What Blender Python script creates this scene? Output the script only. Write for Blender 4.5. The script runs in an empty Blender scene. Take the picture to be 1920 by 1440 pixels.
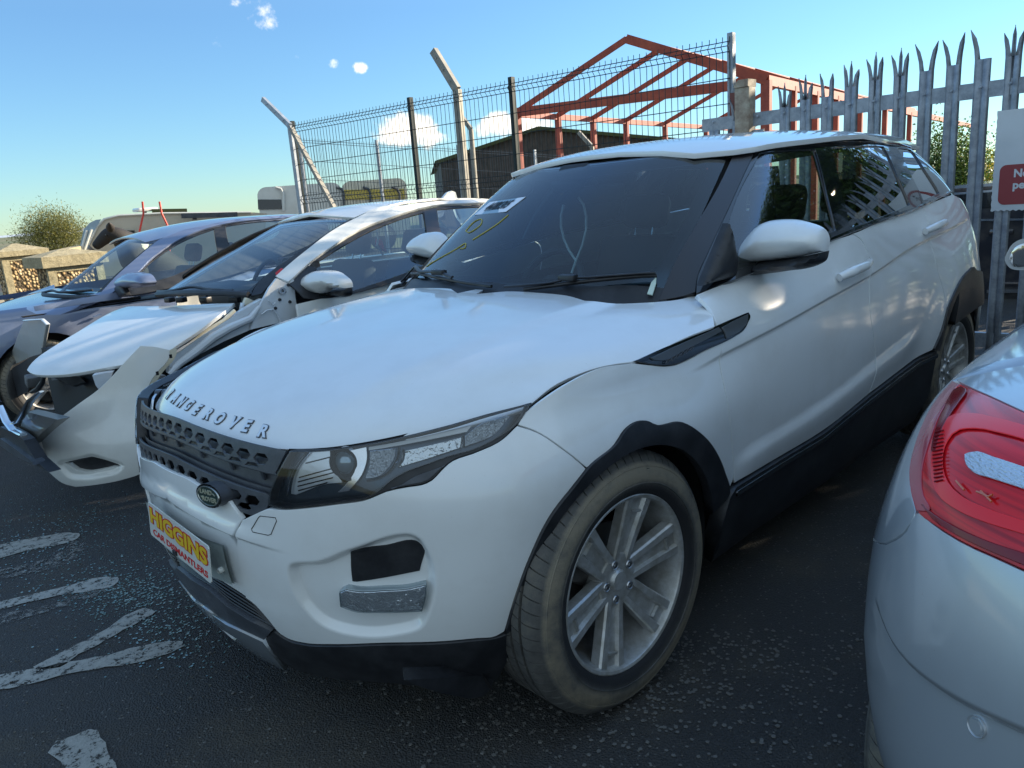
import bpy, bmesh, math, random
import numpy as np
from mathutils import Vector, Matrix, geometry

# ------------------------------------------------------------------ camera, world, sun, exposure
SC = bpy.context.scene
COL = SC.collection
CAMP = np.array([-0.676, -2.113, 1.408]); CF = 1446.8
_y, _p, _r = [math.radians(v) for v in (45.98, -13.48, -4.32)]
CFW = np.array([math.cos(_y)*math.cos(_p), math.sin(_y)*math.cos(_p), math.sin(_p)])
_r0 = np.array([math.sin(_y), -math.cos(_y), 0.]); _u0 = np.cross(_r0, CFW)
CR = math.cos(_r)*_r0 + math.sin(_r)*_u0
CU = -math.sin(_r)*_r0 + math.cos(_r)*_u0
cam = bpy.data.objects.new('camera', bpy.data.cameras.new('camera')); COL.objects.link(cam)
cam.matrix_world = Matrix([[CR[i], CU[i], -CFW[i], CAMP[i]] for i in range(3)] + [[0, 0, 0, 1]])
cam.data.sensor_width = 36; cam.data.lens = CF/1920*36
cam.data.clip_start = 0.05; cam.data.clip_end = 5000
SC.camera = cam
SUN_AZ, SUN_EL = math.radians(-20), math.radians(21)     # direction towards the sun, measured from +x
W = bpy.data.worlds.new('World'); SC.world = W; W.use_nodes = True
_nt = W.node_tree; _bg = _nt.nodes['Background']
_sky = _nt.nodes.new('ShaderNodeTexSky'); _sky.sky_type = 'NISHITA'; _sky.sun_disc = False
_sky.sun_elevation = SUN_EL; _sky.sun_rotation = math.pi/2 - SUN_AZ
_sky.air_density = 1.0; _sky.dust_density = 0.0; _sky.ozone_density = 3.0
_nt.links.new(_sky.outputs[0], _bg.inputs[0]); _bg.inputs[1].default_value = 0.125
_sl = bpy.data.lights.new('sun', 'SUN'); _sl.energy = 5.0; _sl.angle = math.radians(0.5); _sl.color = (1, .86, .66)
sun = bpy.data.objects.new('sun', _sl); COL.objects.link(sun)
_sd = Vector((math.cos(SUN_AZ)*math.cos(SUN_EL), math.sin(SUN_AZ)*math.cos(SUN_EL), math.sin(SUN_EL)))
sun.rotation_euler = _sd.to_track_quat('Z', 'Y').to_euler()
SC.view_settings.view_transform = 'Standard'; SC.view_settings.look = 'None'
SC.view_settings.exposure = 1.4; SC.view_settings.gamma = 1

# ------------------------------------------------------------------ small tools
def ray(px, py):
    return CFW + CR*(px-960)/CF - CU*(py-720)/CF
def at(px, py, ax, v):
    d = ray(px, py); i = 'xyz'.index(ax)
    return CAMP + d*(v-CAMP[i])/d[i]
def proj(P):
    d = np.asarray(P, float) - CAMP
    z = d @ CFW
    return np.stack([960+CF*(d@CR)/z, 720-CF*(d@CU)/z], -1)
def onplane(px, py, p0, n):
    d = ray(px, py); n = np.asarray(n, float)
    return CAMP + d*(((np.asarray(p0)-CAMP)@n)/(d@n))
def q(ox, oy, s, pts):
    return [(ox+p[0]/s, oy+p[1]/s)+tuple(p[2:]) for p in pts]

def tag(o, label=None, cat=None, group=None, kind=None):
    if label: o['label'] = label
    if cat: o['category'] = cat
    if group: o['group'] = group
    if kind: o['kind'] = kind
    return o
def empty(name, loc, label, cat, group=None, rz=0):
    o = bpy.data.objects.new(name, None); COL.objects.link(o)
    o.location = loc; o.rotation_euler = (0, 0, rz); o.empty_display_size = .2
    return tag(o, label, cat, group)
def link(name, me, parent=None, mat=None, label=None):
    o = bpy.data.objects.new(name, me); COL.objects.link(o)
    if mat is not None and not me.materials:
        for m in (mat if isinstance(mat, (list, tuple)) else [mat]): me.materials.append(m)
    if parent is not None:
        o.parent = parent
        pm = Matrix.Translation(parent.location) @ parent.rotation_euler.to_matrix().to_4x4() if parent.parent is None else None
        if pm is not None: o.matrix_parent_inverse = pm.inverted()
    if label: o['label'] = label
    return o
def mesh(verts, faces, smooth=True, normals=None, name='m'):
    me = bpy.data.meshes.new(name)
    me.from_pydata([tuple(float(c) for c in v) for v in verts], [], [tuple(int(i) for i in f) for f in faces])
    me.validate(clean_customdata=False)
    if smooth: me.polygons.foreach_set('use_smooth', [True]*len(me.polygons))
    me.update()
    if normals is not None:
        me.normals_split_custom_set_from_vertices([tuple(float(c) for c in n) for n in normals])
    return me
def bm_mesh(bm, smooth=None, name='m'):
    me = bpy.data.meshes.new(name)
    bmesh.ops.recalc_face_normals(bm, faces=bm.faces)
    bm.to_mesh(me); bm.free()
    if smooth is not None:
        me.polygons.foreach_set('use_smooth', [True]*len(me.polygons))
        me.update()
        if smooth < 3.1: me.set_sharp_from_angle(angle=smooth)
    return me

class MB:
    """collects simple solids into ONE mesh"""
    def __init__(s): s.bm = bmesh.new()
    def _add(s, vs, fs, mi=0):
        v = [s.bm.verts.new(tuple(map(float, p))) for p in vs]
        for f in fs:
            try:
                ff = s.bm.faces.new([v[i] for i in f]); ff.material_index = mi
            except ValueError: pass
        return v
    def box(s, c, size, R=None, mi=0, bev=0):
        sx, sy, sz = [d/2 for d in size]
        P = [Vector((x, y, z)) for x in (-sx, sx) for y in (-sy, sy) for z in (-sz, sz)]
        if R is not None: P = [R @ p for p in P]
        P = [p+Vector([float(k) for k in c]) for p in P]
        v = s._add(P, [(0, 1, 3, 2), (4, 6, 7, 5), (0, 4, 5, 1), (2, 3, 7, 6), (0, 2, 6, 4), (1, 5, 7, 3)], mi)
        if bev:
            es = {e for a in v for e in a.link_edges}
            bmesh.ops.bevel(s.bm, geom=list(es), offset=bev, segments=2, affect='EDGES', profile=.5)
        return s
    def bar(s, a, b, w, h=None, up=(0, 0, 1), mi=0, bev=0):
        a = Vector([float(k) for k in a]); b = Vector([float(k) for k in b]); h = h or w
        d = (b-a); L = d.length; d.normalize(); u = Vector(up)
        if abs(d.dot(u)) > .98: u = Vector((0, 1, 0))
        x = d.cross(u).normalized(); u = x.cross(d)
        R = Matrix((x, d, u)).transposed()
        return s.box((a+b)/2, (w, L, h), R, mi, bev)
    def tube(s, pts, r, n=8, cap=True, mi=0, flat=None):
        pts = [Vector([float(k) for k in p]) for p in pts]; rs = r if hasattr(r, '__len__') else [r]*len(pts)
        rings = []; prev = None
        for i, p in enumerate(pts):
            t = (pts[min(i+1, len(pts)-1)]-pts[max(i-1, 0)]).normalized()
            if prev is None:
                a = Vector((0, 0, 1)) if abs(t.z) < .9 else Vector((1, 0, 0)); x = t.cross(a).normalized()
            else: x = (prev - t*prev.dot(t)).normalized()
            prev = x; y = t.cross(x)
            rings.append([p+(x*math.cos(k*2*math.pi/n)+y*math.sin(k*2*math.pi/n)*(flat or 1))*rs[i] for k in range(n)])
        vs = [v for rg in rings for v in rg]; fs = []
        for i in range(len(pts)-1):
            for k in range(n):
                k2 = (k+1) % n
                fs.append((i*n+k, i*n+k2, (i+1)*n+k2, (i+1)*n+k))
        if cap: fs += [tuple(range(n))[::-1], tuple(range((len(pts)-1)*n, len(pts)*n))]
        s._add(vs, fs, mi); return s
    def prism(s, poly, a, b, mi=0):
        """poly: list of 2D; a(p)->3D front, b(p)->3D back"""
        n = len(poly); A = [a(p) for p in poly]; B = [b(p) for p in poly]
        s._add(list(A)+list(B), [tuple(range(n)), tuple(range(2*n-1, n-1, -1))]+[(i, i+n, (i+1) % n+n, (i+1) % n) for i in range(n)], mi)
        return s
    def lathe(s, prof, M, n=48, mi=0, close=False):
        """prof: (r, h) pairs about local z, M maps to place"""
        vs = []; fs = []
        for (r, h) in prof:
            for k in range(n):
                t = 2*math.pi*k/n; vs.append(M @ Vector((r*math.cos(t), r*math.sin(t), h)))
        for i in range(len(prof)-1):
            for k in range(n):
                k2 = (k+1) % n; fs.append((i*n+k, i*n+k2, (i+1)*n+k2, (i+1)*n+k))
        s._add(vs, fs, mi); return s
    def grid(s, f, nu, nv, mi=0):
        vs = [f(i/nu, j/nv) for i in range(nu+1) for j in range(nv+1)]
        fs = [(i*(nv+1)+j, (i+1)*(nv+1)+j, (i+1)*(nv+1)+j+1, i*(nv+1)+j+1) for i in range(nu) for j in range(nv)]
        s._add(vs, fs, mi); return s
    def make(s, name, parent=None, mat=None, label=None, smooth=.6):
        bmesh.ops.remove_doubles(s.bm, verts=s.bm.verts, dist=1e-5)
        return link(name, bm_mesh(s.bm, smooth, name), parent, mat, label)

# ------------------------------------------------------------------ materials
def mat(name, col=(.5, .5, .5), rough=.5, metal=0, coat=0, spec=None, trans=0, alpha=1, emit=None, es=1, coat_rough=.03, ior=None):
    m = bpy.data.materials.new(name); m.use_nodes = True
    b = m.node_tree.nodes['Principled BSDF']
    b.inputs['Base Color'].default_value = (*col, 1); b.inputs['Roughness'].default_value = rough
    b.inputs['Metallic'].default_value = metal; b.inputs['Coat Weight'].default_value = coat
    b.inputs['Coat Roughness'].default_value = coat_rough
    if spec is not None: b.inputs['Specular IOR Level'].default_value = spec
    if ior: b.inputs['IOR'].default_value = ior
    b.inputs['Transmission Weight'].default_value = trans; b.inputs['Alpha'].default_value = alpha
    if emit: b.inputs['Emission Color'].default_value = (*emit, 1); b.inputs['Emission Strength'].default_value = es
    return m
def nd(m, typ, **kw):
    n = m.node_tree.nodes.new(typ)
    for k, v in kw.items():
        if k in n.inputs: n.inputs[k].default_value = v
        else: setattr(n, k, v)
    return n
def ln(m, a, b): m.node_tree.links.new(a, b)
def BS(m): return m.node_tree.nodes['Principled BSDF']
def noise(m, scale, detail=4, rough=.55, vec=None, dist=0):
    n = nd(m, 'ShaderNodeTexNoise', Scale=scale, Detail=detail, Roughness=rough, Distortion=dist)
    if vec is None:
        tc = nd(m, 'ShaderNodeTexCoord'); vec = tc.outputs['Object']
    ln(m, vec, n.inputs['Vector']); return n
def ramp(m, fac, stops):
    r = nd(m, 'ShaderNodeValToRGB'); e = r.color_ramp.elements
    while len(e) < len(stops): e.new(.5)
    for k, (p, c) in enumerate(stops):
        e[k].position = p; e[k].color = (*c, 1) if len(c) == 3 else c
    ln(m, fac, r.inputs[0]); return r
def mixc(m, fac, a, b):
    x = nd(m, 'ShaderNodeMix', data_type='RGBA')
    if isinstance(fac, (int, float)): x.inputs[0].default_value = fac
    else: ln(m, fac, x.inputs[0])
    for s, k in ((a, 6), (b, 7)):
        if isinstance(s, tuple): x.inputs[k].default_value = (*s, 1)
        else: ln(m, s, x.inputs[k])
    return x.outputs[2]
def bump(m, h, strength=.3, dist=.01):
    b = nd(m, 'ShaderNodeBump', Strength=strength, Distance=dist); ln(m, h, b.inputs['Height'])
    ln(m, b.outputs[0], BS(m).inputs['Normal']); return b
def g3(v): return (v, v, v)

def paint(name, col, dirt=.35, metal=0, rough=.32, flake=False, dirtcol=(.30, .26, .20)):
    m = mat(name, col, rough, metal, coat=1, coat_rough=.025)
    big = noise(m, 3.5, 6, .65); sp = noise(m, 170, 2, .5)
    r1 = ramp(m, big.outputs[0], [(.45, g3(0)), (.72, g3(dirt))])
    r2 = ramp(m, sp.outputs[0], [(.735, g3(0)), (.775, g3(dirt*1.8))])
    mx = nd(m, 'ShaderNodeMath', operation='MAXIMUM'); ln(m, r1.outputs[0], mx.inputs[0]); ln(m, r2.outputs[0], mx.inputs[1])
    ml = nd(m, 'ShaderNodeMath', operation='MULTIPLY'); ml.inputs[1].default_value = .45; ln(m, mx.outputs[0], ml.inputs[0])
    ln(m, mixc(m, ml.outputs[0], col, dirtcol), BS(m).inputs['Base Color'])
    cr = ramp(m, big.outputs[0], [(.35, g3(.02)), (.75, g3(.12))])
    ln(m, cr.outputs[0], BS(m).inputs['Coat Roughness'])
    op = noise(m, 420, 1, .5); b = nd(m, 'ShaderNodeBump', Strength=.012, Distance=.002)
    ln(m, op.outputs[0], b.inputs['Height']); ln(m, b.outputs[0], BS(m).inputs['Coat Normal'])
    return m
def plastic(name, col, rough=.5, b=.25, sc=900):
    m = mat(name, col, rough); n = noise(m, sc, 2); bump(m, n.outputs[0], b, .001)
    d = noise(m, 9, 6, .7); r = ramp(m, d.outputs[0], [(.4, col), (.8, tuple(min(1, c*1.9+.02) for c in col))])
    ln(m, r.outputs[0], BS(m).inputs['Base Color']); return m
M_WHITE = paint('white_paint', (.78, .80, .80), .30)
M_WHITE2 = paint('hatch_white_paint', (.74, .75, .72), .45)
M_SILVER = paint('silver_paint', (.52, .54, .56), .25, metal=.55, rough=.36)
M_BLUE = paint('blue_grey_paint', (.17, .21, .32), .4, metal=.4, rough=.35)
M_DARKCAR = paint('dark_car_paint', (.012, .014, .022), .5)
M_BLACK = plastic('black_plastic', (.012, .013, .016), .42)
M_GREYPL = plastic('grey_plastic', (.045, .050, .060), .40)
M_SATIN = mat('satin_black', (.016, .013, .014), .30, coat=.35, coat_rough=.2)
M_GLOSS = mat('gloss_black', (.006, .007, .009), .12, coat=1)
M_VOID = mat('dark_void', (.004, .004, .005), .9)
M_RUBBER = plastic('rubber_seal', (.01, .01, .011), .6)
M_SKID = paint('silver_skid_paint', (.30, .33, .36), .3, metal=.6, rough=.4)
M_CHROME = mat('chrome', (.75, .76, .78), .12, 1)
M_ALU = mat('satin_metal', (.55, .56, .58), .3, 1)
M_TEXT_SILVER = mat('silver_letter', (.74, .77, .79), .3, .35, coat=.5)

# ------------------------------------------------------------------ spline sheets
def spl_basis(t, u, clampder=None):
    """rows of weights: natural cubic spline through knots t evaluated at u (linear outside)"""
    t = np.asarray(t, float); n = len(t); h = np.diff(t)
    A = np.eye(n); B = np.zeros((n, n))
    for i in range(1, n-1):
        A[i, i-1] = h[i-1]; A[i, i] = 2*(h[i-1]+h[i]); A[i, i+1] = h[i]
        B[i, i-1] += 6/h[i-1]; B[i, i] -= 6/h[i-1]+6/h[i]; B[i, i+1] += 6/h[i]
    Mx = np.linalg.solve(A, B)
    u = np.atleast_1d(np.asarray(u, float)); uc = np.clip(u, t[0], t[-1])
    k = np.clip(np.searchsorted(t, uc, side='right')-1, 0, n-2)
    hk = h[k]; a = (t[k+1]-uc)/hk; b = (uc-t[k])/hk
    I = np.eye(n)
    Wt = a[:, None]*I[k]+b[:, None]*I[k+1]+((a**3-a)*hk**2/6)[:, None]*Mx[k]+((b**3-b)*hk**2/6)[:, None]*Mx[k+1]
    ex = u-uc
    if np.any(ex != 0):
        d = (-I[k]+I[k+1])/hk[:, None] - ((3*a**2-1)*hk/6)[:, None]*Mx[k] + ((3*b**2-1)*hk/6)[:, None]*Mx[k+1]
        Wt = Wt+ex[:, None]*d
    return Wt
def smoothstep(a, b, x):
    t = np.clip((x-a)/(b-a), 0, 1); return t*t*(3-2*t)
def seg_signed(pts, poly):
    """signed distance of pts (n,2) to open polyline; + on the left side"""
    best = np.full(len(pts), 1e9); sg = np.zeros(len(pts)); par = np.zeros(len(pts)); L = 0
    tot = 0
    for i in range(len(poly)-1):
        a = poly[i]; d = poly[i+1]-a; l = np.hypot(*d); w = pts-a
        s = np.clip((w@d)/(l*l), 0, 1); c = w-s[:, None]*d; dd = np.hypot(c[:, 0], c[:, 1])
        cr = d[0]*w[:, 1]-d[1]*w[:, 0]
        m = dd < best; best[m] = dd[m]; sg[m] = np.where(cr[m] >= 0, 1, -1); par[m] = tot+s[m]*l
        tot += l
    return best*sg, par/tot
class Sheet:
    def __init__(s, G, ta=None, tb=None, flip=False, arange=None, brange=None):
        s.G = np.asarray(G, float); s.flip = flip; s.disp = None
        na, nb, _ = s.G.shape
        def chord(D):
            l = np.linalg.norm(np.diff(D, axis=0), axis=2).mean(1); return np.concatenate([[0], np.cumsum(l)])
        s.ta = np.asarray(ta if ta is not None else chord(s.G)); s.tb = np.asarray(tb if tb is not None else chord(s.G.transpose(1, 0, 2)))
        s.ar = arange or (s.ta[0], s.ta[-1]); s.br = brange or (s.tb[0], s.tb[-1])
        s._tab()
    def _tab(s):
        N = 260
        s.A = np.linspace(*s.ar, N); s.B = np.linspace(*s.br, N)
        Ba = spl_basis(s.ta, s.A); Bb = spl_basis(s.tb, s.B)
        s.T = np.einsum('ai,bj,ijk->abk', Ba, Bb, s.G)
        s.Tp = proj(s.T)
        da = np.gradient(s.T, axis=0); db = np.gradient(s.T, axis=1)
        n = np.cross(da, db); n /= np.linalg.norm(n, axis=2, keepdims=True)+1e-12
        if s.flip: n = -n
        s.face = np.einsum('abk,abk->ab', n, s.T-CAMP) < 0
    def base(s, ab):
        ab = np.atleast_2d(ab)
        return np.einsum('ni,nj,ijk->nk', spl_basis(s.ta, ab[:, 0]), spl_basis(s.tb, ab[:, 1]), s.G)
    def nrm0(s, ab):
        ab = np.atleast_2d(ab); e = 1e-4
        da = s.base(ab+[e, 0])-s.base(ab-[e, 0]); db = s.base(ab+[0, e])-s.base(ab-[0, e])
        n = np.cross(da, db); n /= np.linalg.norm(n, axis=1, keepdims=True)+1e-15
        return -n if s.flip else n
    def P(s, ab, off=0):
        ab = np.atleast_2d(ab); p = s.base(ab)
        if s.disp is None and (np.isscalar(off) and off == 0): return p
        n = s.nrm0(ab); d = s.disp(ab, p) if s.disp is not None else 0
        return p+n*(np.asarray(d+off)*np.ones(len(p)))[:, None]
    def N(s, ab):
        if s.disp is None: return s.nrm0(ab)
        ab = np.atleast_2d(ab); e = 6e-4
        da = s.P(ab+[e, 0])-s.P(ab-[e, 0]); db = s.P(ab+[0, e])-s.P(ab-[0, e])
        n = np.cross(da, db); n /= np.linalg.norm(n, axis=1, keepdims=True)+1e-15
        return -n if s.flip else n
    def hit(s, px, py, facing=True):
        d = (s.Tp[..., 0]-px)**2+(s.Tp[..., 1]-py)**2
        dd = np.where(s.face, d, d+1e7) if facing else d
        i, j = np.unravel_index(np.argmin(dd), dd.shape)
        ab = np.array([s.A[i], s.B[j]])
        for _ in range(6):
            p0 = proj(s.base(ab))[0]; r = np.array([px, py])-p0
            if abs(r).max() < .05: break
            e = 1e-4
            J = np.stack([(proj(s.base(ab+[e, 0]))[0]-p0)/e, (proj(s.base(ab+[0, e]))[0]-p0)/e], 1)
            try: st = np.linalg.lstsq(J.T@J+1e-3*np.eye(2), J.T@r, rcond=None)[0]
            except Exception: break
            m = .06/max(.06, np.abs(st).max()); nb = ab+st*m
            nb = np.array([np.clip(nb[0], *s.ar), np.clip(nb[1], *s.br)]); ab = nb
        return ab
    def hits(s, pts): return np.array([s.hit(p[0], p[1]) for p in pts])

def crspline(pts, closed=True, seg=10, corners=()):
    """Catmull-Rom through 2D points; indices in corners stay sharp"""
    P = np.asarray(pts, float); n = len(P); out = []
    rng = range(n if closed else n-1)
    for i in rng:
        p1 = P[i]; p2 = P[(i+1) % n]
        p0 = P[i-1] if (closed or i > 0) and i not in corners else 2*p1-p2
        j = (i+1) % n
        p3 = P[(i+2) % n] if (closed or i+2 < n) and j not in corners else 2*p2-p1
        l = np.hypot(*(p2-p1))
        # centripetal-ish tangents
        def tan(a, b, c):
            l1 = max(np.hypot(*(b-a)), 1e-9); l2 = max(np.hypot(*(c-b)), 1e-9)
            return ((b-a)/l1*l2+(c-b)/l2*l1)/(l1+l2)
        m1 = tan(p0, p1, p2)*l; m2 = tan(p1, p2, p3)*l
        for k in range(seg):
            t = k/seg
            out.append((2*t**3-3*t*t+1)*p1+(t**3-2*t*t+t)*m1+(-2*t**3+3*t*t)*p2+(t**3-t*t)*m2)
    if not closed: out.append(P[-1])
    return np.array(out)
def resample(P, step, closed=True):
    Q = np.vstack([P, P[:1]]) if closed else P
    d = np.hypot(*np.diff(Q, axis=0).T); keep = [0]; acc = 0
    # keep real corners, thin the rest
    out = [Q[0]]
    for i in range(1, len(Q)-1):
        acc += d[i-1]
        v1 = Q[i]-Q[i-1]; v2 = Q[i+1]-Q[i]
        c = (v1@v2)/(np.hypot(*v1)*np.hypot(*v2)+1e-15)
        if acc >= step or (c < .9 and acc > step*.15): out.append(Q[i]); acc = 0
    if not closed: out.append(Q[-1])
    elif np.hypot(*(out[-1]-Q[0])) < step*.3: out.pop()
    return np.array(out)
def inside(pts, poly):
    x, y = pts[:, 0], pts[:, 1]; r = np.zeros(len(pts), bool); n = len(poly)
    for i in range(n):
        x1, y1 = poly[i]; x2, y2 = poly[(i+1) % n]
        c = ((y1 > y) != (y2 > y)); 
        with np.errstate(divide='ignore', invalid='ignore'):
            xi = (x2-x1)*(y-y1)/(y2-y1+1e-30)+x1
        r ^= c & (x < xi)
    return r
def area2(P): return .5*np.sum(P[:, 0]*np.roll(P[:, 1], -1)-np.roll(P[:, 0], -1)*P[:, 1])
def offset_poly(P, d):
    """move closed polygon inwards by d"""
    if d == 0: return P
    s = 1 if area2(P) > 0 else -1
    a = P-np.roll(P, 1, 0); b = np.roll(P, -1, 0)-P
    na = np.stack([-a[:, 1], a[:, 0]], 1)/(np.hypot(*a.T)[:, None]+1e-12); nb = np.stack([-b[:, 1], b[:, 0]], 1)/(np.hypot(*b.T)[:, None]+1e-12)
    n = na+nb; l = np.hypot(*n.T); n = n/(l[:, None]+1e-9)
    return P+s*n*d/np.clip(l/2, .5, 1)[:, None]
def polydist(pts, poly):
    best = np.full(len(pts), 1e9)
    for i in range(len(poly)):
        a = poly[i]; d = poly[(i+1) % len(poly)]-a; w = pts-a
        t = np.clip((w@d)/(d@d+1e-15), 0, 1); c = w-t[:, None]*d
        best = np.minimum(best, np.hypot(c[:, 0], c[:, 1]))
    return best
def outline(sheet, px, seg=8, smooth=True):
    """pixels -> closed outline in sheet coordinates; third item 1 marks a sharp corner"""
    ab = sheet.hits(px); cs = [i for i, p in enumerate(px) if len(p) > 2 and p[2]]
    return crspline(ab, True, seg, cs) if smooth else ab
def rows(line, offs, step=.016, closed=False):
    """mesh points in rows beside a line, so that a crease stays crisp"""
    L = np.vstack([line, line[:1]]) if closed else line
    l = np.concatenate([[0], np.cumsum(np.hypot(*np.diff(L, axis=0).T))]); n = max(3, int(l[-1]/step))
    t = np.linspace(0, l[-1], n); Q = np.stack([np.interp(t, l, L[:, 0]), np.interp(t, l, L[:, 1])], 1)
    d = np.gradient(Q, axis=0); nn = np.stack([-d[:, 1], d[:, 0]], 1)/(np.hypot(*d.T)[:, None]+1e-12)
    return np.vstack([Q+nn*o for o in offs])
def patch(sheet, out, holes=(), step=.03, gap=.0018, depth=.014, off=0, edge=None, bev=.0011, extra=None, mirror=False, closedback=False):
    """trimmed panel of a sheet, with folded edges; returns mesh"""
    es = edge or step*.6
    O = offset_poly(resample(out, es), gap); H = [offset_poly(resample(h, es), -gap) for h in holes]
    if area2(O) < 0: O = O[::-1]
    lo, hi = O.min(0), O.max(0)
    ga = np.arange(lo[0]+step*.5, hi[0], step); gb = np.arange(lo[1]+step*.5, hi[1], step)
    X, Y = np.meshgrid(ga, gb, indexing='ij'); X[:, 1::2] += 0
    I = np.stack([X.ravel(), Y.ravel()], 1)
    I = I[inside(I, O)]
    if len(I): I = I[polydist(I, O) > es*.45]
    for h in H:
        if len(I): I = I[~inside(I, h)]
        if len(I): I = I[polydist(I, h) > es*.45]
    if extra is not None:
        E_ = np.asarray(extra); E_ = E_[inside(E_, O)]; E_ = E_[polydist(E_, O) > es*.35]
        if len(E_):
            if len(I): 
                k_ = np.ones(len(I), bool)
                for c0 in range(0, len(I), 400):
                    dd_ = I[c0:c0+400, None, :]-E_[None]; k_[c0:c0+400] = (np.abs(dd_).max(2) > step*.45).all(1)
                I = I[k_]
            I = np.vstack([I, E_])
    loops = [O]+H; V = list(O); Ed = []; base = 0
    for L in loops:
        if L is not O: V += list(L)
        Ed += [(base+i, base+(i+1) % len(L)) for i in range(len(L))]; base += len(L)
    V += list(I)
    r = geometry.delaunay_2d_cdt([Vector((float(v[0]), float(v[1]))) for v in V], Ed, [], 0, 1e-7)
    vc = np.array([tuple(v) for v in r[0]]); F = np.array([f for f in r[2] if len(f) == 3])
    cen = vc[F].mean(1); ok = inside(cen, O)
    for h in H: ok &= ~inside(cen, h)
    F = F[ok]
    a = vc[F[:, 0]]; b = vc[F[:, 1]]; c = vc[F[:, 2]]
    cr = (b[:, 0]-a[:, 0])*(c[:, 1]-a[:, 1])-(b[:, 1]-a[:, 1])*(c[:, 0]-a[:, 0])
    F[cr < 0] = F[cr < 0][:, ::-1]
    if sheet.flip: F = F[:, ::-1]
    used = np.unique(F); rm = -np.ones(len(vc), int); rm[used] = np.arange(len(used)); vc = vc[used]; F = rm[F]
    P = sheet.P(vc, off); N = sheet.N(vc); faces = [tuple(f) for f in F]
    # boundary edges
    if depth:
        ec = {}
        for f in faces:
            for k in range(3):
                e = (f[k], f[(k+1) % 3]); ec[e] = 1
        bd = [e for e in ec if (e[1], e[0]) not in ec]
        nx = {e[0]: e[1] for e in bd}; pv = {e[1]: e[0] for e in bd}
        idx = sorted(nx); m1 = {}; m2 = {}
        Pn = []; Nn = []
        for v in idx:
            t = P[nx[v]]-P[pv.get(v, v)]; t = t/(np.linalg.norm(t)+1e-12)
            o = np.cross(t, N[v]); o /= np.linalg.norm(o)+1e-12
            m1[v] = len(P)+len(Pn); Pn.append(P[v]+o*bev-N[v]*bev); Nn.append(o*.9+N[v]*.3)
            m2[v] = len(P)+len(Pn); Pn.append(P[v]+o*bev*.8-N[v]*depth); Nn.append(o)
        for a_, b_ in bd:
            faces.append((b_, a_, m1[a_], m1[b_])); faces.append((m1[b_], m1[a_], m2[a_], m2[b_]))
        P = np.vstack([P, Pn]); N = np.vstack([N, Nn])
    N = N/(np.linalg.norm(N, axis=1, keepdims=True)+1e-12)
    if mirror:
        P = P*[1, -1, 1]; N = N*[1, -1, 1]; faces = [tuple(reversed(f)) for f in faces]
    return mesh(P, faces, True, N)
def panel(name, parent, material, sheet, px=None, ab=None, both=False, label=None, holespx=(), holes=(), smooth=True, **kw):
    o = outline(sheet, px, smooth=smooth) if px is not None else np.asarray(ab, float)
    hs = [outline(sheet, h) for h in holespx]+[np.asarray(h, float) for h in holes]
    r = [link(name, patch(sheet, o, hs, **kw), parent, material, label)]
    if both: r.append(link(name, patch(sheet, o, hs, mirror=True, **kw), parent, material))
    return r[0]
# ------------------------------------------------------------------ hero SUV surfaces
_H = [
 [(.095,0,.850),(.12,.25,.848),(.20,.48,.842),(.34,.66,.838),(.52,.79,.845),(.70,.865,.850),(.76,.90,.81)],
 [(.14,0,.898),(.165,.24,.897),(.245,.46,.893),(.375,.63,.888),(.55,.765,.890),(.73,.850,.898),(.79,.89,.865)],
 [(.26,0,.950),(.285,.23,.948),(.355,.44,.946),(.47,.60,.942),(.63,.735,.938),(.80,.835,.938),(.85,.88,.910)],
 [(.48,0,1.000),(.50,.225,.999),(.55,.43,.996),(.64,.60,.992),(.76,.74,.980),(.90,.845,.960),(.94,.90,.930)],
 [(.80,0,1.043),(.81,.225,1.041),(.84,.44,1.036),(.90,.62,1.028),(.98,.76,1.008),(1.06,.875,.970),(1.08,.93,.935)],
 [(1.10,0,1.073),(1.11,.23,1.070),(1.13,.45,1.063),(1.17,.64,1.050),(1.22,.78,1.026),(1.28,.90,.982),(1.29,.945,.945)],
 [(1.35,0,1.097),(1.36,.23,1.093),(1.38,.46,1.083),(1.41,.655,1.067),(1.45,.80,1.040),(1.50,.915,.990),(1.50,.955,.95)],
 [(1.62,0,1.12),(1.63,.23,1.115),(1.64,.46,1.102),(1.66,.66,1.085),(1.69,.81,1.055),(1.72,.92,1.005),(1.72,.96,.96)]]
_G = np.array(_H)
HD = Sheet(np.concatenate([_G[:, ::-1]*[1, -1, 1], _G[:, 1:]], axis=1))

# body side and bumper sheet: stations round the car (a, mirrored at the nose), b = height
_pl = np.array([(.030,0),(.045,.20),(.095,.42),(.200,.62),(.358,.768),(.56,.875),(.80,.922),(1.15,.938),(1.6,.932),(2.3,.938),(3.0,.942),(3.5,.942),(3.93,.925),(4.20,.855),(4.34,.64),(4.39,.25)])
_full = np.vstack([_pl[5:0:-1]*[1, 1], _pl*[1, -1]])          # right side of the car first (+y), then the left (-y)
_ta = np.concatenate([[0], np.cumsum(np.hypot(*np.diff(_full, axis=0).T))]); _ta = _ta-_ta[5]
_zb = np.array([.12, .22, .34, .48, .62, .76, .90, 1.00, 1.08, 1.16, 1.26])
_fr = np.array([.17, .10, .045, .012, .0, .004, .035, .08, .13, .19, .25])      # inset at the nose
_sd = np.array([.14, .075, .035, .012, .002, .0, .008, .022, .045, .075, .125])   # inset on the flank
_t = np.gradient(_full, axis=0); _n = np.stack([-_t[:, 1], _t[:, 0]], 1)*-1; _n /= np.hypot(*_n.T)[:, None]
_g = np.zeros((len(_full), len(_zb), 3))
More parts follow.
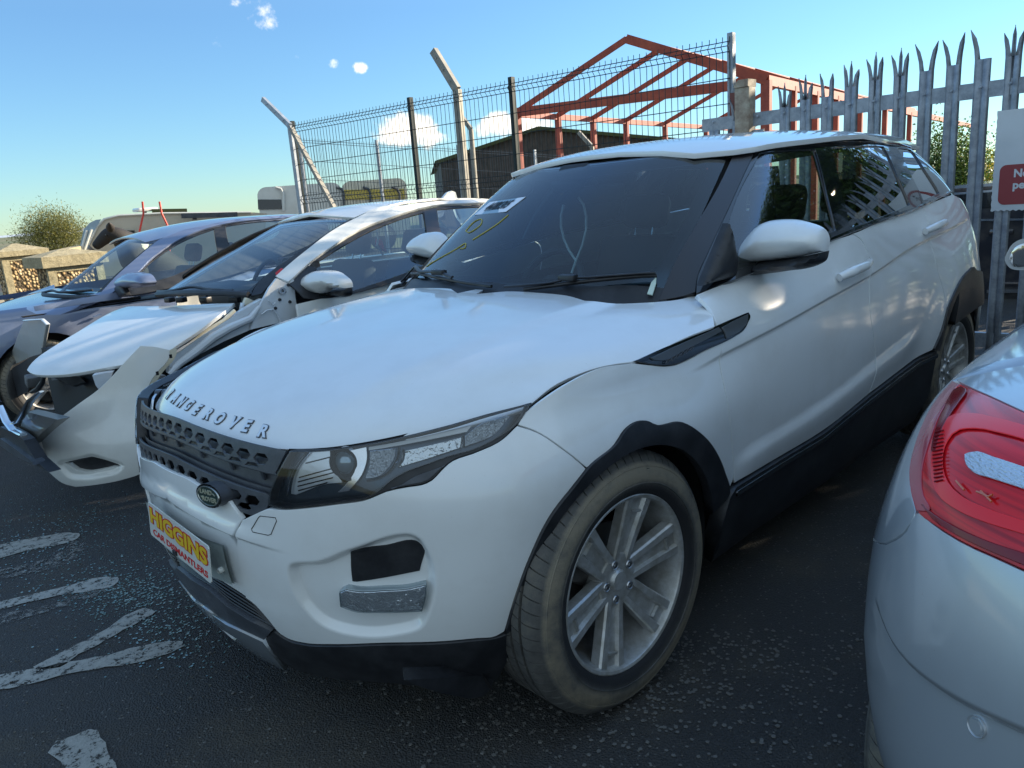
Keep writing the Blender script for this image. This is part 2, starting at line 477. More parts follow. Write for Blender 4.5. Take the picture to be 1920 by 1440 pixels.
for _i in range(len(_full)):
    _w = smoothstep(.25, .9, abs(_full[_i][0]) if _full[_i][0] < 2.5 else 2)
    for _j in range(len(_zb)):
        _e = _fr[_j]*(1-_w)+_sd[_j]*_w
        if _full[_i][0] > .7: _e += np.interp(_zb[_j], [.96, 1.0, 1.08, 1.16, 1.26], [0, .015, .085, .13, .14])*(1-smoothstep(1.45, 2.35, _full[_i][0]))
        if .25 < _full[_i][0] < 1.3: _e += np.interp(_zb[_j], [.78, .86, .92, 1.0], [0, .022, .034, .034])
        _p = _full[_i]-_n[_i]*_e
        _g[_i, _j] = (_p[0], _p[1], _zb[_j])
SB = Sheet(_g, ta=_ta, tb=_zb, brange=(.12, 1.26))
# glasshouse sheet (windscreen, pillars and side glass in one skin) and roof skin
_gb = np.array([(1.21,0,1.065),(1.235,.25,1.062),(1.30,.48,1.055),(1.38,.652,1.047),(1.465,.765,1.045),(1.56,.832,1.055),(1.75,.862,1.075),(2.3,.870,1.135),(3.1,.860,1.195),(3.75,.82,1.235),(4.04,.765,1.25),(4.20,.62,1.26),(4.27,.30,1.26)])
_gt = np.array([(1.99,0,1.580),(2.00,.22,1.577),(2.03,.40,1.567),(2.08,.515,1.550),(2.14,.580,1.535),(2.19,.618,1.535),(2.28,.638,1.540),(2.62,.656,1.558),(3.15,.650,1.558),(3.66,.615,1.532),(3.88,.575,1.512),(3.99,.45,1.50),(4.04,.22,1.50)])
def _ring(a): return np.vstack([a[:0:-1], a*[1, -1, 1]])
def ghsheet(gb, gt, bulge=(.018, .022), nfront=4, up=.06, rng=None):
    B_, T_ = _ring(gb), _ring(gt); rows = []
    nc = len(gb)-1
    c = (gb.mean(0)+gt.mean(0))/2
    for t in (-.12, 0, .33, .66, 1, 1+up):
        P_ = B_*(1-t)+T_*t
        k = 4*t*(1-t)
        tn = np.gradient(P_, axis=0); nn = np.stack([tn[:, 1], -tn[:, 0]], 1); nn /= np.hypot(*nn.T)[:, None]+1e-9
        ix = np.abs(np.arange(len(P_))-nc)
        bl = np.where(ix < nfront, bulge[0], bulge[1])
        nn = np.where((nn*(P_[:, :2]-c[:2]*[1, 0])).sum(1, keepdims=True) < 0, -nn, nn)
        P_ = P_.copy(); P_[:, :2] += nn*(bl*k)[:, None]
        P_[:, 2] += np.where(ix < nfront, bulge[0]*k*1.1, 0)
        rows.append(P_)
    g = np.array(rows).transpose(1, 0, 2)
    l = np.linalg.norm(np.diff((B_+T_)/2, axis=0), axis=1); ta = np.concatenate([[0], np.cumsum(l)]); ta -= ta[nc]
    return Sheet(g, ta=ta, tb=np.array([-.12, 0, .33, .66, 1, 1+up])*.6, brange=(-.03, .6*(1+up)))
GH = ghsheet(_gb, _gt)
_rx = [1.93, 2.12, 2.4, 2.8, 3.25, 3.7, 4.0, 4.20]
_rc = [1.560, 1.592, 1.615, 1.634, 1.638, 1.622, 1.60, 1.575]
_re = [1.505, 1.538, 1.558, 1.575, 1.576, 1.558, 1.535, 1.51]
_rw = [.56, .605, .643, .660, .652, .620, .585, .50]
_rg = np.array([[(x, y*w/.66, c-(c-e)*abs(y/.66)**2.4) for y in (-.70, -.66, -.60, -.5, -.33, 0, .33, .5, .60, .66, .70)] for x, c, e, w in zip(_rx, _rc, _re, _rw)])
RF = Sheet(_rg)

def offsheet(S, d):
    A_, B_ = np.meshgrid(S.ta, S.tb, indexing='ij'); ab = np.stack([A_.ravel(), B_.ravel()], 1)
    n = S.nrm0(np.clip(ab, [S.ta[0]+1e-3, S.tb[0]+1e-3], [S.ta[-1]-1e-3, S.tb[-1]-1e-3]))
    G_ = (S.base(ab)+n*d).reshape(S.G.shape)
    return Sheet(G_, ta=S.ta, tb=S.tb, flip=S.flip, arange=S.ar, brange=S.br)
SG = offsheet(SB, -.02)
# ------------------------------------------------------------------ hero SUV
WC1 = (0.86, .37); WC2 = (3.68, .40); PI = math.pi
SBI = 5
def sbx(x, z):
    """sheet coordinate for a point of the left flank"""
    return (float(np.interp(x, _full[SBI:17, 0], _ta[SBI:17])), z)
def Zl(p): return q(500, 740, 3.84, p)
swage = SB.hits([(1270,711),(1310,690),(1353,667),(1433,627),(1540,568),(1633,517),(1700,471),(1782,429),(1814,411)]); swage = crspline(swage, False, 6)
lowline = SB.hits([(1378,850),(1545,745),(1640,672),(1728,603)]); lowline = crspline(lowline, False, 6)
_scoop = [(540,1060),(600,1050),(655,1028),(790,1008),(808,1035),(808,1144),(793,1172),(744,1190),(662,1193),(600,1172),(560,1130)]
scoop = outline(SB, _scoop)
ledge_lo = SB.hits([(343,952),(373,973),(407,990),(443,1005),(453,1009)])
_lb = np.polyfit(ledge_lo[:, 0], ledge_lo[:, 1], 1)
def sb_disp(ab, P):
    x, z = P[:, 0], P[:, 2]; side = smoothstep(.35, .75, ab[:, 0])
    d = np.zeros(len(P))
    for (cx, cz), h, w in ((WC1, .016, .13), (WC2, .022, .15)):
        r = np.hypot(x-cx, z-cz); d += h*np.exp(-((r-.44)/w)**2)*side*(1-smoothstep(.82, .92, z)*(cx < 2))
    s, t = seg_signed(ab, swage)
    fade = smoothstep(0, .16, t)*smoothstep(-.10, .02, ab[:, 0]-swage[0, 0])
    d += -.014*(1-smoothstep(-.010, .006, s))*np.exp(np.minimum(s, 0)/.10)*fade
    s, t = seg_signed(ab, lowline)
    f2 = smoothstep(lowline[0, 0]-.05, lowline[0, 0]+.12, ab[:, 0])*(1-smoothstep(lowline[-1, 0]-.25, lowline[-1, 0]+.05, ab[:, 0]))
    d += .013*smoothstep(.0, .05, -s)*f2*(1-smoothstep(.05, .16, -s)*.8)
    for sg in (1, -1):
        A_ = ab*[sg, 1]
        m = (A_[:, 0] > scoop[:, 0].min()) & (A_[:, 0] < scoop[:, 0].max())
        if m.any():
            ins = inside(A_[m], scoop); dd = polydist(A_[m], scoop)
            d[m] -= .022*np.where(ins, smoothstep(0, .022, dd), 0)
    # shelf above the number plate
    aa = np.abs(ab[:, 0]); yl = np.polyval(_lb, aa)
    d += .010*smoothstep(-.004, .004, ab[:, 1]-yl)*(1-smoothstep(.012, .05, ab[:, 1]-yl))*(1-smoothstep(.26, .5, aa))
    return d
SB.disp = sb_disp
_ll = np.stack([np.linspace(-.5, .5, 60), np.polyval(_lb, np.abs(np.linspace(-.5, .5, 60)))], 1)
_sg = 1 if area2(scoop) > 0 else -1
SBX = np.vstack([rows(swage, (-.10, -.06, -.035, -.018, -.009, -.004, .0015, .007, .014), .013), rows(lowline, (-.05, -.035, -.02, -.008, .004), .03),
                 rows(scoop, [_sg*v for v in (-.004, .001, .006, .011, .016, .022, .028)], .012, True), rows(_ll, (-.006, -.002, .002, .006, .02), .014)])
def hd_disp(ab, P):
    y = np.abs(P[:, 1]); x = P[:, 0]
    w = .50+.10*(x-.3)
    return .009*(1-smoothstep(w-.05, w+.03, y))*smoothstep(.14, .5, x) - .004*(1-smoothstep(.0, .25, y))*smoothstep(.3, .8, x)
HD.disp = hd_disp

SUV = empty('suv', (2.2, 0, 0), 'large white SUV in the foreground with black lower skirt and dismantlers plate on its nose', 'SUV')
def sym(ab_half):
    """closed symmetric outline from its left half (from the top centre line down to the bottom centre line)"""
    h = np.asarray(ab_half); return np.vstack([h, (h*[-1, 1])[::-1]])

# hood
_hc = HD.tb[6]
hood_px = [(340,787),(373,805),(440,827),(507,840),(573,844),(640,842),(707,835),(773,823),(873,800),(940,782),(985,768,1),(1010,745),(1040,722),(1080,703),(1130,687),(1192,677,1),(1240,655),(1286,633),(1340,612,1),(1325,571),(1304,553,1),(1270,562),(1233,566),(1200,568),(1130,570),(1097,569,1),(1067,560),(1000,553),(950,550)]
hab = outline(HD, hood_px)
hd_half = hab[(hab[:, 1] < _hc-.02)]
# roll so the chain starts at the nose centre
_s = np.argmax(np.hypot(*(np.roll(hd_half, -1, 0)-hd_half).T)); hd_half = np.roll(hd_half, -(_s+1), 0)
if hd_half[0, 0] > hd_half[-1, 0]: hd_half = hd_half[::-1]
hd_half = np.vstack([[hd_half[0, 0]-.004, _hc], hd_half, [1.005, _hc]])
hd_full = np.vstack([hd_half, (np.array([0, 2*_hc])+hd_half[::-1]*[1, -1])[1:-1]])
link('hood', patch(HD, hd_full, step=.028, edge=.018, depth=.012, gap=.001), SUV, M_WHITE)

# bumper, fenders, doors
_arch1 = [(1093,877),(1150,827),(1157,815),(1205,793),(1213,797),(1267,793),(1300,810),(1330,843),(1347,880),(1356,926)]
_hl_low = Zl([(100,828),(250,820),(500,790),(720,755),(880,690),(1000,665),(1150,635),(1200,605),(1240,560),(1320,485),(1500,415),(1680,330),(1800,220,1)])
bump_px = [(453,975,1),(480,962),(500,953,1)]+_hl_low+[(1000,808),(1050,843),(1093,877,1),(1067,910),(1033,953),(990,1040),(958,1131),(944,1178,1),(928,1186),(890,1189),(802,1199),(715,1205),(627,1209),(569,1206),(540,1198),(525,1189),(503,1163),(476,1133),(460,1121,1),(450,1065),(444,1030),(444,1005)]
panel('front_bumper', SUV, M_WHITE, SB, bump_px, both=True, step=.014, edge=.012, extra=SBX, gap=.0028)
_lt = SB.hits([(350,897),(386,918),(422,936),(459,949),(473,955),(497,957)]); _ltp = np.polyfit(_lt[:, 0], _lt[:, 1], 2)
def lt(a): return np.polyval(_ltp, a) if a > .12 else np.polyval(_ltp, .12)
_re = SB.hit(453, 975); _rg2 = SB.hit(444, 1006)
LE = [(a, lt(a)) for a in np.linspace(0, .30, 10)]+[tuple(_re+[.0, .002]), tuple(_rg2)]+[(a, np.polyval(_lb, a)) for a in np.linspace(_rg2[0]-.02, 0, 10)]
LE = [(max(0, a), b) for a, b in LE]; LE = [p for i, p in enumerate(LE) if p[0] <= _re[0]+1e-6]
link('bumper_ledge', patch(SB, np.vstack([LE, (np.array(LE)*[-1, 1])[::-1][1:-1]]), step=.014, edge=.012, gap=.001, extra=SBX), SUV, M_WHITE)
_r3 = SB.hits([(444,1006),(444,1030),(450,1065),(460,1121),(450,1114),(409,1088)])
PL = [(a, np.polyval(_lb, a)) for a in np.linspace(0, _r3[0, 0]-.02, 10)]+[tuple(p) for p in _r3]+[(.1, _r3[-1, 1]), (0, _r3[-1, 1])]
link('bumper_insert', patch(SB, np.vstack([PL, (np.array(PL)*[-1, 1])[::-1][1:-1]]), step=.016, edge=.012, gap=.001, off=-.004), SUV, M_WHITE)
fend_px = [(985,772,1),(1012,752),(1067,716),(1117,691),(1187,680,1),(1222,684),(1242,686),(1265,684),(1286,676),(1322,657),(1354,642,1),(1352,673),(1358,720),(1367,777),(1371,850),(1371,895),(1356,926,1)]+_arch1[-2::-1]+[(1050,843),(1000,808),(969,797,1)]
fend_px = [p+(1,) if p in ((1093,877),) else p for p in fend_px]
panel('fender', SUV, M_WHITE, SB, fend_px, both=True, step=.016, edge=.012, extra=SBX, gap=.0028)
door1 = [(1304,551,1),(1325,571),(1343,609),(1352,640),(1352,673),(1358,720),(1367,777),(1371,850),(1372,906,1),(1455,858),(1540,808),(1627,739,1),(1640,680),(1633,574),(1635,521),(1630,482),(1615,450),(1598,438,1),(1552,453),(1480,482),(1400,514)]
panel('front_door', SUV, M_WHITE, SB, door1, both=True, step=.018, edge=.014, extra=SBX, gap=.0036)
_arch2 = [(1741,655),(1755,620),(1767,577),(1780,547),(1793,523),(1807,508),(1817,502),(1821,507),(1828,508),(1838,522),(1845,540),(1847,568)]
door2 = [(1598,438,1),(1615,450),(1630,482),(1635,521),(1633,574),(1640,680),(1627,739,1),(1676,702),(1718,671),(1741,656,1),(1755,620),(1767,577,1),(1764,540),(1756,490),(1746,440),(1730,386,1),(1660,409)]
panel('rear_door', SUV, M_WHITE, SB, door2, both=True, step=.018, edge=.014, gap=.0036, extra=SBX)
qv = outline(SB, [(1730,386,1),(1746,440),(1756,490),(1764,540),(1767,577,1),(1780,547),(1793,523),(1807,508),(1817,502),(1821,507),(1828,508),(1838,522),(1845,540),(1847,568,1),(1851,600,1),(1824,430,1),(1806,378),(1785,362)])
_k = int(np.argmin(np.hypot(*(qv-SB.hit(1847, 568)).T)))
_arc = qv[:_k+1]; _bt = SB.hit(1785, 362)
qab = np.vstack([_arc, [[_arc[-1, 0]+.05, .50], [5.30, .50], [5.36, .8], [5.34, 1.21], [4.9, 1.225], [_bt[0]+.15, 1.232]], [_bt]])
link('rear_quarter', patch(SB, qab, step=.02, edge=.014, extra=SBX), SUV, M_WHITE)
link('rear_quarter', patch(SB, qab, step=.02, edge=.014, mirror=True, extra=SBX), SUV, M_WHITE)

# wheel-arch trims, sill, lower cladding
def archtrim(outer_px, wc, rin, name='arch_trim'):
    o = SB.hits(outer_px); th = np.array([math.atan2(P_[2]-wc[1], P_[0]-wc[0]) for P_ in SB.base(o)])
    th = np.where(th < -PI/2, th+2*PI, th); t0, t1 = th[0], th[-1]
    def rr_(t):
        k = smoothstep(2.2, 3.1, t); return rin-(rin-.352)*k if rin < .39 else rin
    inn = [sbx(wc[0]+rr_(t)*math.cos(t), wc[1]+rr_(t)*math.sin(t)) for t in np.linspace(t1, t0-.02, 40)]
    ab = np.vstack([crspline(o, False, 8), inn])
    for mr in (False, True): link(name, patch(SB, ab, step=.02, edge=.012, off=.009, depth=.03, gap=0, mirror=mr), SUV, M_BLACK)
archtrim([(944,1178),(958,1131),(990,1040),(1033,953),(1067,910)]+_arch1+[(1345,938)], (.885, .36), .385)
archtrim(_arch2, WC2, .445)
_st = SB.hits([(1358,930),(1372,910),(1455,861),(1540,811),(1627,741),(1676,704),(1718,673),(1745,656)])
sill = np.vstack([_st, [[_st[-1, 0], .36], [_st[-1, 0]-.05, .235], [_st[0, 0]+.25, .20], [_st[0, 0]-.02, .22], [_st[0, 0]-.03, .36]]])
for mr in (False, True): link('sill', patch(SB, sill, step=.03, edge=.02, off=.010, depth=.05, mirror=mr), SUV, M_BLACK)
_s1 = _st[1:]+[0, -.012]; strip = np.vstack([_s1, (_s1+[0, -.02])[::-1]])
for mr in (False, True): link('sill_strip', patch(SB, strip, step=.03, edge=.02, off=.016, depth=.008, mirror=mr), SUV, M_GLOSS)
clad = [(514,1181,1),(525,1190),(540,1199),(569,1207),(627,1210),(715,1206),(802,1200),(890,1190),(928,1187),(966,1174,1),(948,1231,1),(925,1266),(832,1276),(715,1275),(598,1265),(560,1254),(515,1232),(488,1215,1),(500,1195)]
panel('lower_cladding', SUV, M_BLACK, SB, clad, both=True, step=.018, edge=.012, off=.004, depth=.05)
_q1 = SB.hits([(514,1179),(473,1159),(431,1133),(398,1103)]); _q2 = SB.hits([(500,1195),(431,1163),(375,1121)]); _q3 = SB.hits([(540,1248),(488,1222),(431,1193),(375,1155)])
_w = SB.hits([(514,1177),(503,1163),(476,1133),(450,1114),(409,1088)])
vent = np.vstack([[[0, _w[-1, 1]]], _w[::-1], _q1[:1], _q1[1:], [[0, _q1[-1, 1]]]])
link('lower_vent', patch(SB, np.vstack([vent, (vent*[-1, 1])[::-1][1:-1]]), step=.02, off=-.012, depth=0), SUV, M_VOID)
for k in range(5):
    mb = MB(); t = (k+.5)/5
    pts = []
    for a in np.linspace(-.42, .42, 29):
        b0 = np.interp(abs(a), _w[::-1][:, 0], _w[::-1][:, 1]); b1 = np.interp(abs(a), _q1[::-1][:, 0], _q1[::-1][:, 1])
        pts.append(SB.P([a, b0+(b1-b0)*t], -.005)[0])
    mb.tube(pts, .003, 5); mb.make('vent_slat', SUV, M_BLACK)
lip = np.vstack([[[0, _q1[-1, 1]]], _q1[::-1], _q2[:1], _q2[1:], [[0, _q2[-1, 1]]]])
link('lower_lip', patch(SB, np.vstack([lip, (lip*[-1, 1])[::-1][1:-1]]), step=.018, edge=.012, off=.010, depth=.03), SUV, M_GREYPL)
skid = np.vstack([[[0, _q2[-1, 1]]], _q2[::-1], _q3[:1], _q3[1:], [[0, _q3[-1, 1]]]])
link('skid_plate', patch(SB, np.vstack([skid, (skid*[-1, 1])[::-1][1:-1]]), step=.018, edge=.012, off=.016, depth=.04), SUV, M_SKID)
# air deflector under the bumper
for sg in (1, -1):
    mb = MB(); pp = [at(*p, 'y', -.74) for p in ((757,1275),(790,1288),(830,1300),(880,1310),(905,1306),(922,1290),(928,1266))]
    mb.prism(pp, lambda p: Vector((p[0], p[1]*sg, p[2])), lambda p: Vector((p[0]+.02, (p[1]+.03)*sg, p[2]+.01)))
    mb.make('air_deflector', SUV, M_BLACK, smooth=None)

# roof, pillars, glass
def glassmat(name, tint, rough=.0, refl=1.0, dirt=.0, k=1.3):
    m = bpy.data.materials.new(name); m.use_nodes = True; nt = m.node_tree; nt.nodes.remove(BS(m))
    out = nt.nodes['Material Output']
    tr = nd(m, 'ShaderNodeBsdfTransparent'); tr.inputs[0].default_value = (*tint, 1)
    gl = nd(m, 'ShaderNodeBsdfGlossy', Roughness=rough+.004); gl.inputs[0].default_value = (refl, refl, refl, 1)
    fr = nd(m, 'ShaderNodeFresnel', IOR=1.52)
    mu = nd(m, 'ShaderNodeMath', operation='MULTIPLY_ADD'); mu.inputs[1].default_value = k; mu.inputs[2].default_value = .01
    ln(m, fr.outputs[0], mu.inputs[0])
    mx = nd(m, 'ShaderNodeMixShader'); ln(m, mu.outputs[0], mx.inputs[0]); ln(m, tr.outputs[0], mx.inputs[1]); ln(m, gl.outputs[0], mx.inputs[2])
    last = mx.outputs[0]
    if dirt:
        df = nd(m, 'ShaderNodeBsdfDiffuse'); df.inputs[0].default_value = (.55, .55, .5, 1)
        n = noise(m, 5, 7, .7); r = ramp(m, n.outputs[0], [(.42, g3(dirt*.25)), (.75, g3(dirt))])
        m2 = nd(m, 'ShaderNodeMixShader'); ln(m, r.outputs[0], m2.inputs[0]); ln(m, last, m2.inputs[1]); ln(m, df.outputs[0], m2.inputs[2]); last = m2.outputs[0]
    ln(m, last, out.inputs[0]); return m
G_CLEAR = glassmat('windscreen_glass', (.66, .84, .90), dirt=.02, k=1.15)
G_TINT = glassmat('tinted_glass', (.42, .55, .52), dirt=.02, k=2.2)
G_DARK = glassmat('privacy_glass', (.07, .08, .08), dirt=.01, k=2.2)
G_LENS = glassmat('clear_lens', (.93, .95, .97), dirt=.01)
_rc0 = RF.tb[5]
rf = outline(RF, [(1100,309),(1200,297),(1300,288),(1376,281,1),(1417,275),(1488,267.5),(1559,263.5),(1630,263.5),(1683,268),(1705,273,1)])
rh = rf[rf[:, 1] < _rc0-.03]
_hd = RF.hits([(1100,309),(1200,297),(1300,288),(1376,281)]); _sd2 = RF.hits([(1417,275),(1488,267.5),(1559,263.5),(1630,264),(1683,268)])
rh = np.vstack([[[_hd[0, 0]-.005, _rc0]], _hd, crspline(_sd2, False, 6), [[RF.ta[-1]-.12, _sd2[-1, 1]+.02], [RF.ta[-1]-.02, _sd2[-1, 1]+.12], [RF.ta[-1]+.03, _rc0]]])
rfull = np.vstack([rh, (np.array([0, 2*_rc0])+rh[::-1]*[1, -1])[1:-1]])
link('roof', patch(RF, rfull, step=.05, edge=.03, depth=.02), SUV, M_WHITE)
def gsym(ab): ab = np.asarray(ab); return np.vstack([ab, (ab*[-1, 1])[::-1][1:-1]])
ws = gsym([(0, .525), (.27, .532), (.5, .55), (.648, .568), (.652, .5), (.648, .3), (.640, .1), (.632, -.02), (.4, -.02), (0, -.02)])
wsi = gsym([(0, .455), (.27, .468), (.5, .49), (.575, .505), (.598, .48), (.60, .3), (.59, .13), (.56, .085), (.4, .07), (0, .07)])
link('windscreen', patch(GH, ws, step=.05, edge=.03, depth=0, gap=.001), SUV, G_CLEAR)
link('windscreen_border', patch(GH, ws, [wsi], step=.04, edge=.02, depth=.004, off=-.004, gap=.002), SUV, M_GLOSS)
_n = [(1378,283,1),(1417,279,1),(1396,326),(1364,397),(1330,470),(1307,525),(1304,550,1),(1270,560),(1234,566,1),(1262,500),(1300,430),(1346,351)]
for mr in (False, True): link('pillar_inner', patch(GH, np.array([(.60, -.03), (.80, -.03), (.80, .60), (.62, .60)]), step=.05, off=-.014, depth=0, mirror=mr), SUV, M_VOID)
panel('a_pillar', SUV, M_SATIN, GH, _n, both=True, step=.025, edge=.015, off=.006, depth=.02)
fr_px = [(1306,549,1),(1307,525),(1364,397),(1396,326),(1417,279,1),(1488,269),(1559,265),(1630,265),(1683,269),(1711,276),(1735,290),(1760,322),(1784,360,1),(1718,393),(1594,436),(1552,455),(1440,500),(1370,526)]
gf1 = [(1424,286,1),(1480,281),(1529,279,1),(1550,357),(1568,432,1),(1520,452),(1440,484),(1382,507),(1368,512,1),(1362,440),(1366,418),(1393,345)]
gf2 = [(1558,276,1),(1610,273),(1657,274,1),(1684,330),(1707,384,1),(1650,408),(1594,429,1),(1577,350)]
gf3 = [(1682,277,1),(1708,280,1),(1735,318),(1762,362,1),(1732,376,1),(1710,330)]
panel('window_frame', SUV, M_GLOSS, GH, fr_px, both=True, holespx=(gf1, gf2, gf3), step=.025, edge=.012, off=-.001, depth=.02, gap=0)
panel('front_door_window', SUV, G_TINT, GH, gf1, both=True, step=.04, off=-.008, depth=0, gap=-.003)
panel('rear_door_window', SUV, G_DARK, GH, gf2, both=True, step=.04, off=-.008, depth=0, gap=-.003)
panel('quarter_window', SUV, G_DARK, GH, gf3, both=True, step=.04, off=-.008, depth=0, gap=-.003)
_fe = GH.hits([(1784, 360), (1740, 290)])
rw = gsym([(GH.ta[-1]-.0, .0)]) if False else None
for sg in (False, True):
    tg = np.array([(_fe[0, 0]+.0, .02), (_fe[1, 0]+.0, .56), (3.36, .57), (3.36, .0)])
    link('tailgate_glass', patch(GH, tg, step=.05, off=-.004, depth=0, mirror=sg), SUV, G_DARK)
    ca = np.array([(_fe[0, 0], -.06), (_fe[0, 0], .0), (3.36, .0), (3.36, -.06)])
    link('tailgate_trim', patch(GH, ca, step=.05, off=.0, depth=0, mirror=sg), SUV, M_BLACK)
# chrome-edged drip rail lines
for sg in (1, -1):
    mb = MB(); pts = [GH.P(GH.hit(*p), .003)[0]*[1, sg, 1] for p in [(1417,277.5),(1450,273),(1488,270),(1559,266),(1630,266),(1683,270),(1711,277)]]
    mb.tube(pts, .0045, 6); mb.make('drip_rail', SUV, M_GLOSS)
    mb = MB(); pts = [GH.P(GH.hit(*p), .004)[0]*[1, sg, 1] for p in [(1545,455),(1594,435),(1650,414),(1718,391),(1760,370),(1783,360)]]
    mb.tube(pts, .007, 6); mb.make('belt_trim', SUV, M_GLOSS)

# dark inner body that closes the gaps (an unpainted shell under the panels)
def inner_shell(sheet, a0, a1, b0, b1, off, parent, name='body_shell', na=50, nb=10, mirror=False, cut=None):
    A_ = np.linspace(a0, a1, na); B_ = np.linspace(b0, b1, nb)
    X, Y = np.meshgrid(A_, B_, indexing='ij'); ab = np.stack([X.ravel(), Y.ravel()], 1)
    P_ = sheet.base(ab)+sheet.nrm0(ab)*off; F = []
    for i in range(na-1):
        for j in range(nb-1):
            c = ab[i*nb+j]
            f = (i*nb+j, (i+1)*nb+j, (i+1)*nb+j+1, i*nb+j+1)
            if cut is not None and cut(P_[list(f)].mean(0)): continue
            F.append(f)
    if mirror: P_ = P_*[1, -1, 1]
    return link(name, mesh(P_, F), parent, M_VOID)
def archcut(p):
    if (p[0] < .75 and p[2] > .68) or (p[0] < 1.6 and p[2] > .93): return True
    return min(math.hypot(p[0]-.885, p[2]-.36), math.hypot(p[0]-WC2[0], p[2]-WC2[1])) < .46 and abs(p[1]) > .5
for _m in (False, True): inner_shell(SB, 0, 5.2, .30, 1.02, -.05, SUV, na=160, nb=18, cut=archcut, mirror=_m)
def wheelwell(parent, wc, y0, y1, r=.44, sgn=1):
    mb = MB(); mb_r = r
    for sg in (sgn,):
        M = Matrix.Translation((wc[0], y0*sg, wc[1])) @ Matrix.Rotation(-PI/2*sg, 4, 'X')
        mb.lathe([(r+.015, 0), (r, .01), (r, abs(y1-y0)), (.05, abs(y1-y0)+.01)], M, 40)
    o = mb.make('wheel_arch_liner', parent, M_VOID)
    me = o.data; bm = bmesh.new(); bm.from_mesh(me)
    bmesh.ops.delete(bm, geom=[v for v in bm.verts if v.co.z < wc[1]-.20], context='VERTS')
    for v in bm.verts:
        lim = float(np.interp(v.co.x, _full[SBI:17, 0], -_full[SBI:17, 1]))-.045-.10*max(0, .75-v.co.x)
        if abs(v.co.y) > lim: v.co.y = math.copysign(lim, v.co.y)
    bm.to_mesh(me); bm.free()
for _g2 in (1, -1): wheelwell(SUV, (.87, .36), -.88, -.52, .435, _g2); wheelwell(SUV, WC2, -.88, -.52, .47, _g2)
mb = MB(); mb.box((2.2, 0, .30), (3.2, 1.5, .16)); mb.make('floor_pan', SUV, M_VOID)
# ------------------------------------------------------------------ hero SUV: lamps, grille, badges, wheels, trim, cabin
def text_mesh(body, size=1, extrude=.02, offset=0, align='CENTER', res=3, shear=0):
    cu = bpy.data.curves.new('t', 'FONT'); cu.body = body; cu.size = size; cu.extrude = extrude; cu.offset = offset
    cu.align_x = align; cu.align_y = 'CENTER' if align == 'CENTER' else 'TOP_BASELINE'; cu.resolution_u = res; cu.shear = shear
    ob = bpy.data.objects.new('t', cu); COL.objects.link(ob)
    dg = bpy.context.evaluated_depsgraph_get(); dg.update()
    me = bpy.data.meshes.new_from_object(ob.evaluated_get(dg)); bpy.data.objects.remove(ob); return me
def text_on(name, body, parent, material, f, size=1, extrude=.02, offset=0, align='CENTER', sx=1, shear=0, label=None):
    """f maps (u, v, w) to world"""
    me = text_mesh(body, size, extrude, offset, align, shear=shear)
    for v in me.vertices:
        c = v.co; p = f(c.x*sx, c.y, c.z); v.co = Vector([float(k) for k in p])
    me.materials.clear(); me.update(); return link(name, me, parent, material, label)
def tube_on(name, sheet, px, r, off, parent, material, n=8, both=False, flat=None, smooth=True, label=None):
    ab = crspline(sheet.hits(px), False, 5) if smooth and len(px) > 2 else sheet.hits(px)
    if hasattr(off, '__len__'): off = np.interp(np.linspace(0, 1, len(ab)), np.linspace(0, 1, len(off)), off)
    if hasattr(r, '__len__'): r = list(np.interp(np.linspace(0, 1, len(ab)), np.linspace(0, 1, len(r)), r))
    P_ = sheet.P(ab, off); res = None
    for sg in ((1, -1) if both else (1,)):
        mb = MB(); mb.tube(P_*[1, sg, 1], r, n, flat=flat); o = mb.make(name, parent, material, label); res = res or o
    return res

# headlight
SH2 = offsheet(SB, -.035); SH3 = offsheet(SB, -.055)
hl_out = Zl([(8,800,1),(15,720),(60,600),(110,500),(165,405,1),(300,405),(450,395),(700,360),(1000,300),(1300,225),(1600,140),(1905,62,1),(1870,130),(1780,235),(1650,325),(1500,398),(1300,455),(1150,510),(1000,565),(900,625),(800,705),(720,748),(500,782),(300,807),(130,822)])
hl_all = Zl([(8,800,1),(15,720),(60,600),(110,500),(165,400,1),(300,400),(450,390),(700,355),(1000,295),(1300,220),(1600,135),(1915,55,1),(1865,160),(1800,220),(1680,330),(1500,413),(1320,483),(1240,558),(1200,603),(1150,632),(1000,662),(880,688),(720,753),(500,787),(250,816),(100,826)])
SUVHL = []
def hlpart(name, sheet, px, material, **kw):
    ab = outline(sheet, px); r = []
    for k in (0, 1):
        r.append(link(name, patch(sheet, ab, mirror=bool(k), **kw), SUVHL[k] if SUVHL and len(SUVHL) == 2 else SUV, material))
    return r
SUVHL = hlpart('headlight', SH3, hl_all, M_VOID, step=.03, edge=.02, depth=0, gap=-.004)
hlpart('lamp_surround', SB, hl_all, M_GLOSS, step=.02, edge=.01, off=-.006, depth=.012) if False else None
o_ab = outline(SB, hl_all); l_ab = outline(SB, hl_out)
for k in (0, 1): link('lamp_surround', patch(SB, o_ab, [offset_poly(resample(l_ab, .01), .0035)], step=.014, edge=.008, off=-.003, depth=.03, gap=.001, mirror=bool(k)), SUVHL[k], M_BLACK)
hlpart('lens', SB, hl_out, G_LENS, step=.02, edge=.012, off=.0015, depth=.003, gap=.002)
def reflector(name, col, sc, st, rough=.16, metal=1, stretch=(1, 1, 1), thr=None):
    m = mat(name, col, rough, metal); tc = nd(m, 'ShaderNodeTexCoord'); mp = nd(m, 'ShaderNodeMapping'); mp.inputs['Scale'].default_value = stretch
    ln(m, tc.outputs['Object'], mp.inputs[0]); n = noise(m, sc, 3, .5, mp.outputs[0]); bump(m, n.outputs[0], st, .01); return m
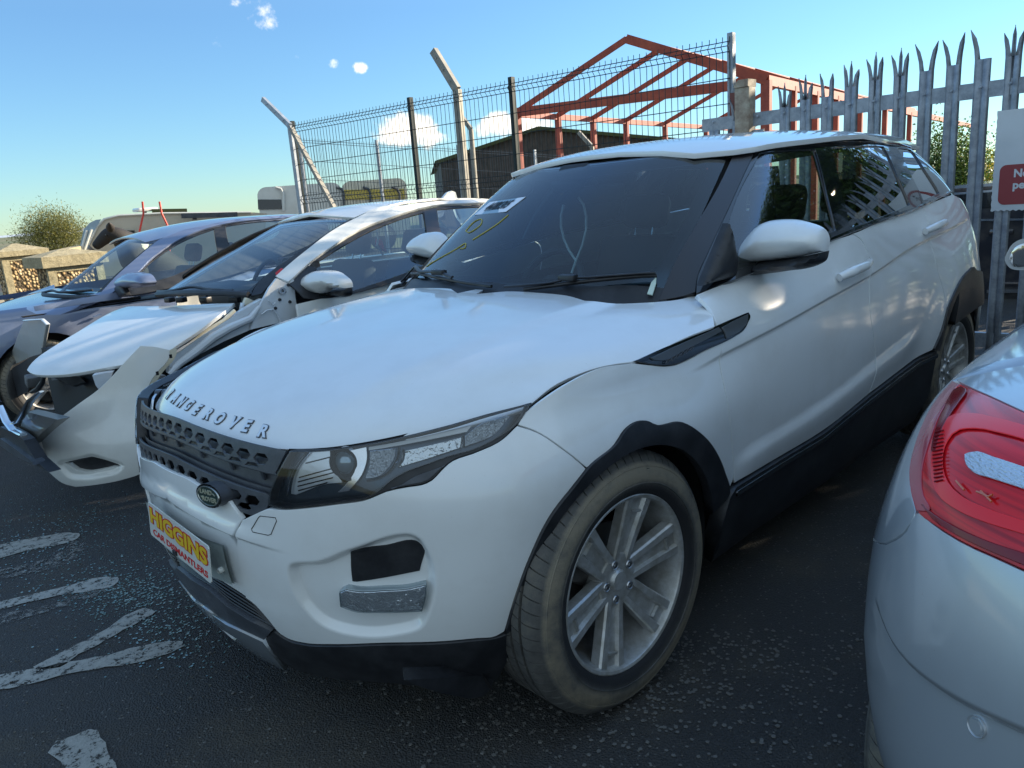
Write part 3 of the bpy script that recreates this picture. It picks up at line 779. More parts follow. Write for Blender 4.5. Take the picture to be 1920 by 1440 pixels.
M_REFL = reflector('lamp_reflector', (.74, .79, .84), 30, .10, rough=.28, metal=.75)
M_FLUTE = reflector('fluted_reflector', (.62, .68, .74), 200, .7, rough=.3)
M_TURN = reflector('indicator_reflector', (.55, .58, .60), 45, 1.0, rough=.15)
M_HLBASE = mat('lamp_base', (.055, .08, .11), .25, .7)
M_DRL = mat('light_guide', (.75, .78, .80), .25, 0, coat=1)
hlpart('lamp_base', SH3, hl_out, M_HLBASE, step=.03, edge=.02, off=.004, depth=0, gap=.003)
hlpart('louvre_panel', SH2, Zl([(300,412,1),(450,398,1),(462,470),(490,560),(545,640,1),(430,650),(200,728,1),(160,722,1),(170,640),(215,520)]), M_REFL, step=.012, edge=.008, off=-.006, depth=.008)
for kk, (a_, b_) in enumerate((((228,598),(480,530)), ((220,630),(480,562)), ((218,662),(470,600)), ((222,694),(430,636)), ((275,495),(455,450)))):
    for k in (0, 1): 
        mb = MB(); mb.tube(SH2.P(SH2.hits(Zl([a_, b_])), -.003)*[1, (1, -1)[k], 1], .0016, 5); mb.make('louvre_line', SUVHL[k], M_VOID)
hlpart('chrome_blade', SH2, Zl([(590,400,1),(722,372,1),(728,450),(700,560),(600,692,1),(512,704,1),(590,620),(640,530),(640,460)]), M_CHROME, step=.012, edge=.008, off=.006, depth=.01)
hlpart('side_lamp', SH2, Zl([(742,402,1),(928,382,1),(925,440),(880,525),(800,592),(705,606,1),(735,520)]), M_FLUTE, step=.012, edge=.008, off=.0, depth=.006)
for k in (0, 1):
    for px_, r_, m_ in ((Zl([(478,400),(485,480),(520,560),(575,610),(610,600)]), .005, M_VOID), (Zl([(955,384),(945,450),(905,530),(820,598),(725,618)]), .0035, M_CHROME), (Zl([(985,395),(975,470),(945,525)]), .003, M_CHROME), (Zl([(1415,300),(1405,385)]), .003, M_CHROME), (Zl([(300,412),(215,520),(170,640),(158,724)]), .002, M_CHROME)):
        mb = MB(); mb.tube(SH2.P(crspline(SH2.hits(px_), False, 5), .006)*[1, (1, -1)[k], 1], r_, 6); mb.make('chrome_ring', SUVHL[k], m_)
    c = SH2.P(SH2.hit(*Zl([(552,492)])[0]), -.006)[0]
    n_ = np.array([-.86, -.5, .08]); n_ /= np.linalg.norm(n_)
    s_ = (1, -1)[k]; c = c*[1, s_, 1]; n2 = n_*[1, s_, 1]
    Mx = Matrix.Translation(c) @ Vector(n2).to_track_quat('Z', 'Y').to_matrix().to_4x4()
    mb = MB(); mb.lathe([(.0365, -.03), (.0365, .006), (.033, .010), (.029, .006), (.029, -.02)], Mx, 40); mb.make('projector_ring', SUVHL[k], M_GLOSS)
    mb = MB(); mb.lathe([(.029, .002), (.027, .004), (.025, .000)], Mx, 40); mb.make('projector_bezel', SUVHL[k], M_CHROME)
    mb = MB(); mb.lathe([(.0001, .014)]+[(.026*math.sin(t), .014-.016*(1-math.cos(t))) for t in np.linspace(.15, 1.5, 9)], Mx, 36)
    mb.make('projector_lens', SUVHL[k], mat('projector_glass', (.25, .34, .40), .03, .6, coat=1) if k == 0 else bpy.data.materials['projector_glass'])
hlpart('indicator', SH2, Zl([(995,400,1),(1408,300,1),(1398,382,1),(940,528,1),(985,470)]), M_TURN, step=.012, edge=.008, off=-.004, depth=.006)
hlpart('position_lamp', SH2, Zl([(1425,298,1),(1530,215),(1760,145,1),(1650,280),(1425,378,1)]), M_FLUTE, step=.012, edge=.008, off=.002, depth=.006)
hlpart('light_guide', SH2, Zl([(735,375,1),(1100,310),(1480,222,1),(1440,275,1),(1100,345),(735,405,1)]), M_DRL, step=.014, edge=.008, off=.010, depth=.004)
hlpart('washer_cap', SB, Zl([(885,682,1),(980,640),(1060,590),(1180,545),(1290,505,1),(1225,560),(1180,605),(1000,655)]), M_GREYPL, step=.014, edge=.008, off=.002, depth=.006)

# grille
def hexab(a, b, w, h, cut=None):
    p = [(a-w, b), (a-w*.5, b+h), (a+w*.5, b+h), (a+w, b), (a+w*.5, b-h), (a-w*.5, b-h)]
    p = np.array(p)
    if cut is not None:
        lo = cut(a); p = np.array([(x, max(y, lo)) for x, y in p])
    return p
_sa = lambda a: math.sqrt(a*a+.006)-.02
gt = lambda a: .905-.078*_sa(a); gb = lambda a: .851-.095*_sa(a)
lt2 = lambda a: .800-.11*_sa(a); lb2 = lambda a: .747-.10*_sa(a)
AE = .474
def strip_poly(top, bot, a1, a2, n=24):
    x = np.linspace(-1, 1, n)
    return np.vstack([[(a1*t, top(a1*t)) for t in x[::-1]], [(a2*t, bot(a2*t)) for t in x]])
GR = empty('grille', (.05, 0, .8), None, None); 
for k_ in ('label', 'category'):
    if k_ in GR: del GR[k_]
GR.parent = SUV; GR.matrix_parent_inverse = Matrix.Translation(SUV.location).inverted(); GR.location = (.05, 0, .8)
def glink(name, me, m): 
    o = bpy.data.objects.new(name, me); COL.objects.link(o); me.materials.append(m); o.parent = GR; o.matrix_parent_inverse = Matrix.Translation((.05, 0, .8)).inverted(); return o
hx = [hexab(a, .882-.097*_sa(a), .0275, .0138) for a in np.arange(-6.5, 7)*.063]
hx += [hexab(a, .854-.095*_sa(a), .0275, .0138, lambda q_: gb(q_)+.006) for a in np.arange(-6, 7)*.063]
glink('upper_mesh', patch(SG, strip_poly(gt, gb, .49, .455), hx, step=.02, edge=.0085, off=.006, depth=.007, gap=0, bev=.0012), M_GREYPL)
hx = [hexab(a, .776-.108*_sa(a), .0275, .0138) for a in np.arange(-6, 6.5)*.063 if not .19 < a < .30]
hx += [hexab(a, .749-.103*_sa(a), .0275, .0130, lambda q_: lb2(q_)-.006) for a in np.arange(-5.5, 6)*.063 if not .22 < a < .27]
glink('lower_mesh', patch(SG, strip_poly(lambda a: lt2(a)+.004, lambda a: lb2(a)-.014, .445, .405), hx, step=.02, edge=.0085, off=.010, depth=.007, gap=0, bev=.0012), M_GREYPL)
glink('middle_band', patch(SG, strip_poly(lambda a: gb(a)+.03, lambda a: lt2(a)+.002, .47, .445), step=.025, edge=.012, off=-.020, depth=.0), M_GREYPL)
glink('band_slope', patch(SG, strip_poly(lambda a: lt2(a)+.016, lambda a: lt2(a)-.004, .45, .445), step=.025, edge=.012, off=-.008, depth=.0), M_GREYPL)
glink('grille_back', patch(SG, strip_poly(lambda a: gt(a), lambda a: lb2(a)-.02, .52, .45), step=.05, off=-.045, depth=0), M_VOID)
for a in (-.26, -.13, .0, .14, .28, .40):
    mb = MB(); p0 = SG.P([a, gb(a)+.006], -.004)[0]; p1 = SG.P([a, gb(a)-.026], -.016)[0]; mb.bar(p0, p1, .006, .012); glink('grille_strut', bm_mesh(mb.bm, .6), M_GREYPL)
mb = MB(); mb.tube([SG.P([a, gb(a)+.001], .002)[0] for a in np.linspace(-.46, .46, 60)], .004, 8); glink('grille_bar', bm_mesh(mb.bm, .6), M_GREYPL)
# badge
bc = SG.hit(*q(260, 740, 5.5375, [(878, 1005)])[0]); bP = SG.P(bc, .042)[0]; bN = SG.nrm0([bc])[0]
bU = np.cross([0, 0, 1], bN); bU /= np.linalg.norm(bU); bV = np.cross(bN, bU)
BD = Matrix([[bU[i], bV[i], bN[i], bP[i]] for i in range(3)]+[[0, 0, 0, 1]])
def ell(m, sx, sy): return m @ Matrix.Diagonal((sx, sy, 1, 1))
mb = MB(); mb.lathe([(1.0, -.03), (1.0, .0), (.97, .003), (.90, .003), (.88, .001)], ell(BD, .047, .026), 48); glink('badge_rim', bm_mesh(mb.bm, .6), mat('badge_silver', (.55, .56, .52), .3, 1))
mb = MB(); mb.lathe([(.0001, .0015), (.89, .0015)], ell(BD, .047, .026), 48); glink('badge_face', bm_mesh(mb.bm, .6), mat('badge_green', (.012, .035, .025), .3, .2, coat=1))
MBG = mat('badge_letters', (.75, .72, .55), .3, .8)
for body, dx, dy in (('LAND', -.008, .009), ('ROVER', .004, -.009)):
    f = lambda u, v, w, dx=dx, dy=dy: (BD @ Vector((u+dx, v+dy, .002+w)))
    me_ = text_on('badge_text', body, SUV, MBG, f, size=.0165, extrude=.0006, offset=.0004, sx=1.15); me_.parent = GR; me_.matrix_parent_inverse = Matrix.Translation((.05, 0, .8)).inverted()
for (p_, q_) in (((.020, .0095), (.030, .0045)), ((-.030, -.004), (-.020, -.0095))):
    mb = MB(); mb.bar(BD @ Vector((*p_, .002)), BD @ Vector((*q_, .002)), .002); glink('badge_mark', bm_mesh(mb.bm, .6), MBG)
mb = MB()   # boss behind the badge
mb.lathe([(1.0, -.055), (1.02, .0)], ell(BD, .052, .030), 40); glink('badge_boss', bm_mesh(mb.bm, .6), M_GREYPL)

# RANGE ROVER letters on the bonnet lip
for ch, (lx, ly) in zip('RANGEROVER', q(240, 680, 3, [(236,180),(268,205),(302,226),(344,244),(390,270),(452,294),(517,318),(597,342),(668,362),(762,390)])):
    ab = HD.hit(lx, ly); p0 = HD.P(ab)[0]; n = HD.N([ab])[0]
    ea = HD.P(ab+[.01, 0])[0]-p0; eb = HD.P(ab-[0, .01])[0]-p0; ka = .01/np.linalg.norm(ea); kb = .01/np.linalg.norm(eb)
    def f(u, v, w, ab=ab, ka=ka, kb=kb):
        c = ab+np.array([v*ka, -u*kb]); return HD.P(c)[0]+HD.N([c])[0]*(w+.001)
    text_on('letter_shadow_line', ch, SUV, M_GREYPL, f, size=.047, extrude=.0012, offset=.0036)
    text_on('bonnet_letter', ch, SUV, M_TEXT_SILVER, f, size=.047, extrude=.0025, offset=.0015, sx=1.0)

# fog lamp in its scoop
Zf = lambda p: q(620, 1000, 9, p)
panel('fog_recess', SUV, M_BLACK, SB, Zf([(315,370),(420,335),(900,270),(1480,208),(1530,240),(1500,680,1),(400,890,1),(325,885,1),(300,520)]), both=True, step=.012, edge=.008, off=.003, depth=.004, gap=0)
fa = outline(SB, Zf([(150,1000,1),(255,955,1),(450,985),(900,965),(1300,930),(1600,850,1),(1605,1000),(1540,1275,1),(1300,1300),(800,1325),(400,1310),(170,1230,1)]))
MFOG = reflector('fog_reflector', (.86, .90, .93), 40, 1.0, rough=.16, metal=.8)
MFOGB = mat('fog_housing', (.30, .36, .38), .25, .3, coat=1)
for k in (False, True):
    fg = link('fog_lamp', patch(SB, fa, step=.008, edge=.006, off=.020, depth=.045, gap=0, bev=.002, mirror=k), SUV, MFOGB)
    link('fog_reflector', patch(SB, offset_poly(resample(fa, .006), .003), step=.006, edge=.005, off=.0215, depth=.002, gap=0, mirror=k), fg, MFOG)
    link('fog_lens', patch(SB, fa, step=.01, edge=.006, off=.0255, depth=.006, gap=.001, bev=.002, mirror=k), fg, G_LENS)
# towing-eye cover: thin outline groove
tw = SB.hits(q(240, 680, 3, [(745,862),(830,872),(836,890),(805,965),(790,970),(705,950),(697,935),(735,870)]))
_twp = tw
for k in (1, -1):
    mb = MB(); P_ = SB.P(np.vstack([_twp, _twp[:1]]), .0004)*[1, k, 1]; mb.tube(P_, .0011, 5, cap=False); mb.make('tow_eye_cover', SUV, M_RUBBER)

# number plates
M_PLATE = paint('plate_white', (.70, .71, .66), .35)
M_RED = mat('sign_red', (.55, .02, .02), .4); M_YEL = mat('sign_yellow', (.72, .46, .01), .4)
def plate_frame(c, u, v):
    u = np.array(u, float); u /= np.linalg.norm(u); v = np.array(v, float); v -= u*(v@u); v /= np.linalg.norm(v); n = np.cross(u, v)
    return Matrix([[u[i], v[i], n[i], c[i]] for i in range(3)]+[[0, 0, 0, 1]])
# the car's own plate follows the bumper curve
npl = [SB.P([a, 0.546], .010)[0] for a in np.linspace(-.262, .262, 20)]
mb = MB()
for (z0, z1, o_) in ((.490, .602, 0),):
    mb.grid(lambda s, t: Vector(SB.P([-.262+.524*s, .546+(t-.5)*.112], .012)[0]), 20, 2)
    mb.grid(lambda s, t: Vector(SB.P([-.262+.524*(1-s), .546+(t-.5)*.112], .006)[0]), 20, 2)
mb.make('number_plate', SUV, mat('old_plate', (.30, .34, .33), .35, coat=.3))
mb = MB(); c = SB.P([.235, .53], .018)[0]; mb.lathe([(.0001, .006), (.006, .006), (.009, .001), (.009, -.006)], Matrix.Translation(c) @ Vector((-1, -.25, 0)).to_track_quat('Z', 'Y').to_matrix().to_4x4(), 16); mb.make('plate_screw', SUV, M_PLATE)
SIGN = empty('sign_plate', (0, 0, .52), 'white plate with yellow and red HIGGINS lettering on the nose of the SUV', 'sign plate')
_tl = onplane(272, 938, (-.038, 0, 0), (-1, 0, .06)); _br = onplane(402, 1098, (-.038, 0, 0), (-1, 0, .06)); _tr = onplane(385, 1023, (-.038, 0, 0), (-1, 0, .06)); _bl = _tl+_br-_tr
PF = plate_frame((_tl+_br)/2, _tr-_tl, _tl-_bl); PW = np.linalg.norm(_tr-_tl); PH = np.linalg.norm(_tl-_bl)
print('sign plate', PW, PH, _tl, _br)
mb = MB(); rr = [(x, y) for x, y in [(-PW/2+.006, -PH/2), (PW/2-.006, -PH/2), (PW/2, -PH/2+.006), (PW/2, PH/2-.006), (PW/2-.006, PH/2), (-PW/2+.006, PH/2), (-PW/2, PH/2-.006), (-PW/2, -PH/2+.006)]]
mb.prism(rr, lambda p: PF @ Vector((p[0], p[1], 0)), lambda p: PF @ Vector((p[0], p[1], -.003))); mb.make('plate_sheet', SIGN, M_PLATE, smooth=None)
s1 = PH*.58
text_on('word', 'HIGGINS', SIGN, M_RED, lambda u, v, w: PF @ Vector((u, v+PH*.13, .0006+w*.2)), size=s1, extrude=.001, offset=s1*.085, sx=PW*.80/(s1*3.35))
text_on('word', 'HIGGINS', SIGN, M_YEL, lambda u, v, w: PF @ Vector((u, v+PH*.13, .0014+w*.2)), size=s1, extrude=.001, offset=s1*.038, sx=PW*.80/(s1*3.35))
s2 = PH*.24
text_on('word', 'CAR DISMANTLERS', SIGN, M_RED, lambda u, v, w: PF @ Vector((u+PW*.01, v-PH*.33, .0006+w*.2)), size=s2, extrude=.001, offset=s2*.03, sx=PW*.84/(s2*8.0))
mb = MB(); c0 = PF @ Vector((-.02, -PH*.42, .002)); mb.box(c0, (.006, .022, .012)); mb.tube([c0, c0+Vector((-.004, -.008, -.02)), c0+Vector((0, -.012, -.035))], .0022, 6); mb.make('wire_clip', SIGN, M_BLACK)

# door handles, vent, mirrors, wipers
for px_ in ([(1567,523),(1580,515),(1604,503),(1624,492)], [(1729,436),(1741,430),(1754,424),(1766,419)]):
    far = px_[0][0] > 1700
    o = tube_on('door_handle', SB, px_, [.015, .019, .018, .013], [.014, .040, .040, .016], SUV, M_WHITE, 14, True)
vent_o = q(1140, 560, 6.857, [(352,800,1),(700,640),(1000,518),(1400,348),(1600,262),(1795,182,1),(1812,205),(1790,310),(1740,400),(1640,475),(1480,560),(1250,655),(1000,785),(860,840),(700,858),(560,842),(430,822)])
panel('side_vent', SUV, M_GLOSS, SB, vent_o, both=True, step=.012, edge=.008, off=.004, depth=.012, gap=.0005)
panel('vent_blade', SUV, mat('vent_grey', (.10, .11, .12), .3, .3, coat=.4), SB, q(1140, 560, 6.857, [(520,765,1),(900,590),(1180,470),(1400,375,1),(1440,430,1),(1200,555),(900,700),(720,795),(560,800,1)]), both=True, step=.01, edge=.008, off=.010, depth=.008)
panel('vent_tail', SUV, bpy.data.materials['vent_grey'], SB, q(1140, 560, 6.857, [(1440,375,1),(1600,290),(1785,205,1),(1770,320),(1700,405),(1500,525,1),(1480,450)]), both=True, step=.01, edge=.008, off=.008, depth=.006)
vm = SB.hits(q(1140, 560, 6.857, [(720+i*62+(j*25), 820-i*32+j*-30+0) for i in range(6) for j in range(2)]))
mb = MB()
for p_ in vm:
    c = SB.P(p_, .010)[0]; mb.lathe([(.0052, .0), (.0042, .002), (.0032, .0)], Matrix.Translation(c) @ Matrix.Rotation(PI/2, 4, 'X'), 6)
mb.make('vent_mesh', SUV, M_GREYPL)

def pillow(name, parent, material, px, plane_ax, v0, H, w, sgn=-1, both=True, step=.012, back=.0, label=None, power=.5, seg=6):
    """domed solid whose outline lies in an axis plane; bulges towards sgn along the axis"""
    i = 'xyz'.index(plane_ax); o3 = np.array([at(p[0], p[1], plane_ax, v0) for p in px]); ax = [k for k in range(3) if k != i]
    cs = [k for k, p in enumerate(px) if len(p) > 2 and p[2]]
    O = resample(crspline(o3[:, ax], True, seg, cs), step*.6)
    if area2(O) < 0: O = O[::-1]
    lo, hi = O.min(0), O.max(0); X, Y = np.meshgrid(np.arange(lo[0], hi[0], step), np.arange(lo[1], hi[1], step), indexing='ij'); I = np.stack([X.ravel(), Y.ravel()], 1)
    I = I[inside(I, O)]; I = I[polydist(I, O) > step*.3]
    ring = offset_poly(O, step*.25); V = np.vstack([O, ring, I]); n = len(O)
    r = geometry.delaunay_2d_cdt([Vector((float(a), float(b))) for a, b in V], [(k, (k+1) % n) for k in range(n)], [], 0, 1e-7)
    vc = np.array([tuple(v) for v in r[0]]); F = np.array([f for f in r[2] if len(f) == 3]); F = F[inside(vc[F].mean(1), O)]
    d = polydist(vc, O); t = np.clip(d/w, 0, 1); h = H*(1-(1-t)**2)**power
    out = []
    for sg in ((1, -1) if both else (1,)):
        P_ = np.zeros((len(vc)*2, 3)); P_[:len(vc), ax] = vc; P_[len(vc):, ax] = vc
        P_[:len(vc), i] = v0+sgn*h; P_[len(vc):, i] = v0-sgn*(back+0*h)
        fs = [tuple(f) for f in F]+[tuple(k+len(vc) for k in f[::-1]) for f in F]
        # walls
        ec = {}
        for f in F:
            for k in range(3): ec[(f[k], f[(k+1) % 3])] = 1
        for (a, b) in list(ec):
            if (b, a) not in ec: fs.append((b, a, a+len(vc), b+len(vc)))
        bm = bmesh.new(); vs = [bm.verts.new(p*[1, sg, 1]) for p in P_]
        for f in fs:
            try: bm.faces.new([vs[int(k)] for k in f])
            except ValueError: pass
        bmesh.ops.remove_doubles(bm, verts=bm.verts, dist=1e-6)
        out.append(link(name, bm_mesh(bm, .9), parent, material, label))
    return out
Zm = lambda p: q(1300, 390, 5.647, p)
mr = pillow('door_mirror', SUV, M_WHITE, Zm([(520,585,1),(515,430),(600,290),(740,160),(950,122),(1180,150),(1400,270),(1418,330),(1400,455,1),(1150,510),(850,550)]), 'x', 1.77, .10, .10, back=.02)
for k in (0, 1):
    lo = pillow('mirror_base', mr[k], M_BLACK, Zm([(240,635,1),(520,590),(850,553),(1150,513),(1398,460,1),(1370,560),(1290,610),(1000,665),(700,705),(420,740,1),(330,700)]), 'x', 1.772, .085, .05, both=False, back=.03)[0]
    if k: lo.data.transform(Matrix.Diagonal((1, -1, 1, 1))); lo.data.flip_normals()
    lo.parent = mr[k]; 
pillow('mirror_sail', SUV, M_BLACK, Zm([(365,160,1),(400,330),(440,560,1),(420,740,1),(200,790),(90,825,1),(200,560)]), 'y', -.80, .03, .05, both=False, back=.02)
M_WIPER = plastic('wiper_black', (.010, .010, .012), .38)
W2 = lambda p: q(700, 200, 3, p)
def wiper(arm, blade, hub, nm='wiper'):
    ab = GH.hits(W2(arm)); mb = MB(); mb.tube(GH.P(crspline(ab, False, 5), .030), .008, 8, flat=.6)
    w = mb.make(nm, SUV, M_WIPER)
    ab = GH.hits(W2(blade)); mb = MB(); mb.tube(GH.P(crspline(ab, False, 5), .020), .0065, 8); o = mb.make('wiper_blade', w, M_WIPER)
    mb = MB(); c = GH.P(GH.hit(*W2([hub])[0]), .034)[0]; mb.box(c, (.03, .07, .022), bev=.006); mb.make('wiper_joint', w, M_WIPER)
    for ch in (o,): pass
    return w
wiper([(90,1005),(160,965),(300,955),(400,962),(470,990)], [(60,1020),(130,972),(250,958),(400,985),(540,1012),(680,1032)], (400,965))
wiper([(760,1045),(900,1035),(1040,1018),(1110,1000),(1200,995),(1400,980),(1590,968)], [(860,1050),(1000,1032),(1180,1008),(1400,985),(1595,972)], (1110,1000))
mb = MB(); tg = [GH.P(GH.hit(*p), .016)[0] for p in W2([(1592,975),(1590,1010),(1570,1075),(1542,1068),(1565,1005)])]
mb.prism(tg, lambda p: Vector(p), lambda p: Vector(p)+Vector((.001, 0, -.003))); mb.make('wiper_tag', SUV, mat('tag_pale', (.55, .66, .58), .6), smooth=None)
# cowl under the windscreen
cw = gsym([(0, .05), (.3, .05), (.55, .05), (.63, .045), (.66, -.02), (.66, -.05), (0, -.05)])
link('cowl', patch(GH, cw, step=.05, off=.004, depth=.01), SUV, M_BLACK)

# ------------------------------------------------------------------ wheels
def tyre_material(name, dust, r0=.252, R=.368):
    m = mat(name, (.018, .018, .019), .7)
    tc = nd(m, 'ShaderNodeTexCoord'); sp = nd(m, 'ShaderNodeSeparateXYZ'); ln(m, tc.outputs['Object'], sp.inputs[0])
    cb = nd(m, 'ShaderNodeCombineXYZ'); ln(m, sp.outputs[0], cb.inputs[0]); ln(m, sp.outputs[1], cb.inputs[1])
    le = nd(m, 'ShaderNodeVectorMath', operation='LENGTH'); ln(m, cb.outputs[0], le.inputs[0])
    rad = nd(m, 'ShaderNodeMapRange'); rad.inputs[1].default_value = r0; rad.inputs[2].default_value = R; ln(m, le.outputs['Value'], rad.inputs[0])
    n = noise(m, 34, 9, .75); n2 = noise(m, 5, 3, .5)
    prof = ramp(m, rad.outputs[0], [(.0, g3(.0)), (.22, g3(.20)), (.42, g3(.80)), (.72, g3(.85)), (.80, g3(.42)), (.97, g3(.45))])
    a1 = nd(m, 'ShaderNodeMath', operation='MULTIPLY_ADD'); ln(m, n.outputs[0], a1.inputs[0]); a1.inputs[1].default_value = 1.1; a1.inputs[2].default_value = -.55
    a2 = nd(m, 'ShaderNodeMath', operation='MULTIPLY_ADD'); ln(m, n2.outputs[0], a2.inputs[0]); a2.inputs[1].default_value = 1.5; ln(m, a1.outputs[0], a2.inputs[2])
    a3 = nd(m, 'ShaderNodeMath', operation='MULTIPLY'); ln(m, prof.outputs[0], a3.inputs[0]); ln(m, a2.outputs[0], a3.inputs[1])
    r = ramp(m, a3.outputs[0], [(.10, (.018, .018, .020)), (.38, (.085, .082, .075)), (.72, dust)])
    ln(m, r.outputs[0], BS(m).inputs['Base Color']); f = noise(m, 260, 3, .6); bump(m, f.outputs[0], .5, .002); return m
M_TYRE = tyre_material('dusty_tyre', (.20, .172, .125))
M_RIM = mat('rim_silver', (.42, .43, .43), .34, .45, coat=.25, coat_rough=.2)
_n = noise(M_RIM, 22, 8, .7); _r = ramp(M_RIM, _n.outputs[0], [(.38, (.52, .53, .53)), (.62, (.36, .35, .32))]); ln(M_RIM, _r.outputs[0], BS(M_RIM).inputs['Base Color'])
M_DISC = mat('brake_disc', (.16, .15, .14), .45, .9)
def wheel_meshes(R=.368, rr=.252, w=.235, spokes=6):
    """local z = outwards"""
    I4 = Matrix.Identity(4); out = {}
    # tyre: side walls, shoulders with sipes, ribs and grooves
    prof = [(rr-.012, .085), (rr+.004, .103), (rr+.022, .112), (rr+.042, .1165), (rr+.060, .114), (rr+.078, .108), (R-.028, .101), (R-.018, .094), (R-.009, .084), (R-.003, .074)]
    gr = []
    for g in (.052, .016, -.020, -.056): gr += [(R, g+.005), (R-.008, g+.0035), (R-.008, g-.0035), (R, g-.005)]
    prof = prof+[(R, .068)]+gr+[(R, -.07), (R-.005, -.088), (R-.03, -.108), (rr+.05, -.116), (rr, -.09)]
    NB = 66; dth = 2*PI/NB; angs = []; dp_ = []
    for k in range(NB):
        for o_, dd_ in ((0, 0), (.0015, 1), (.0095, 1), (.0110, 0), (dth*.55, 0)): angs.append(k*dth+o_); dp_.append(dd_)
    N = len(angs); mb = MB(); vs = []; fs = []
    for i, (r, h) in enumerate(prof):
        for k in range(N):
            t = angs[k]; rad = r
            if dp_[k] and .025 < h < .1 and r > R-.027: rad -= .0060
            elif dp_[k] and abs(h) < .05 and r >= R-.001: rad -= .004
            t += (h-.07)*.9 if h > .02 else -.045
            vs.append((rad*math.cos(t), rad*math.sin(t), h))
    n = len(prof)
    for i in range(n-1):
        for k in range(N):
            k2 = (k+1) % N; fs.append((i*N+k, i*N+k2, (i+1)*N+k2, (i+1)*N+k))
    mb._add(vs, fs)
    for rad, hh in ((rr+.034, .1155), (rr+.078, .108)):    # moulded rings on the side wall
        mb.lathe([(rad-.0025, hh-.003), (rad-.001, hh+.0012), (rad+.001, hh+.0012), (rad+.0025, hh-.003)], I4, 120)
    out['tyre'] = bm_mesh(mb.bm, .5)
    # rim: barrel and lip
    mb = MB()
    mb.lathe([(rr+.001, .088), (rr+.001, .098), (rr-.003, .100), (rr-.010, .097), (rr-.014, .088), (rr-.018, .06), (rr-.030, .02), (rr-.033, -.09), (rr-.005, -.098)], I4, 96)
    out['rim'] = bm_mesh(mb.bm, .7)
    # spokes: two raised ribs either side of a channel
    sm = []
    for s in range(spokes):
        th = math.radians(72)+s*2*PI/spokes; mb = MB()
        cr = [(-1, -.034), (-.99, -.006), (-.90, .0), (-.48, .0), (-.38, -.011), (.38, -.011), (.48, .0), (.90, .0), (.99, -.006), (1, -.034)]
        rs = [.045, .075, .12, .17, .215, rr-.012]
        vs = []; fs = []
        for i, r in enumerate(rs):
            hw = .036+.014*((r-.045)/.2)**1.3*1.5; base = .060+.030*((r-.045)/.2)**1.1
            for (u, h) in cr:
                uu = u*hw; zz = base+(h if i else h*.6)
                vs.append((r*math.cos(th)-uu*math.sin(th), r*math.sin(th)+uu*math.cos(th), zz))
        m = len(cr)
        for i in range(len(rs)-1):
            for k in range(m-1): fs.append((i*m+k, i*m+k+1, (i+1)*m+k+1, (i+1)*m+k))
        mb._add(vs, fs)
        # rib across the channel near the rim
        mb.box((.200*math.cos(th), .200*math.sin(th), .060+.030*.78-.006), (.006, .036, .010), Matrix.Rotation(th, 3, 'Z'))
        sm.append(bm_mesh(mb.bm, .5))
    out['spokes'] = sm
    mb = MB(); mb.lathe([(.0001, .064), (.026, .064), (.029, .061), (.031, .056), (.060, .062), (.074, .058), (.082, .040), (.080, -.02)], I4, 60); out['hub'] = bm_mesh(mb.bm, .6)
    mb = MB(); mb.lathe([(.0001, .0665), (.0255, .0665), (.0275, .063)], I4, 36); out['cap'] = bm_mesh(mb.bm, .6)
    nuts = []
    for k in range(5):
        t = PI/2+.3+k*2*PI/5; c = Matrix.Translation((.054*math.cos(t), .054*math.sin(t), 0)); mb = MB()
        mb.lathe([(.013, .0625), (.0115, .0655), (.0095, .064), (.009, .058)], c, 20); mb.lathe([(.0001, .068), (.006, .068), (.0068, .066), (.007, .055)], c, 6); nuts.append(bm_mesh(mb.bm, .6))
    out['nuts'] = nuts
    mb = MB(); mb.lathe([(.04, -.0), (.15, .0), (.15, -.02), (.04, -.02)], I4, 48); out['disc'] = bm_mesh(mb.bm, .6)
    mb = MB(); mb.box((-.10, .075, -.005), (.09, .11, .06), Matrix.Rotation(-.6, 3, 'Z'), bev=.012); out['caliper'] = bm_mesh(mb.bm, .6)
    return out
def place_wheel(parent, WM, c, side, steer=0, spin=0, mats=None, nm='wheel', flatten=True):
    """side -1: outer face towards -y"""
    T = Matrix.Translation(c) @ Matrix.Rotation(steer, 4, 'Z') @ Matrix.Rotation(PI/2 if side < 0 else -PI/2, 4, 'X') @ Matrix.Rotation(spin, 4, 'Z')
    e = bpy.data.objects.new(nm, None); COL.objects.link(e); e.parent = parent
    pl = Matrix.Translation(parent.location) @ parent.rotation_euler.to_matrix().to_4x4()
    e.matrix_parent_inverse = pl.inverted(); e.matrix_basis = pl @ T if False else T
    tm, rm = (mats or (M_TYRE, M_RIM))
    def ch(name, me, m):
        if not me.materials: me.materials.append(m)
        o = bpy.data.objects.new(name, me); COL.objects.link(o); o.parent = e; return o
    ch('tyre', WM['tyre'], tm); ch('rim', WM['rim'], rm); ch('hub', WM['hub'], rm); ch('centre_cap', WM['cap'], rm)
    for s in WM['spokes']: ch('spoke', s, rm)
    for s in WM['nuts']: ch('wheel_nut', s, M_ALU)
    ch('brake_disc', WM['disc'], M_DISC); ch('brake_caliper', WM['caliper'], M_DISC)
    return e
WM = wheel_meshes(); M_TYREL = mat('tyre_letter', (.05, .048, .042), .7)
yo = -.832
for c_, sd, st in (((.858, yo, .364), -1, -.04), ((.858, -yo, .364), 1, -.04), ((3.68, -.815, .372), -1, 0), ((3.68, .815, .372), 1, 0)):
    place_wheel(SUV, WM, c_, sd, st)

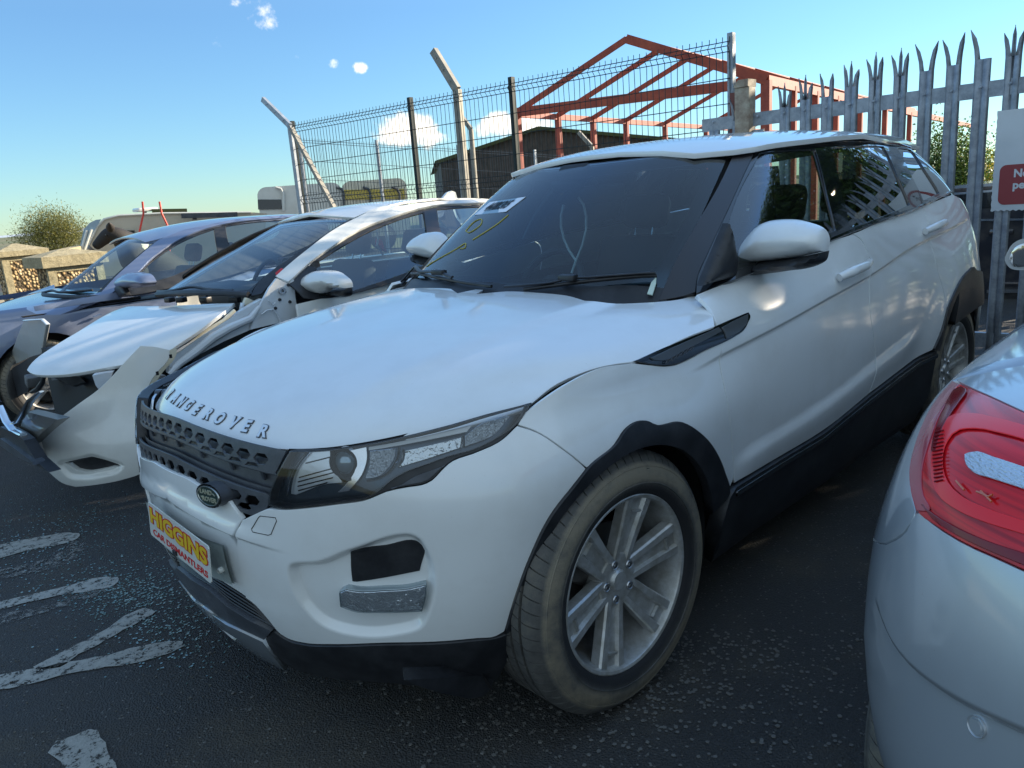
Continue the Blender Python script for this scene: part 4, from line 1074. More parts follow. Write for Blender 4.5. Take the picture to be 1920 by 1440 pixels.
for i_, ch in enumerate('ENDURO'):
    t_ = math.radians(76-i_*7.0)
    def ft(u, v, w, t_=t_):
        r_ = .314+v; a_ = t_-u/.314; return Vector((.858+r_*math.cos(a_), yo-.1125-w, .364+r_*math.sin(a_)))
    text_on('tyre_letter', ch, SUV, M_TYREL, ft, size=.026, extrude=.0012, sx=1.2)

# ------------------------------------------------------------------ cabin
M_CABIN = mat('cabin_black', (.018, .020, .024), .6); M_LEATHER = mat('seat_leather', (.022, .024, .028), .45)
mb = MB()
mb.grid(lambda s, t: Vector((1.36+.62*s, -.72+1.44*t, 1.015+.045*math.sin(PI*min(1, s*1.15))-.10*max(0, s-.85)/.15*.6)), 14, 8)
mb.box((2.0, 0, .86), (.10, 1.40, .26), bev=.03); mb.make('dashboard', SUV, M_CABIN)
def seat(x, y, parent=SUV, m=None, z=.35, h=1.0):
    m = m or M_LEATHER
    mb = MB(); mb.box((x, y, z+.18), (.50, .50, .16), bev=.05)
    R = Matrix.Rotation(.28, 3, 'Y'); mb.box((x+.33, y, z+.52), (.13, .50, .62), R, bev=.055); st = mb.make('seat', parent, m)
    mb = MB(); mb.box((x+.47, y, z+.94), (.10, .27, .18), R, bev=.045); mb.make('headrest', parent, m)
    for dy in (-.055, .055):
        mb = MB(); mb.tube([(x+.42, y+dy, z+.78), (x+.46, y+dy, z+.90)], .006, 6); mb.make('headrest_post', parent, M_CHROME)
seat(2.35, -.37); seat(2.35, .37); seat(3.15, -.36); seat(3.15, .36)
sw = Matrix.Translation((2.02, .37, .985)) @ Matrix.Rotation(-1.1, 4, 'Y')
mb = MB(); mb.tube([sw @ Vector((.185*math.cos(t), .185*math.sin(t), 0)) for t in np.linspace(0, 2*PI, 41)], .016, 10, cap=False)
mb.lathe([(.0001, .02), (.06, .015), (.075, -.02)], sw, 20)
for t in (PI/2, -PI/2, PI): mb.bar(sw @ Vector((.06*math.cos(t), .06*math.sin(t), 0)), sw @ Vector((.175*math.cos(t), .175*math.sin(t), 0)), .03, .012)
mb.make('steering_wheel', SUV, M_CABIN)
mb = MB(); mb.box((2.00, 0.03, 1.40), (.03, .26, .075), bev=.012); mb.tube([(1.99, .03, 1.43), (1.93, .03, 1.50)], .010, 6); mb.make('rear_view_mirror', SUV, M_CABIN)
mb = MB(); mb.box((1.86, .06, 1.475), (.12, .16, .05), Matrix.Rotation(-.75, 3, 'Y'), bev=.015); mb.make('sensor_box', SUV, M_CABIN)
# head lining and pillars on the inside
hl_in = patch(RF, rfull, step=.08, edge=.05, depth=0, off=-.035, gap=.02); link('headlining', hl_in, SUV, mat('headlining', (.10, .10, .10), .9))
# hanging white cable
_wp = lambda pts: [onplane(*p, (1.93, 0, 0), (-1, -.2, 0)) for p in pts]
M_WIRE = mat('white_cable', (.62, .68, .66), .5)
cable = MB(); cable.tube(_wp([(1057,384),(1052,405),(1052,425),(1057,447),(1066,468),(1080,489)]), .0055, 8); cable.tube(_wp([(1084,370),(1094,383),(1099,405),(1099,430),(1092,460),(1080,489),(1072,512)]), .0055, 8)
cb = cable.make('hanging_cable', None, M_WIRE); tag(cb, 'pale looped cable hanging behind the windscreen of the large white SUV', 'cable')
# paper label with lot number inside the glass
_st = [GH.P(GH.hit(*p), +.003)[0] for p in ((919,380),(986,370),(949,398),(890,404))]
_u = (_st[1]-_st[0]+_st[2]-_st[3])/2; _v = (_st[0]-_st[3]+_st[1]-_st[2])/2; _c = sum(_st)/4
STK = empty('lot_sticker', _c, 'white numbered paper label inside the windscreen of the large white SUV', 'sticker')
mb = MB(); mb.prism([0, 1, 2, 3], lambda k: Vector(_st[k]), lambda k: Vector(_st[k])+Vector((.002, 0, -.001))); mb.make('paper', STK, mat('paper_white', (.75, .80, .88), .6), smooth=None)
_nn = np.cross(_u, _v); _nn /= np.linalg.norm(_nn); _sgn = 1 if _nn @ (CAMP-_c) > 0 else -1
text_on('lot_number', '44181315', STK, mat('ink_black', (.01, .01, .012), .6), lambda u, v, w: Vector(_c+_u*u+_v*v+_nn*(w*.1+.003)*_sgn), size=.80, extrude=.002, offset=.03, sx=.21)
# yellow chalk marks on the glass
M_CHALK = mat('chalk_yellow', (.45, .40, .10), .8)
for nm, pts in (('scrawl', [(300,900),(380,850),(470,800),(520,770),(515,795),(490,800)]), ('loop', [(520,700),(560,655),(610,635),(600,670),(550,705),(520,700)]), ('stroke', [(560,750),(640,700),(700,660),(760,610)])):
    tube_on('chalk_mark', GH, W2(pts), .0022, .0015, SUV, M_CHALK, 5)
# ------------------------------------------------------------------ the other cars
def shifted(S, dy, disp=None):
    G_ = S.G.copy(); G_[..., 1] += dy; r = Sheet(G_, ta=S.ta, tb=S.tb, flip=S.flip, arange=S.ar, brange=S.br); r.disp = disp; return r
def hoodsheet(rows_half, yc):
    g = np.array(rows_half); return shifted(Sheet(np.concatenate([g[:, ::-1]*[1, -1, 1], g[:, 1:]], axis=1)), yc)
def mk(name, parent, m, sheet, px=None, ab=None, **kw):
    kw.setdefault('step', .03); kw.setdefault('edge', .02)
    hp = kw.pop('holespx', ())
    o = outline(sheet, px) if px is not None else np.asarray(ab, float)
    return link(name, patch(sheet, o, [outline(sheet, h) for h in hp], **kw), parent, m)

# ---- white hatchback with torn-off nose
HA = empty('hatchback', (2.4, 2.75, 0), 'crash-damaged white hatchback with its front bumper hanging loose beside the SUV', 'hatchback')
YH = 2.75
hgb = np.array([(1.12,0,.935),(1.15,.25,.935),(1.22,.48,.94),(1.33,.66,.95),(1.47,.775,.985),(1.66,.84,.955),(2.0,.885,.955),(2.6,.90,.99),(3.2,.89,1.03),(3.7,.85,1.08),(4.0,.74,1.12),(4.08,.4,1.13)])
hgt = np.array([(2.12,0,1.385),(2.13,.20,1.383),(2.15,.38,1.378),(2.20,.50,1.365),(2.29,.55,1.365),(2.42,.575,1.375),(2.65,.595,1.39),(3.0,.61,1.395),(3.35,.60,1.385),(3.62,.56,1.365),(3.76,.45,1.36),(3.80,.25,1.36)])
GW = shifted(ghsheet(hgb, hgt, bulge=(.03, .03)), YH)
_hrx = [2.08, 2.25, 2.5, 2.8, 3.1, 3.45, 3.7, 3.9]; _hrc = [1.375, 1.415, 1.445, 1.458, 1.458, 1.445, 1.425, 1.395]; _hre = [1.33, 1.365, 1.40, 1.412, 1.412, 1.395, 1.375, 1.35]; _hrw = [.47, .53, .575, .60, .605, .585, .55, .48]
RW = shifted(Sheet(np.array([[(x, y*w/.66, c-(c-e)*abs(y/.66)**2.2) for y in (-.72, -.66, -.58, -.46, -.3, 0, .3, .46, .58, .66, .72)] for x, c, e, w in zip(_hrx, _hrc, _hre, _hrw)])), YH)
HW = hoodsheet([[(.20,0,.66),(.225,.25,.655),(.30,.46,.65),(.40,.62,.645),(.55,.76,.64),(.62,.84,.60)],
                [(.26,0,.715),(.285,.25,.71),(.36,.45,.705),(.46,.60,.70),(.60,.74,.69),(.66,.82,.65)],
                [(.42,0,.775),(.44,.24,.772),(.50,.44,.77),(.58,.59,.762),(.70,.73,.75),(.75,.81,.715)],
                [(.68,0,.842),(.69,.24,.84),(.73,.44,.838),(.79,.60,.832),(.88,.74,.82),(.91,.82,.785)],
                [(.92,0,.893),(.93,.25,.892),(.96,.46,.89),(1.01,.63,.885),(1.07,.76,.875),(1.09,.84,.84)],
                [(1.12,0,.925),(1.13,.26,.925),(1.16,.48,.925),(1.20,.66,.922),(1.25,.78,.915),(1.26,.86,.88)],
                [(1.25,0,.945),(1.26,.26,.945),(1.28,.48,.945),(1.31,.66,.945),(1.35,.78,.94),(1.36,.86,.905)]], YH)
if 1:
    print('hatch hood hits', [HW.base(HW.hit(*p)).round(2).tolist() for p in ((50,693),(226,685),(440,568),(233,576),(350,572))])
hh = [(50,694,1),(58,700),(102,703.5),(160,697),(226,685,1),(318,658,1),(379,616),(440,568,1),(350,572),(262,574,1),(233,576),(146,622),(73,668)]
mk('bonnet', HA, M_WHITE2, HW, px=hh, depth=.02)
# windscreen, rail, glass
hws = [(300,553,1),(380,503),(450,463),(525,420,1),(560,414.5),(610,411),(657,411,1),(600,447),(540,487),(480,535),(470,553,1),(390,552)]
mk('windscreen', HA, G_CLEAR, GW, px=hws, depth=0)
mk('windscreen_border', HA, M_GLOSS, GW, px=hws, depth=0, off=-.008, holespx=([(322,549,1),(395,503),(455,467),(530,427,1),(610,417),(640,417,1),(590,450),(530,489),(465,541,1),(390,545)],))
rail = [(517,521,1),(573,473),(650,420),(700,392),(760,378),(807,372),(880,366),(915,364,1),(925,381,1),(880,383),(807,388),(740,407),(673,433),(590,487),(541,531,1)]
mk('roof_rail', HA, M_WHITE2, GW, px=rail, depth=.02, off=.012, step=.02)
mk('roof_rail', HA, M_BLACK, GW, ab=outline(GW, rail)*[-1, 1], depth=.01, off=-.004, step=.02)
mk('windscreen_seal', HA, M_BLACK, GW, px=[(470,556,1),(480,536),(540,487),(600,447),(657,411,1),(664,411,1),(605,449),(573,473),(519,520,1),(490,552,1)], depth=.01, off=.004, step=.015)
mk('seal_tape', HA, M_RED, GW, px=[(516,514,1),(530,503),(533,507,1),(519,520,1)], depth=.002, off=.008, step=.01)
mk('door_window', HA, G_TINT, GW, px=[(592,492,1),(635,465),(673,443),(740,414),(793,398,1),(803,440),(811,490,1),(753,514),(653,548,1),(600,556,1)], depth=0, off=-.01)
mk('window_frame', HA, M_BLACK, GW, px=[(541,532,1),(590,488),(673,434),(740,408),(807,389),(880,384),(930,382,1),(935,440,1),(830,500),(700,545),(640,566),(556,572,1)], holespx=([(592,492,1),(635,465),(673,443),(740,414),(793,398,1),(803,440),(811,490,1),(753,514),(653,548,1),(600,556,1)], [(820,392,1),(880,388),(920,387,1),(900,460,1),(835,480,1)]), depth=.01, off=-.004)
mk('b_pillar', HA, M_SATIN, GW, px=[(795,397,1),(817,391,1),(840,476,1),(813,488,1)], depth=.01, off=.002)
mk('rear_window', HA, G_TINT, GW, px=[(820,392,1),(880,388),(920,387,1),(900,460,1),(835,480,1)], depth=0, off=-.01)
_rl = RW.hits([(540,414),(600,412),(664,408),(700,392),(760,378),(820,371),(900,366)])
_c0 = RW.tb[5]; hrh = np.vstack([[[_rl[2, 0]-.03, _c0]], _rl[2:3], _rl[3:], [[RW.ta[-1]-.05, _rl[-1, 1]], [RW.ta[-1], _c0]]])
mk('roof', HA, M_WHITE2, RW, ab=np.vstack([hrh, (np.array([0, 2*_c0])+hrh[::-1]*[1, -1])[1:-1]]), depth=.015, step=.05, edge=.03)
mb = MB(); fp = at(841, 372, 'y', YH)
for k in range(1): pass
mb.prism([(-.10, -.02), (.09, -.03), (.07, .045), (.03, .058), (-.02, .045)], lambda p: Vector(fp)+Vector((p[0], -.012, p[1])), lambda p: Vector(fp)+Vector((p[0], .012, p[1])))
mb.make('shark_fin_antenna', HA, M_WHITE2)
# door mirror
pillow('door_mirror', HA, M_WHITE2, [(573,547,1),(568,532),(583,512),(607,508),(637,518),(650,533),(651,540,1),(614,543),(605,550,1)], 'x', 1.70, .09, .09, both=False, back=.04)
pillow('mirror_base', HA, M_BLACK, [(552,527,1),(590,489,1),(594,510),(580,549),(613,544),(652,540,1),(653,548),(623,554),(573,567),(557,568,1)], 'x', 1.76, .03, .04, both=False, back=.03)
# side body (doors, quarter) as a sheet; the wing is missing so the inner structure shows
hpl = np.array([(.12,0),(.15,.3),(.24,.55),(.42,.75),(.70,.84),(1.1,.875),(1.6,.885),(2.2,.895),(2.9,.895),(3.5,.88),(3.85,.80),(4.05,.60),(4.12,.2)])
def bodysheet(pl, zb, ins, yc, shoulder=None, insf=None):
    full = np.vstack([pl[:0:-1], pl*[1, -1]]); t = np.gradient(full, axis=0); n = np.stack([t[:, 1], -t[:, 0]], 1); n /= np.hypot(*n.T)[:, None]
    ta = np.concatenate([[0], np.cumsum(np.hypot(*np.diff(full, axis=0).T))]); ta -= ta[len(pl)-1]
    g = np.zeros((len(full), len(zb), 3))
    for i in range(len(full)):
        w = smoothstep(.2, .9, full[i][0])
        for j in range(len(zb)):
            e = ins[j]*w+(insf or ins)[j]*(1-w); p = full[i]-n[i]*e; g[i, j] = (p[0], p[1], zb[j])
    S = Sheet(g, ta=ta, tb=np.array(zb)); return shifted(S, yc)
SW = bodysheet(hpl, [.12, .25, .40, .55, .70, .82, .92, 1.02], [.10, .04, .012, 0, .0, .008, .03, .085], YH)
door_h = [(556,570,1),(600,560),(653,550),(753,515),(850,478),(960,440),(1040,412,1),(1060,470,1),(1000,700,1),(600,780,1),(575,700),(562,620)]
mk('door_panel', HA, M_WHITE2, SW, px=door_h, depth=.02, step=.04)
mk('door_panel', HA, M_WHITE2, SW, ab=outline(SW, door_h)*[-1, 1], depth=.02, step=.04)
_a = [(SW.ta[-1]-.02, .3), (SW.ta[-1]-.02, 1.0)]
hx0 = 2.95
for s_ in (1, -1):
    mk('rear_body', HA, M_WHITE2, SW, ab=np.array([(hx0, .3), (5.05, .3), (5.05, 1.02), (hx0, .98)])*[s_, 1], depth=.02, step=.06)
mb = MB(); mb.box((2.7, YH, .52), (2.6, 1.36, .60)); mb.make('inner_body', HA, M_VOID, smooth=None)
mb = MB(); mb.grid(lambda s, t: Vector((3.80+.28*s, YH-.62+1.24*t, 1.36-.30*s)), 4, 6); mb.make('tailgate_glass', HA, G_DARK)
# bare structure in front of the door
M_STRUCT = paint('bare_structure_paint', (.62, .66, .70), .6, rough=.5)
def polyface(name, parent, m, pts3, thick=(0, .02, 0), label=None, smooth=None):
    mb = MB(); n = len(pts3); P_ = [Vector([float(k) for k in p]) for p in pts3]
    mb.prism(list(range(n)), lambda k: P_[k], lambda k: P_[k]+Vector(thick)); return mb.make(name, parent, m, label, smooth=smooth)
def pxface(name, parent, m, px, ax, v, thick=(0, .02, 0)): return polyface(name, parent, m, [at(x, y, ax, v) for x, y in px], thick)
pxface('pillar_structure', HA, M_STRUCT, [(519,522),(541,532),(551,524),(554,560),(561,592),(520,606),(470,618),(478,592),(492,565),(505,540)], 'y', 1.99)
pxface('inner_wing', HA, M_STRUCT, [(478,568),(492,560),(500,600),(470,618),(420,640),(360,672),(318,700),(318,664),(379,628),(440,592)], 'y', 2.02, (0, .05, 0))
# rolled lower edge of the inner wing
mb = MB(); mb.tube([at(x, y, 'y', 1.99) for x, y in ((486,575),(470,597),(430,615),(400,632),(366,660),(336,682),(318,702))], [.012, .02, .024, .026, .024, .02, .014], 10); mb.make('wing_rail', HA, M_STRUCT)
mb = MB(); mb.tube([at(x, y, 'y', 2.03) for x, y in ((440,582),(420,600),(392,616),(372,632),(340,656),(320,668))], .011, 6); mb.make('wing_flange', HA, paint('cream_primer', (.62, .58, .45), .5))
for k, (x, y) in enumerate(((534,547),(544,566),(541,534),(517,578),(525,562),(400,640))):
    mb = MB(); c = at(x, y, 'y', 1.985); mb.lathe([(.0001, .004), (.008, .004), (.010, -.004)], Matrix.Translation(c) @ Matrix.Rotation(PI/2, 4, 'X'), 14); mb.make('plug', HA, M_BLACK)
for pp in ([(490,590),(500,582),(512,580),(520,590)], [(504,563),(512,572),(516,568)], [(520,590),(526,602),(522,612)]):
    mb = MB(); mb.tube([at(x, y, 'y', 1.975) for x, y in pp], .005, 6); mb.make('swage', HA, M_STRUCT)
mb = MB(); c = at(530, 545, 'y', 1.97); mb.lathe([(.008, .0), (.02, .0), (.02, -.02)], Matrix.Translation(c) @ Matrix.Rotation(PI/2, 4, 'X'), 18); mb.make('strut_mount', HA, M_ALU)
mb = MB(); c = at(467, 568, 'y', 2.1); mb.box(c, (.07, .03, .045), Matrix.Rotation(.5, 3, 'Y'), bev=.006); mb.make('hinge_bracket', HA, bpy.data.materials['cream_primer'])
mb = MB(); mb.bar(at(449, 596, 'y', 2.1), at(455, 568, 'y', 2.1), .03, .012); mb.make('bonnet_hinge', HA, M_STRUCT)
# cowl clutter
random.seed(3)
mb = MB()
mb.tube([GW.P(GW.hit(x, y), .015)[0] for x, y in ((298,556),(340,553),(380,552),(430,553),(468,556))], .018, 8); mb.make('scuttle', HA, M_BLACK)
for x0 in (318, 340, 386, 440):
    mb = MB(); c = at(x0, 562, 'y', 2.3+(440-x0)*.008); mb.box(c, (.05, .06, .035), Matrix.Rotation(random.random(), 3, 'Z'), bev=.006); mb.tube([c+[0, 0, .0], c+[.03, .03, .03], c+[.05, .1, .01]], .008, 6); mb.make('wiper_linkage', HA, M_BLACK)
tube_on('wiper', GW, [(300,551),(330,549),(360,543),(400,548),(440,550)], .009, .02, HA, M_WIPER)
# open nose: radiator, cross member, brackets
mb = MB(); mb.box((.62, YH+.02, .50), (.10, 1.30, .42)); mb.make('radiator', HA, mat('radiator_black', (.010, .012, .016), .6), smooth=None)
mb = MB(); mb.box((.95, YH+.05, .50), (.6, 1.15, .30)); mb.make('engine_bay', HA, M_VOID, smooth=None)
M_STEELGR = plastic('dusty_steel', (.10, .105, .11), .6)
pxface('cross_member', HA, M_STEELGR, [(97,706),(135,724),(160,716),(148,706),(128,704)], 'y', 2.55, (.05, .12, -.03))
pxface('cross_member', HA, M_STEELGR, [(66,762),(118,776),(112,790),(104,786),(60,774)], 'y', 2.75, (.06, .08, -.04))
mb = MB(); mb.bar(at(100, 705, 'x', .55), at(190, 690, 'x', .58), .03, .05); mb.make('slam_panel', HA, M_STEELGR)
pxface('headlamp_mount', HA, M_STRUCT, [(173,704),(212,697),(205,716),(185,730),(179,722)], 'y', 2.05, (.03, .06, 0))
mb = MB(); mb.tube([at(x, y, 'x', .45) for x, y in ((83,704),(80,716),(72,728),(60,735))], [.012, .014, .016, .012], 8); mb.make('wiring_loom', HA, M_BLACK)
mb = MB(); mb.box(at(62, 713, 'x', .45), (.08, .06, .07), Matrix.Rotation(.4, 3, 'X'), bev=.01); mb.make('horn', HA, M_STEELGR)
# grille remains and chrome strip on the far side of the loose bumper
SN = shifted(offsheet(shifted(SW, -YH), .0), YH)
mk('lower_nose', HA, M_BLACK, SW, px=[(0,735,1),(20,760),(40,800),(60,830),(90,870),(70,865,1),(40,840),(0,800,1)], depth=.02) if False else None
mb = MB(); mb.tube([at(x, y, 'x', .12) for x, y in ((78,734),(58,750),(44,775),(34,790),(20,795))], [.010, .02, .022, .02, .012], 8, flat=.4); mb.make('chrome_strip', HA, M_CHROME)
mb = MB(); mb.tube([at(x, y, 'x', .12) for x, y in ((0,762),(12,790),(26,808),(44,815))], .018, 8, flat=.5); mb.make('chrome_strip', HA, M_CHROME)
pxface('bumper_liner', HA, mat('liner_brown', (.09, .085, .075), .35, .3, coat=.5), [(48,772),(62,775),(108,787),(80,810),(57,833),(66,862),(44,826),(38,800)], 'x', .16, (.05, 0, 0))
pxface('lower_grille', HA, M_BLACK, [(0,800),(30,815),(44,826),(66,862),(92,886),(60,868),(30,848),(0,826)], 'x', .10, (.05, 0, .0))
pxface('lower_spoiler', HA, M_GREYPL, [(0,822),(30,843),(60,866),(64,872),(28,855),(0,836)], 'x', .08, (.05, 0, .0))
# loose bumper skin
BP = []
_bp_plan = [(.22, 2.50), (.20, 2.28), (.26, 2.06), (.40, 1.88), (.58, 1.78), (.80, 1.74), (1.0, 1.74)]
_bz = [.08, .16, .26, .38, .52, .66, .80, .90]
_bi = [-.10, -.035, -.005, 0, -.03, -.05, -.06, -.07]
_bn = []
_pp = np.array(_bp_plan); _tt = np.gradient(_pp, axis=0); _nn = np.stack([_tt[:, 1], -_tt[:, 0]], 1); _nn /= np.hypot(*_nn.T)[:, None]
BG = np.array([[(*(_pp[i]+_nn[i]*_bi[j]*(-1 if (_nn[i] @ np.array([-1, -1])) < 0 else 1)), _bz[j]) for j in range(len(_bz))] for i in range(len(_pp))])
SBP = Sheet(BG)
if SBP.face.mean() < .3: SBP = Sheet(BG, flip=True)
bpx = [(57,832,1),(67,822),(108,786),(150,755),(183,731),(212,703),(238,674),(263,648,1),(290,650),(318,656,1),(318,668),(312,680),(299,694),(285,712),(276,735),(273,760),(276,790),(286,812),(296,835,1),(290,865),(267,887),(233,899),(183,909),(142,913,1),(117,906),(93,887),(70,866)]
bpfog = [(117,870,1),(150,862),(168,859,1),(200,867),(224,876,1),(205,881),(183,886),(155,889),(137,885,1)]
def bp_disp(ab, P):
    o = _bpf; dd = polydist(ab, o); ins = inside(ab, o)
    return -.02*np.where(ins, smoothstep(0, .03, dd), 0)+0*dd
_bpf = outline(SBP, [(105,872),(150,855),(168,850),(200,858),(235,873),(228,884),(190,897),(150,901),(128,897)])
SBP.disp = bp_disp
bump_o = mk('loose_bumper', HA, M_WHITE2, SBP, px=bpx, depth=.03, step=.016, edge=.012, holespx=(bpfog,), extra=rows(_bpf, [s*(1 if area2(_bpf) > 0 else -1) for s in (-.004, .004, .012, .02, .03)], .015, True))
mk('fog_blank', bump_o, M_BLACK, SBP, px=[(112,874,1),(168,856,1),(230,877,1),(183,890),(140,890,1)], depth=0, off=-.025)
mk('fog_trim', bump_o, M_GREYPL, SBP, px=[(105,870,1),(150,860),(167,857,1),(170,862,1),(150,866),(120,874,1)], depth=.004, off=-.012, step=.012)
fl = [(318,656),(318,668),(312,680),(299,694),(285,712),(276,735),(273,760),(276,790),(286,812),(293,828)]
M_CREAM = bpy.data.materials['cream_primer']
_f0 = SBP.P(crspline(SBP.hits(fl), False, 4), 0); _f1 = _f0+np.array([.035, .0, .004])*1; 
mb = MB(); n_ = len(_f0); mb._add(list(_f0)+list(_f1)+list(_f1+[0, .004, 0]), [(i, i+1, n_+i+1, n_+i) for i in range(n_-1)]+[(n_+i, n_+i+1, 2*n_+i+1, 2*n_+i) for i in range(n_-1)]); mb.make('bumper_flange', bump_o, M_CREAM)
for x, y in ((315,668),(290,700),(275,737),(277,792),(284,812)):
    mb = MB(); c = at(x+5, y, 'y', 1.70); mb.box(c, (.012, .006, .018)); mb.make('clip_slot', bump_o, M_VOID)
# other end of the loose bumper, seen from inside
pxface('bumper_end', HA, paint('bumper_inside', (.42, .43, .40), .7, rough=.6), [(44,603),(80,600),(89,607),(85,627),(80,662),(60,668),(22,686),(16,677),(32,633)], 'x', .62, (.01, .02, 0))
mb = MB(); mb.tube([at(x, y, 'x', .60) for x, y in ((46,601),(80,599),(90,608),(86,628),(80,662))], .012, 8, flat=.5); mb.make('bumper_end_flange', HA, M_WHITE2)
pxface('arch_liner', HA, M_BLACK, [(24,690),(60,668),(80,664),(62,700),(52,735),(16,752),(0,750),(8,710)], 'x', .58, (.03, .03, 0))
# front wheel brake parts seen beside the flange
mb = MB(); 
for k in range(6): mb.box(at(298+k*1.5, 708+k*9, 'y', 1.93), (.05, .05, .028), Matrix.Rotation(.2, 3, 'Y'))
mb.make('radiator_pack', HA, M_ALU, smooth=None)
mb = MB(); mb.tube([at(x, y, 'y', 1.9) for x, y in ((288,745),(300,770),(306,760),(300,735),(292,742))], .008, 6); mb.make('hose', HA, M_BLACK)
WM2 = wheel_meshes(R=.32, rr=.21, w=.205, spokes=5)
for c_, sd in (((1.02, 2.30, .30), -1), ((3.35, 1.95, .32), -1), ((3.35, 3.55, .32), 1), ((1.02, 3.52, .32), 1)): place_wheel(HA, WM2, c_, sd, 0)
M_SEATGR = mat('seat_cloth', (.03, .035, .045), .8)
seat(2.35, 2.38, HA, M_SEATGR, z=.22); seat(2.35, 3.12, HA, M_SEATGR, z=.22); seat(3.1, 2.4, HA, M_SEATGR, z=.20); seat(3.1, 3.1, HA, M_SEATGR, z=.20)
mb = MB(); mb.box((1.75, YH, .90), (.30, 1.35, .16), bev=.04); mb.make('dashboard', HA, M_CABIN)
mb = MB(); _w = Matrix.Translation((1.98, 3.1, .95)) @ Matrix.Rotation(-1.1, 4, 'Y'); mb.tube([_w @ Vector((.18*math.cos(t), .18*math.sin(t), 0)) for t in np.linspace(0, 2*PI, 31)], .015, 8, cap=False); mb.box(_w @ Vector((0, 0, 0)), (.10, .1, .1), bev=.02); mb.make('steering_wheel', HA, M_CABIN)
mb = MB(); mb.tube([at(x, y, 'y', 2.25) for x, y in ((706,430),(709,447),(707,460),(718,478))], .012, 6, flat=.4); mb.make('seat_belt', HA, M_STRUCT)
rb = polyface('red_cloth', None, mat('red_cloth', (.45, .02, .05), .8), [at(x, y, 'y', 2.3) for x, y in ((711,447),(716,450),(721,465),(727,472),(722,470),(712,462),(709,455))], (0, .04, 0))
tag(rb, 'small red cloth hooked on the front seat of the white hatchback', 'cloth')

# ---- blue-grey hatchback on the left
BL = empty('car', (2.4, 5.35, 0), 'dark blue-grey car parked beyond the damaged white hatchback', 'car')
YB = 5.30
bgb = np.array([(.98,0,.885),(1.00,.25,.885),(1.06,.45,.885),(1.15,.62,.885),(1.26,.77,.895),(1.45,.85,.90),(1.8,.88,.92),(2.4,.89,.96),(3.0,.88,1.0),(3.6,.85,1.03),(3.9,.74,1.06),(4.0,.4,1.08)])
bgt = np.array([(1.83,0,1.315),(1.84,.20,1.313),(1.86,.36,1.30),(1.90,.47,1.285),(2.0,.52,1.295),(2.15,.55,1.32),(2.45,.58,1.365),(2.85,.60,1.385),(3.3,.60,1.38),(3.6,.57,1.37),(3.75,.45,1.36),(3.78,.25,1.36)])
GB = shifted(ghsheet(bgb, bgt, bulge=(.03, .03)), YB)
SBB = bodysheet(np.array([(.02,0),(.05,.3),(.14,.55),(.32,.75),(.58,.84),(1.0,.87),(1.5,.885),(2.2,.89),(2.9,.89),(3.5,.87),(3.8,.80),(4.0,.60),(4.07,.2)]), [.10, .25, .40, .55, .68, .78, .88, .98], [.10, .04, .012, 0, .0, .01, .03, .08], YB, insf=[.15, .06, .02, 0, .01, .04, .10, .2])
HB = hoodsheet([[(.10,0,.66),(.13,.25,.655),(.22,.48,.645),(.36,.66,.63),(.55,.80,.61),(.60,.86,.58)],
                [(.25,0,.735),(.27,.25,.732),(.35,.46,.725),(.47,.63,.715),(.63,.77,.695),(.68,.84,.66)],
                [(.50,0,.80),(.52,.25,.798),(.57,.46,.793),(.66,.63,.783),(.78,.77,.765),(.80,.85,.72)],
                [(.78,0,.85),(.79,.26,.848),(.83,.48,.845),(.90,.65,.838),(.98,.79,.82),(1.0,.87,.77)],
                [(1.0,0,.885),(1.01,.26,.885),(1.04,.48,.885),(1.09,.65,.882),(1.17,.80,.87),(1.2,.885,.82)],
                [(1.15,0,.905),(1.16,.26,.905),(1.18,.48,.905),(1.22,.65,.905),(1.28,.80,.90),(1.3,.89,.84)]], YB)
_cb = HB.tb[5]
hbe = [(HB.ta[0]+.01, b) for b in np.linspace(HB.tb[0]+.06, HB.tb[-1]-.06, 20)]+[(a, HB.tb[-1]-.06) for a in np.linspace(.1, 1.05, 10)]+[(1.06, b) for b in np.linspace(HB.tb[-1]-.1, HB.tb[0]+.1, 20)]+[(a, HB.tb[0]+.06) for a in np.linspace(1.05, .1, 10)]
mk('bonnet', BL, M_BLUE, HB, ab=hbe, depth=.02, step=.05, edge=.03)
bws = [(107,548,1),(160,505),(205,470),(240,449,1),(270,449),(296,452,1),(262,480),(222,515),(183,557,1),(150,553)]
mk('windscreen', BL, G_CLEAR, GB, px=bws, depth=0)
mk('windscreen_border', BL, M_GLOSS, GB, px=bws, depth=0, off=-.008, holespx=([(122,543,1),(165,508),(208,474),(242,453,1),(285,456,1),(255,480),(215,514),(180,548,1),(150,546)],))
tube_on('wiper', GB, [(82,551),(100,547),(112,550),(140,549),(175,546)], .010, .012, BL, M_WIPER)
tube_on('scuttle', GB, [(82,553),(110,556),(150,558),(185,558)], .018, .004, BL, M_BLACK)
brail = [(183,557,1),(222,515),(262,480),(296,452,1),(241,449,1),(254,440),(292,427),(333,417),(373,411),(440,402),(540,393),(600,392),(640,391,1),(640,396,1),(590,398),(533,408),(450,415),(403,424),(362,437),(325,455),(290,480),(258,511),(235,530),(200,557,1)]
mk('roof_rail', BL, M_BLUE, GB, px=[(183,557,1),(222,515),(262,480),(298,451,1),(340,428),(403,411),(470,403),(540,397),(600,393,1),(604,398,1),(533,409),(450,416),(403,425),(362,438),(325,456),(290,481),(258,512),(235,531),(202,557,1)], depth=.02, off=.008, step=.02)
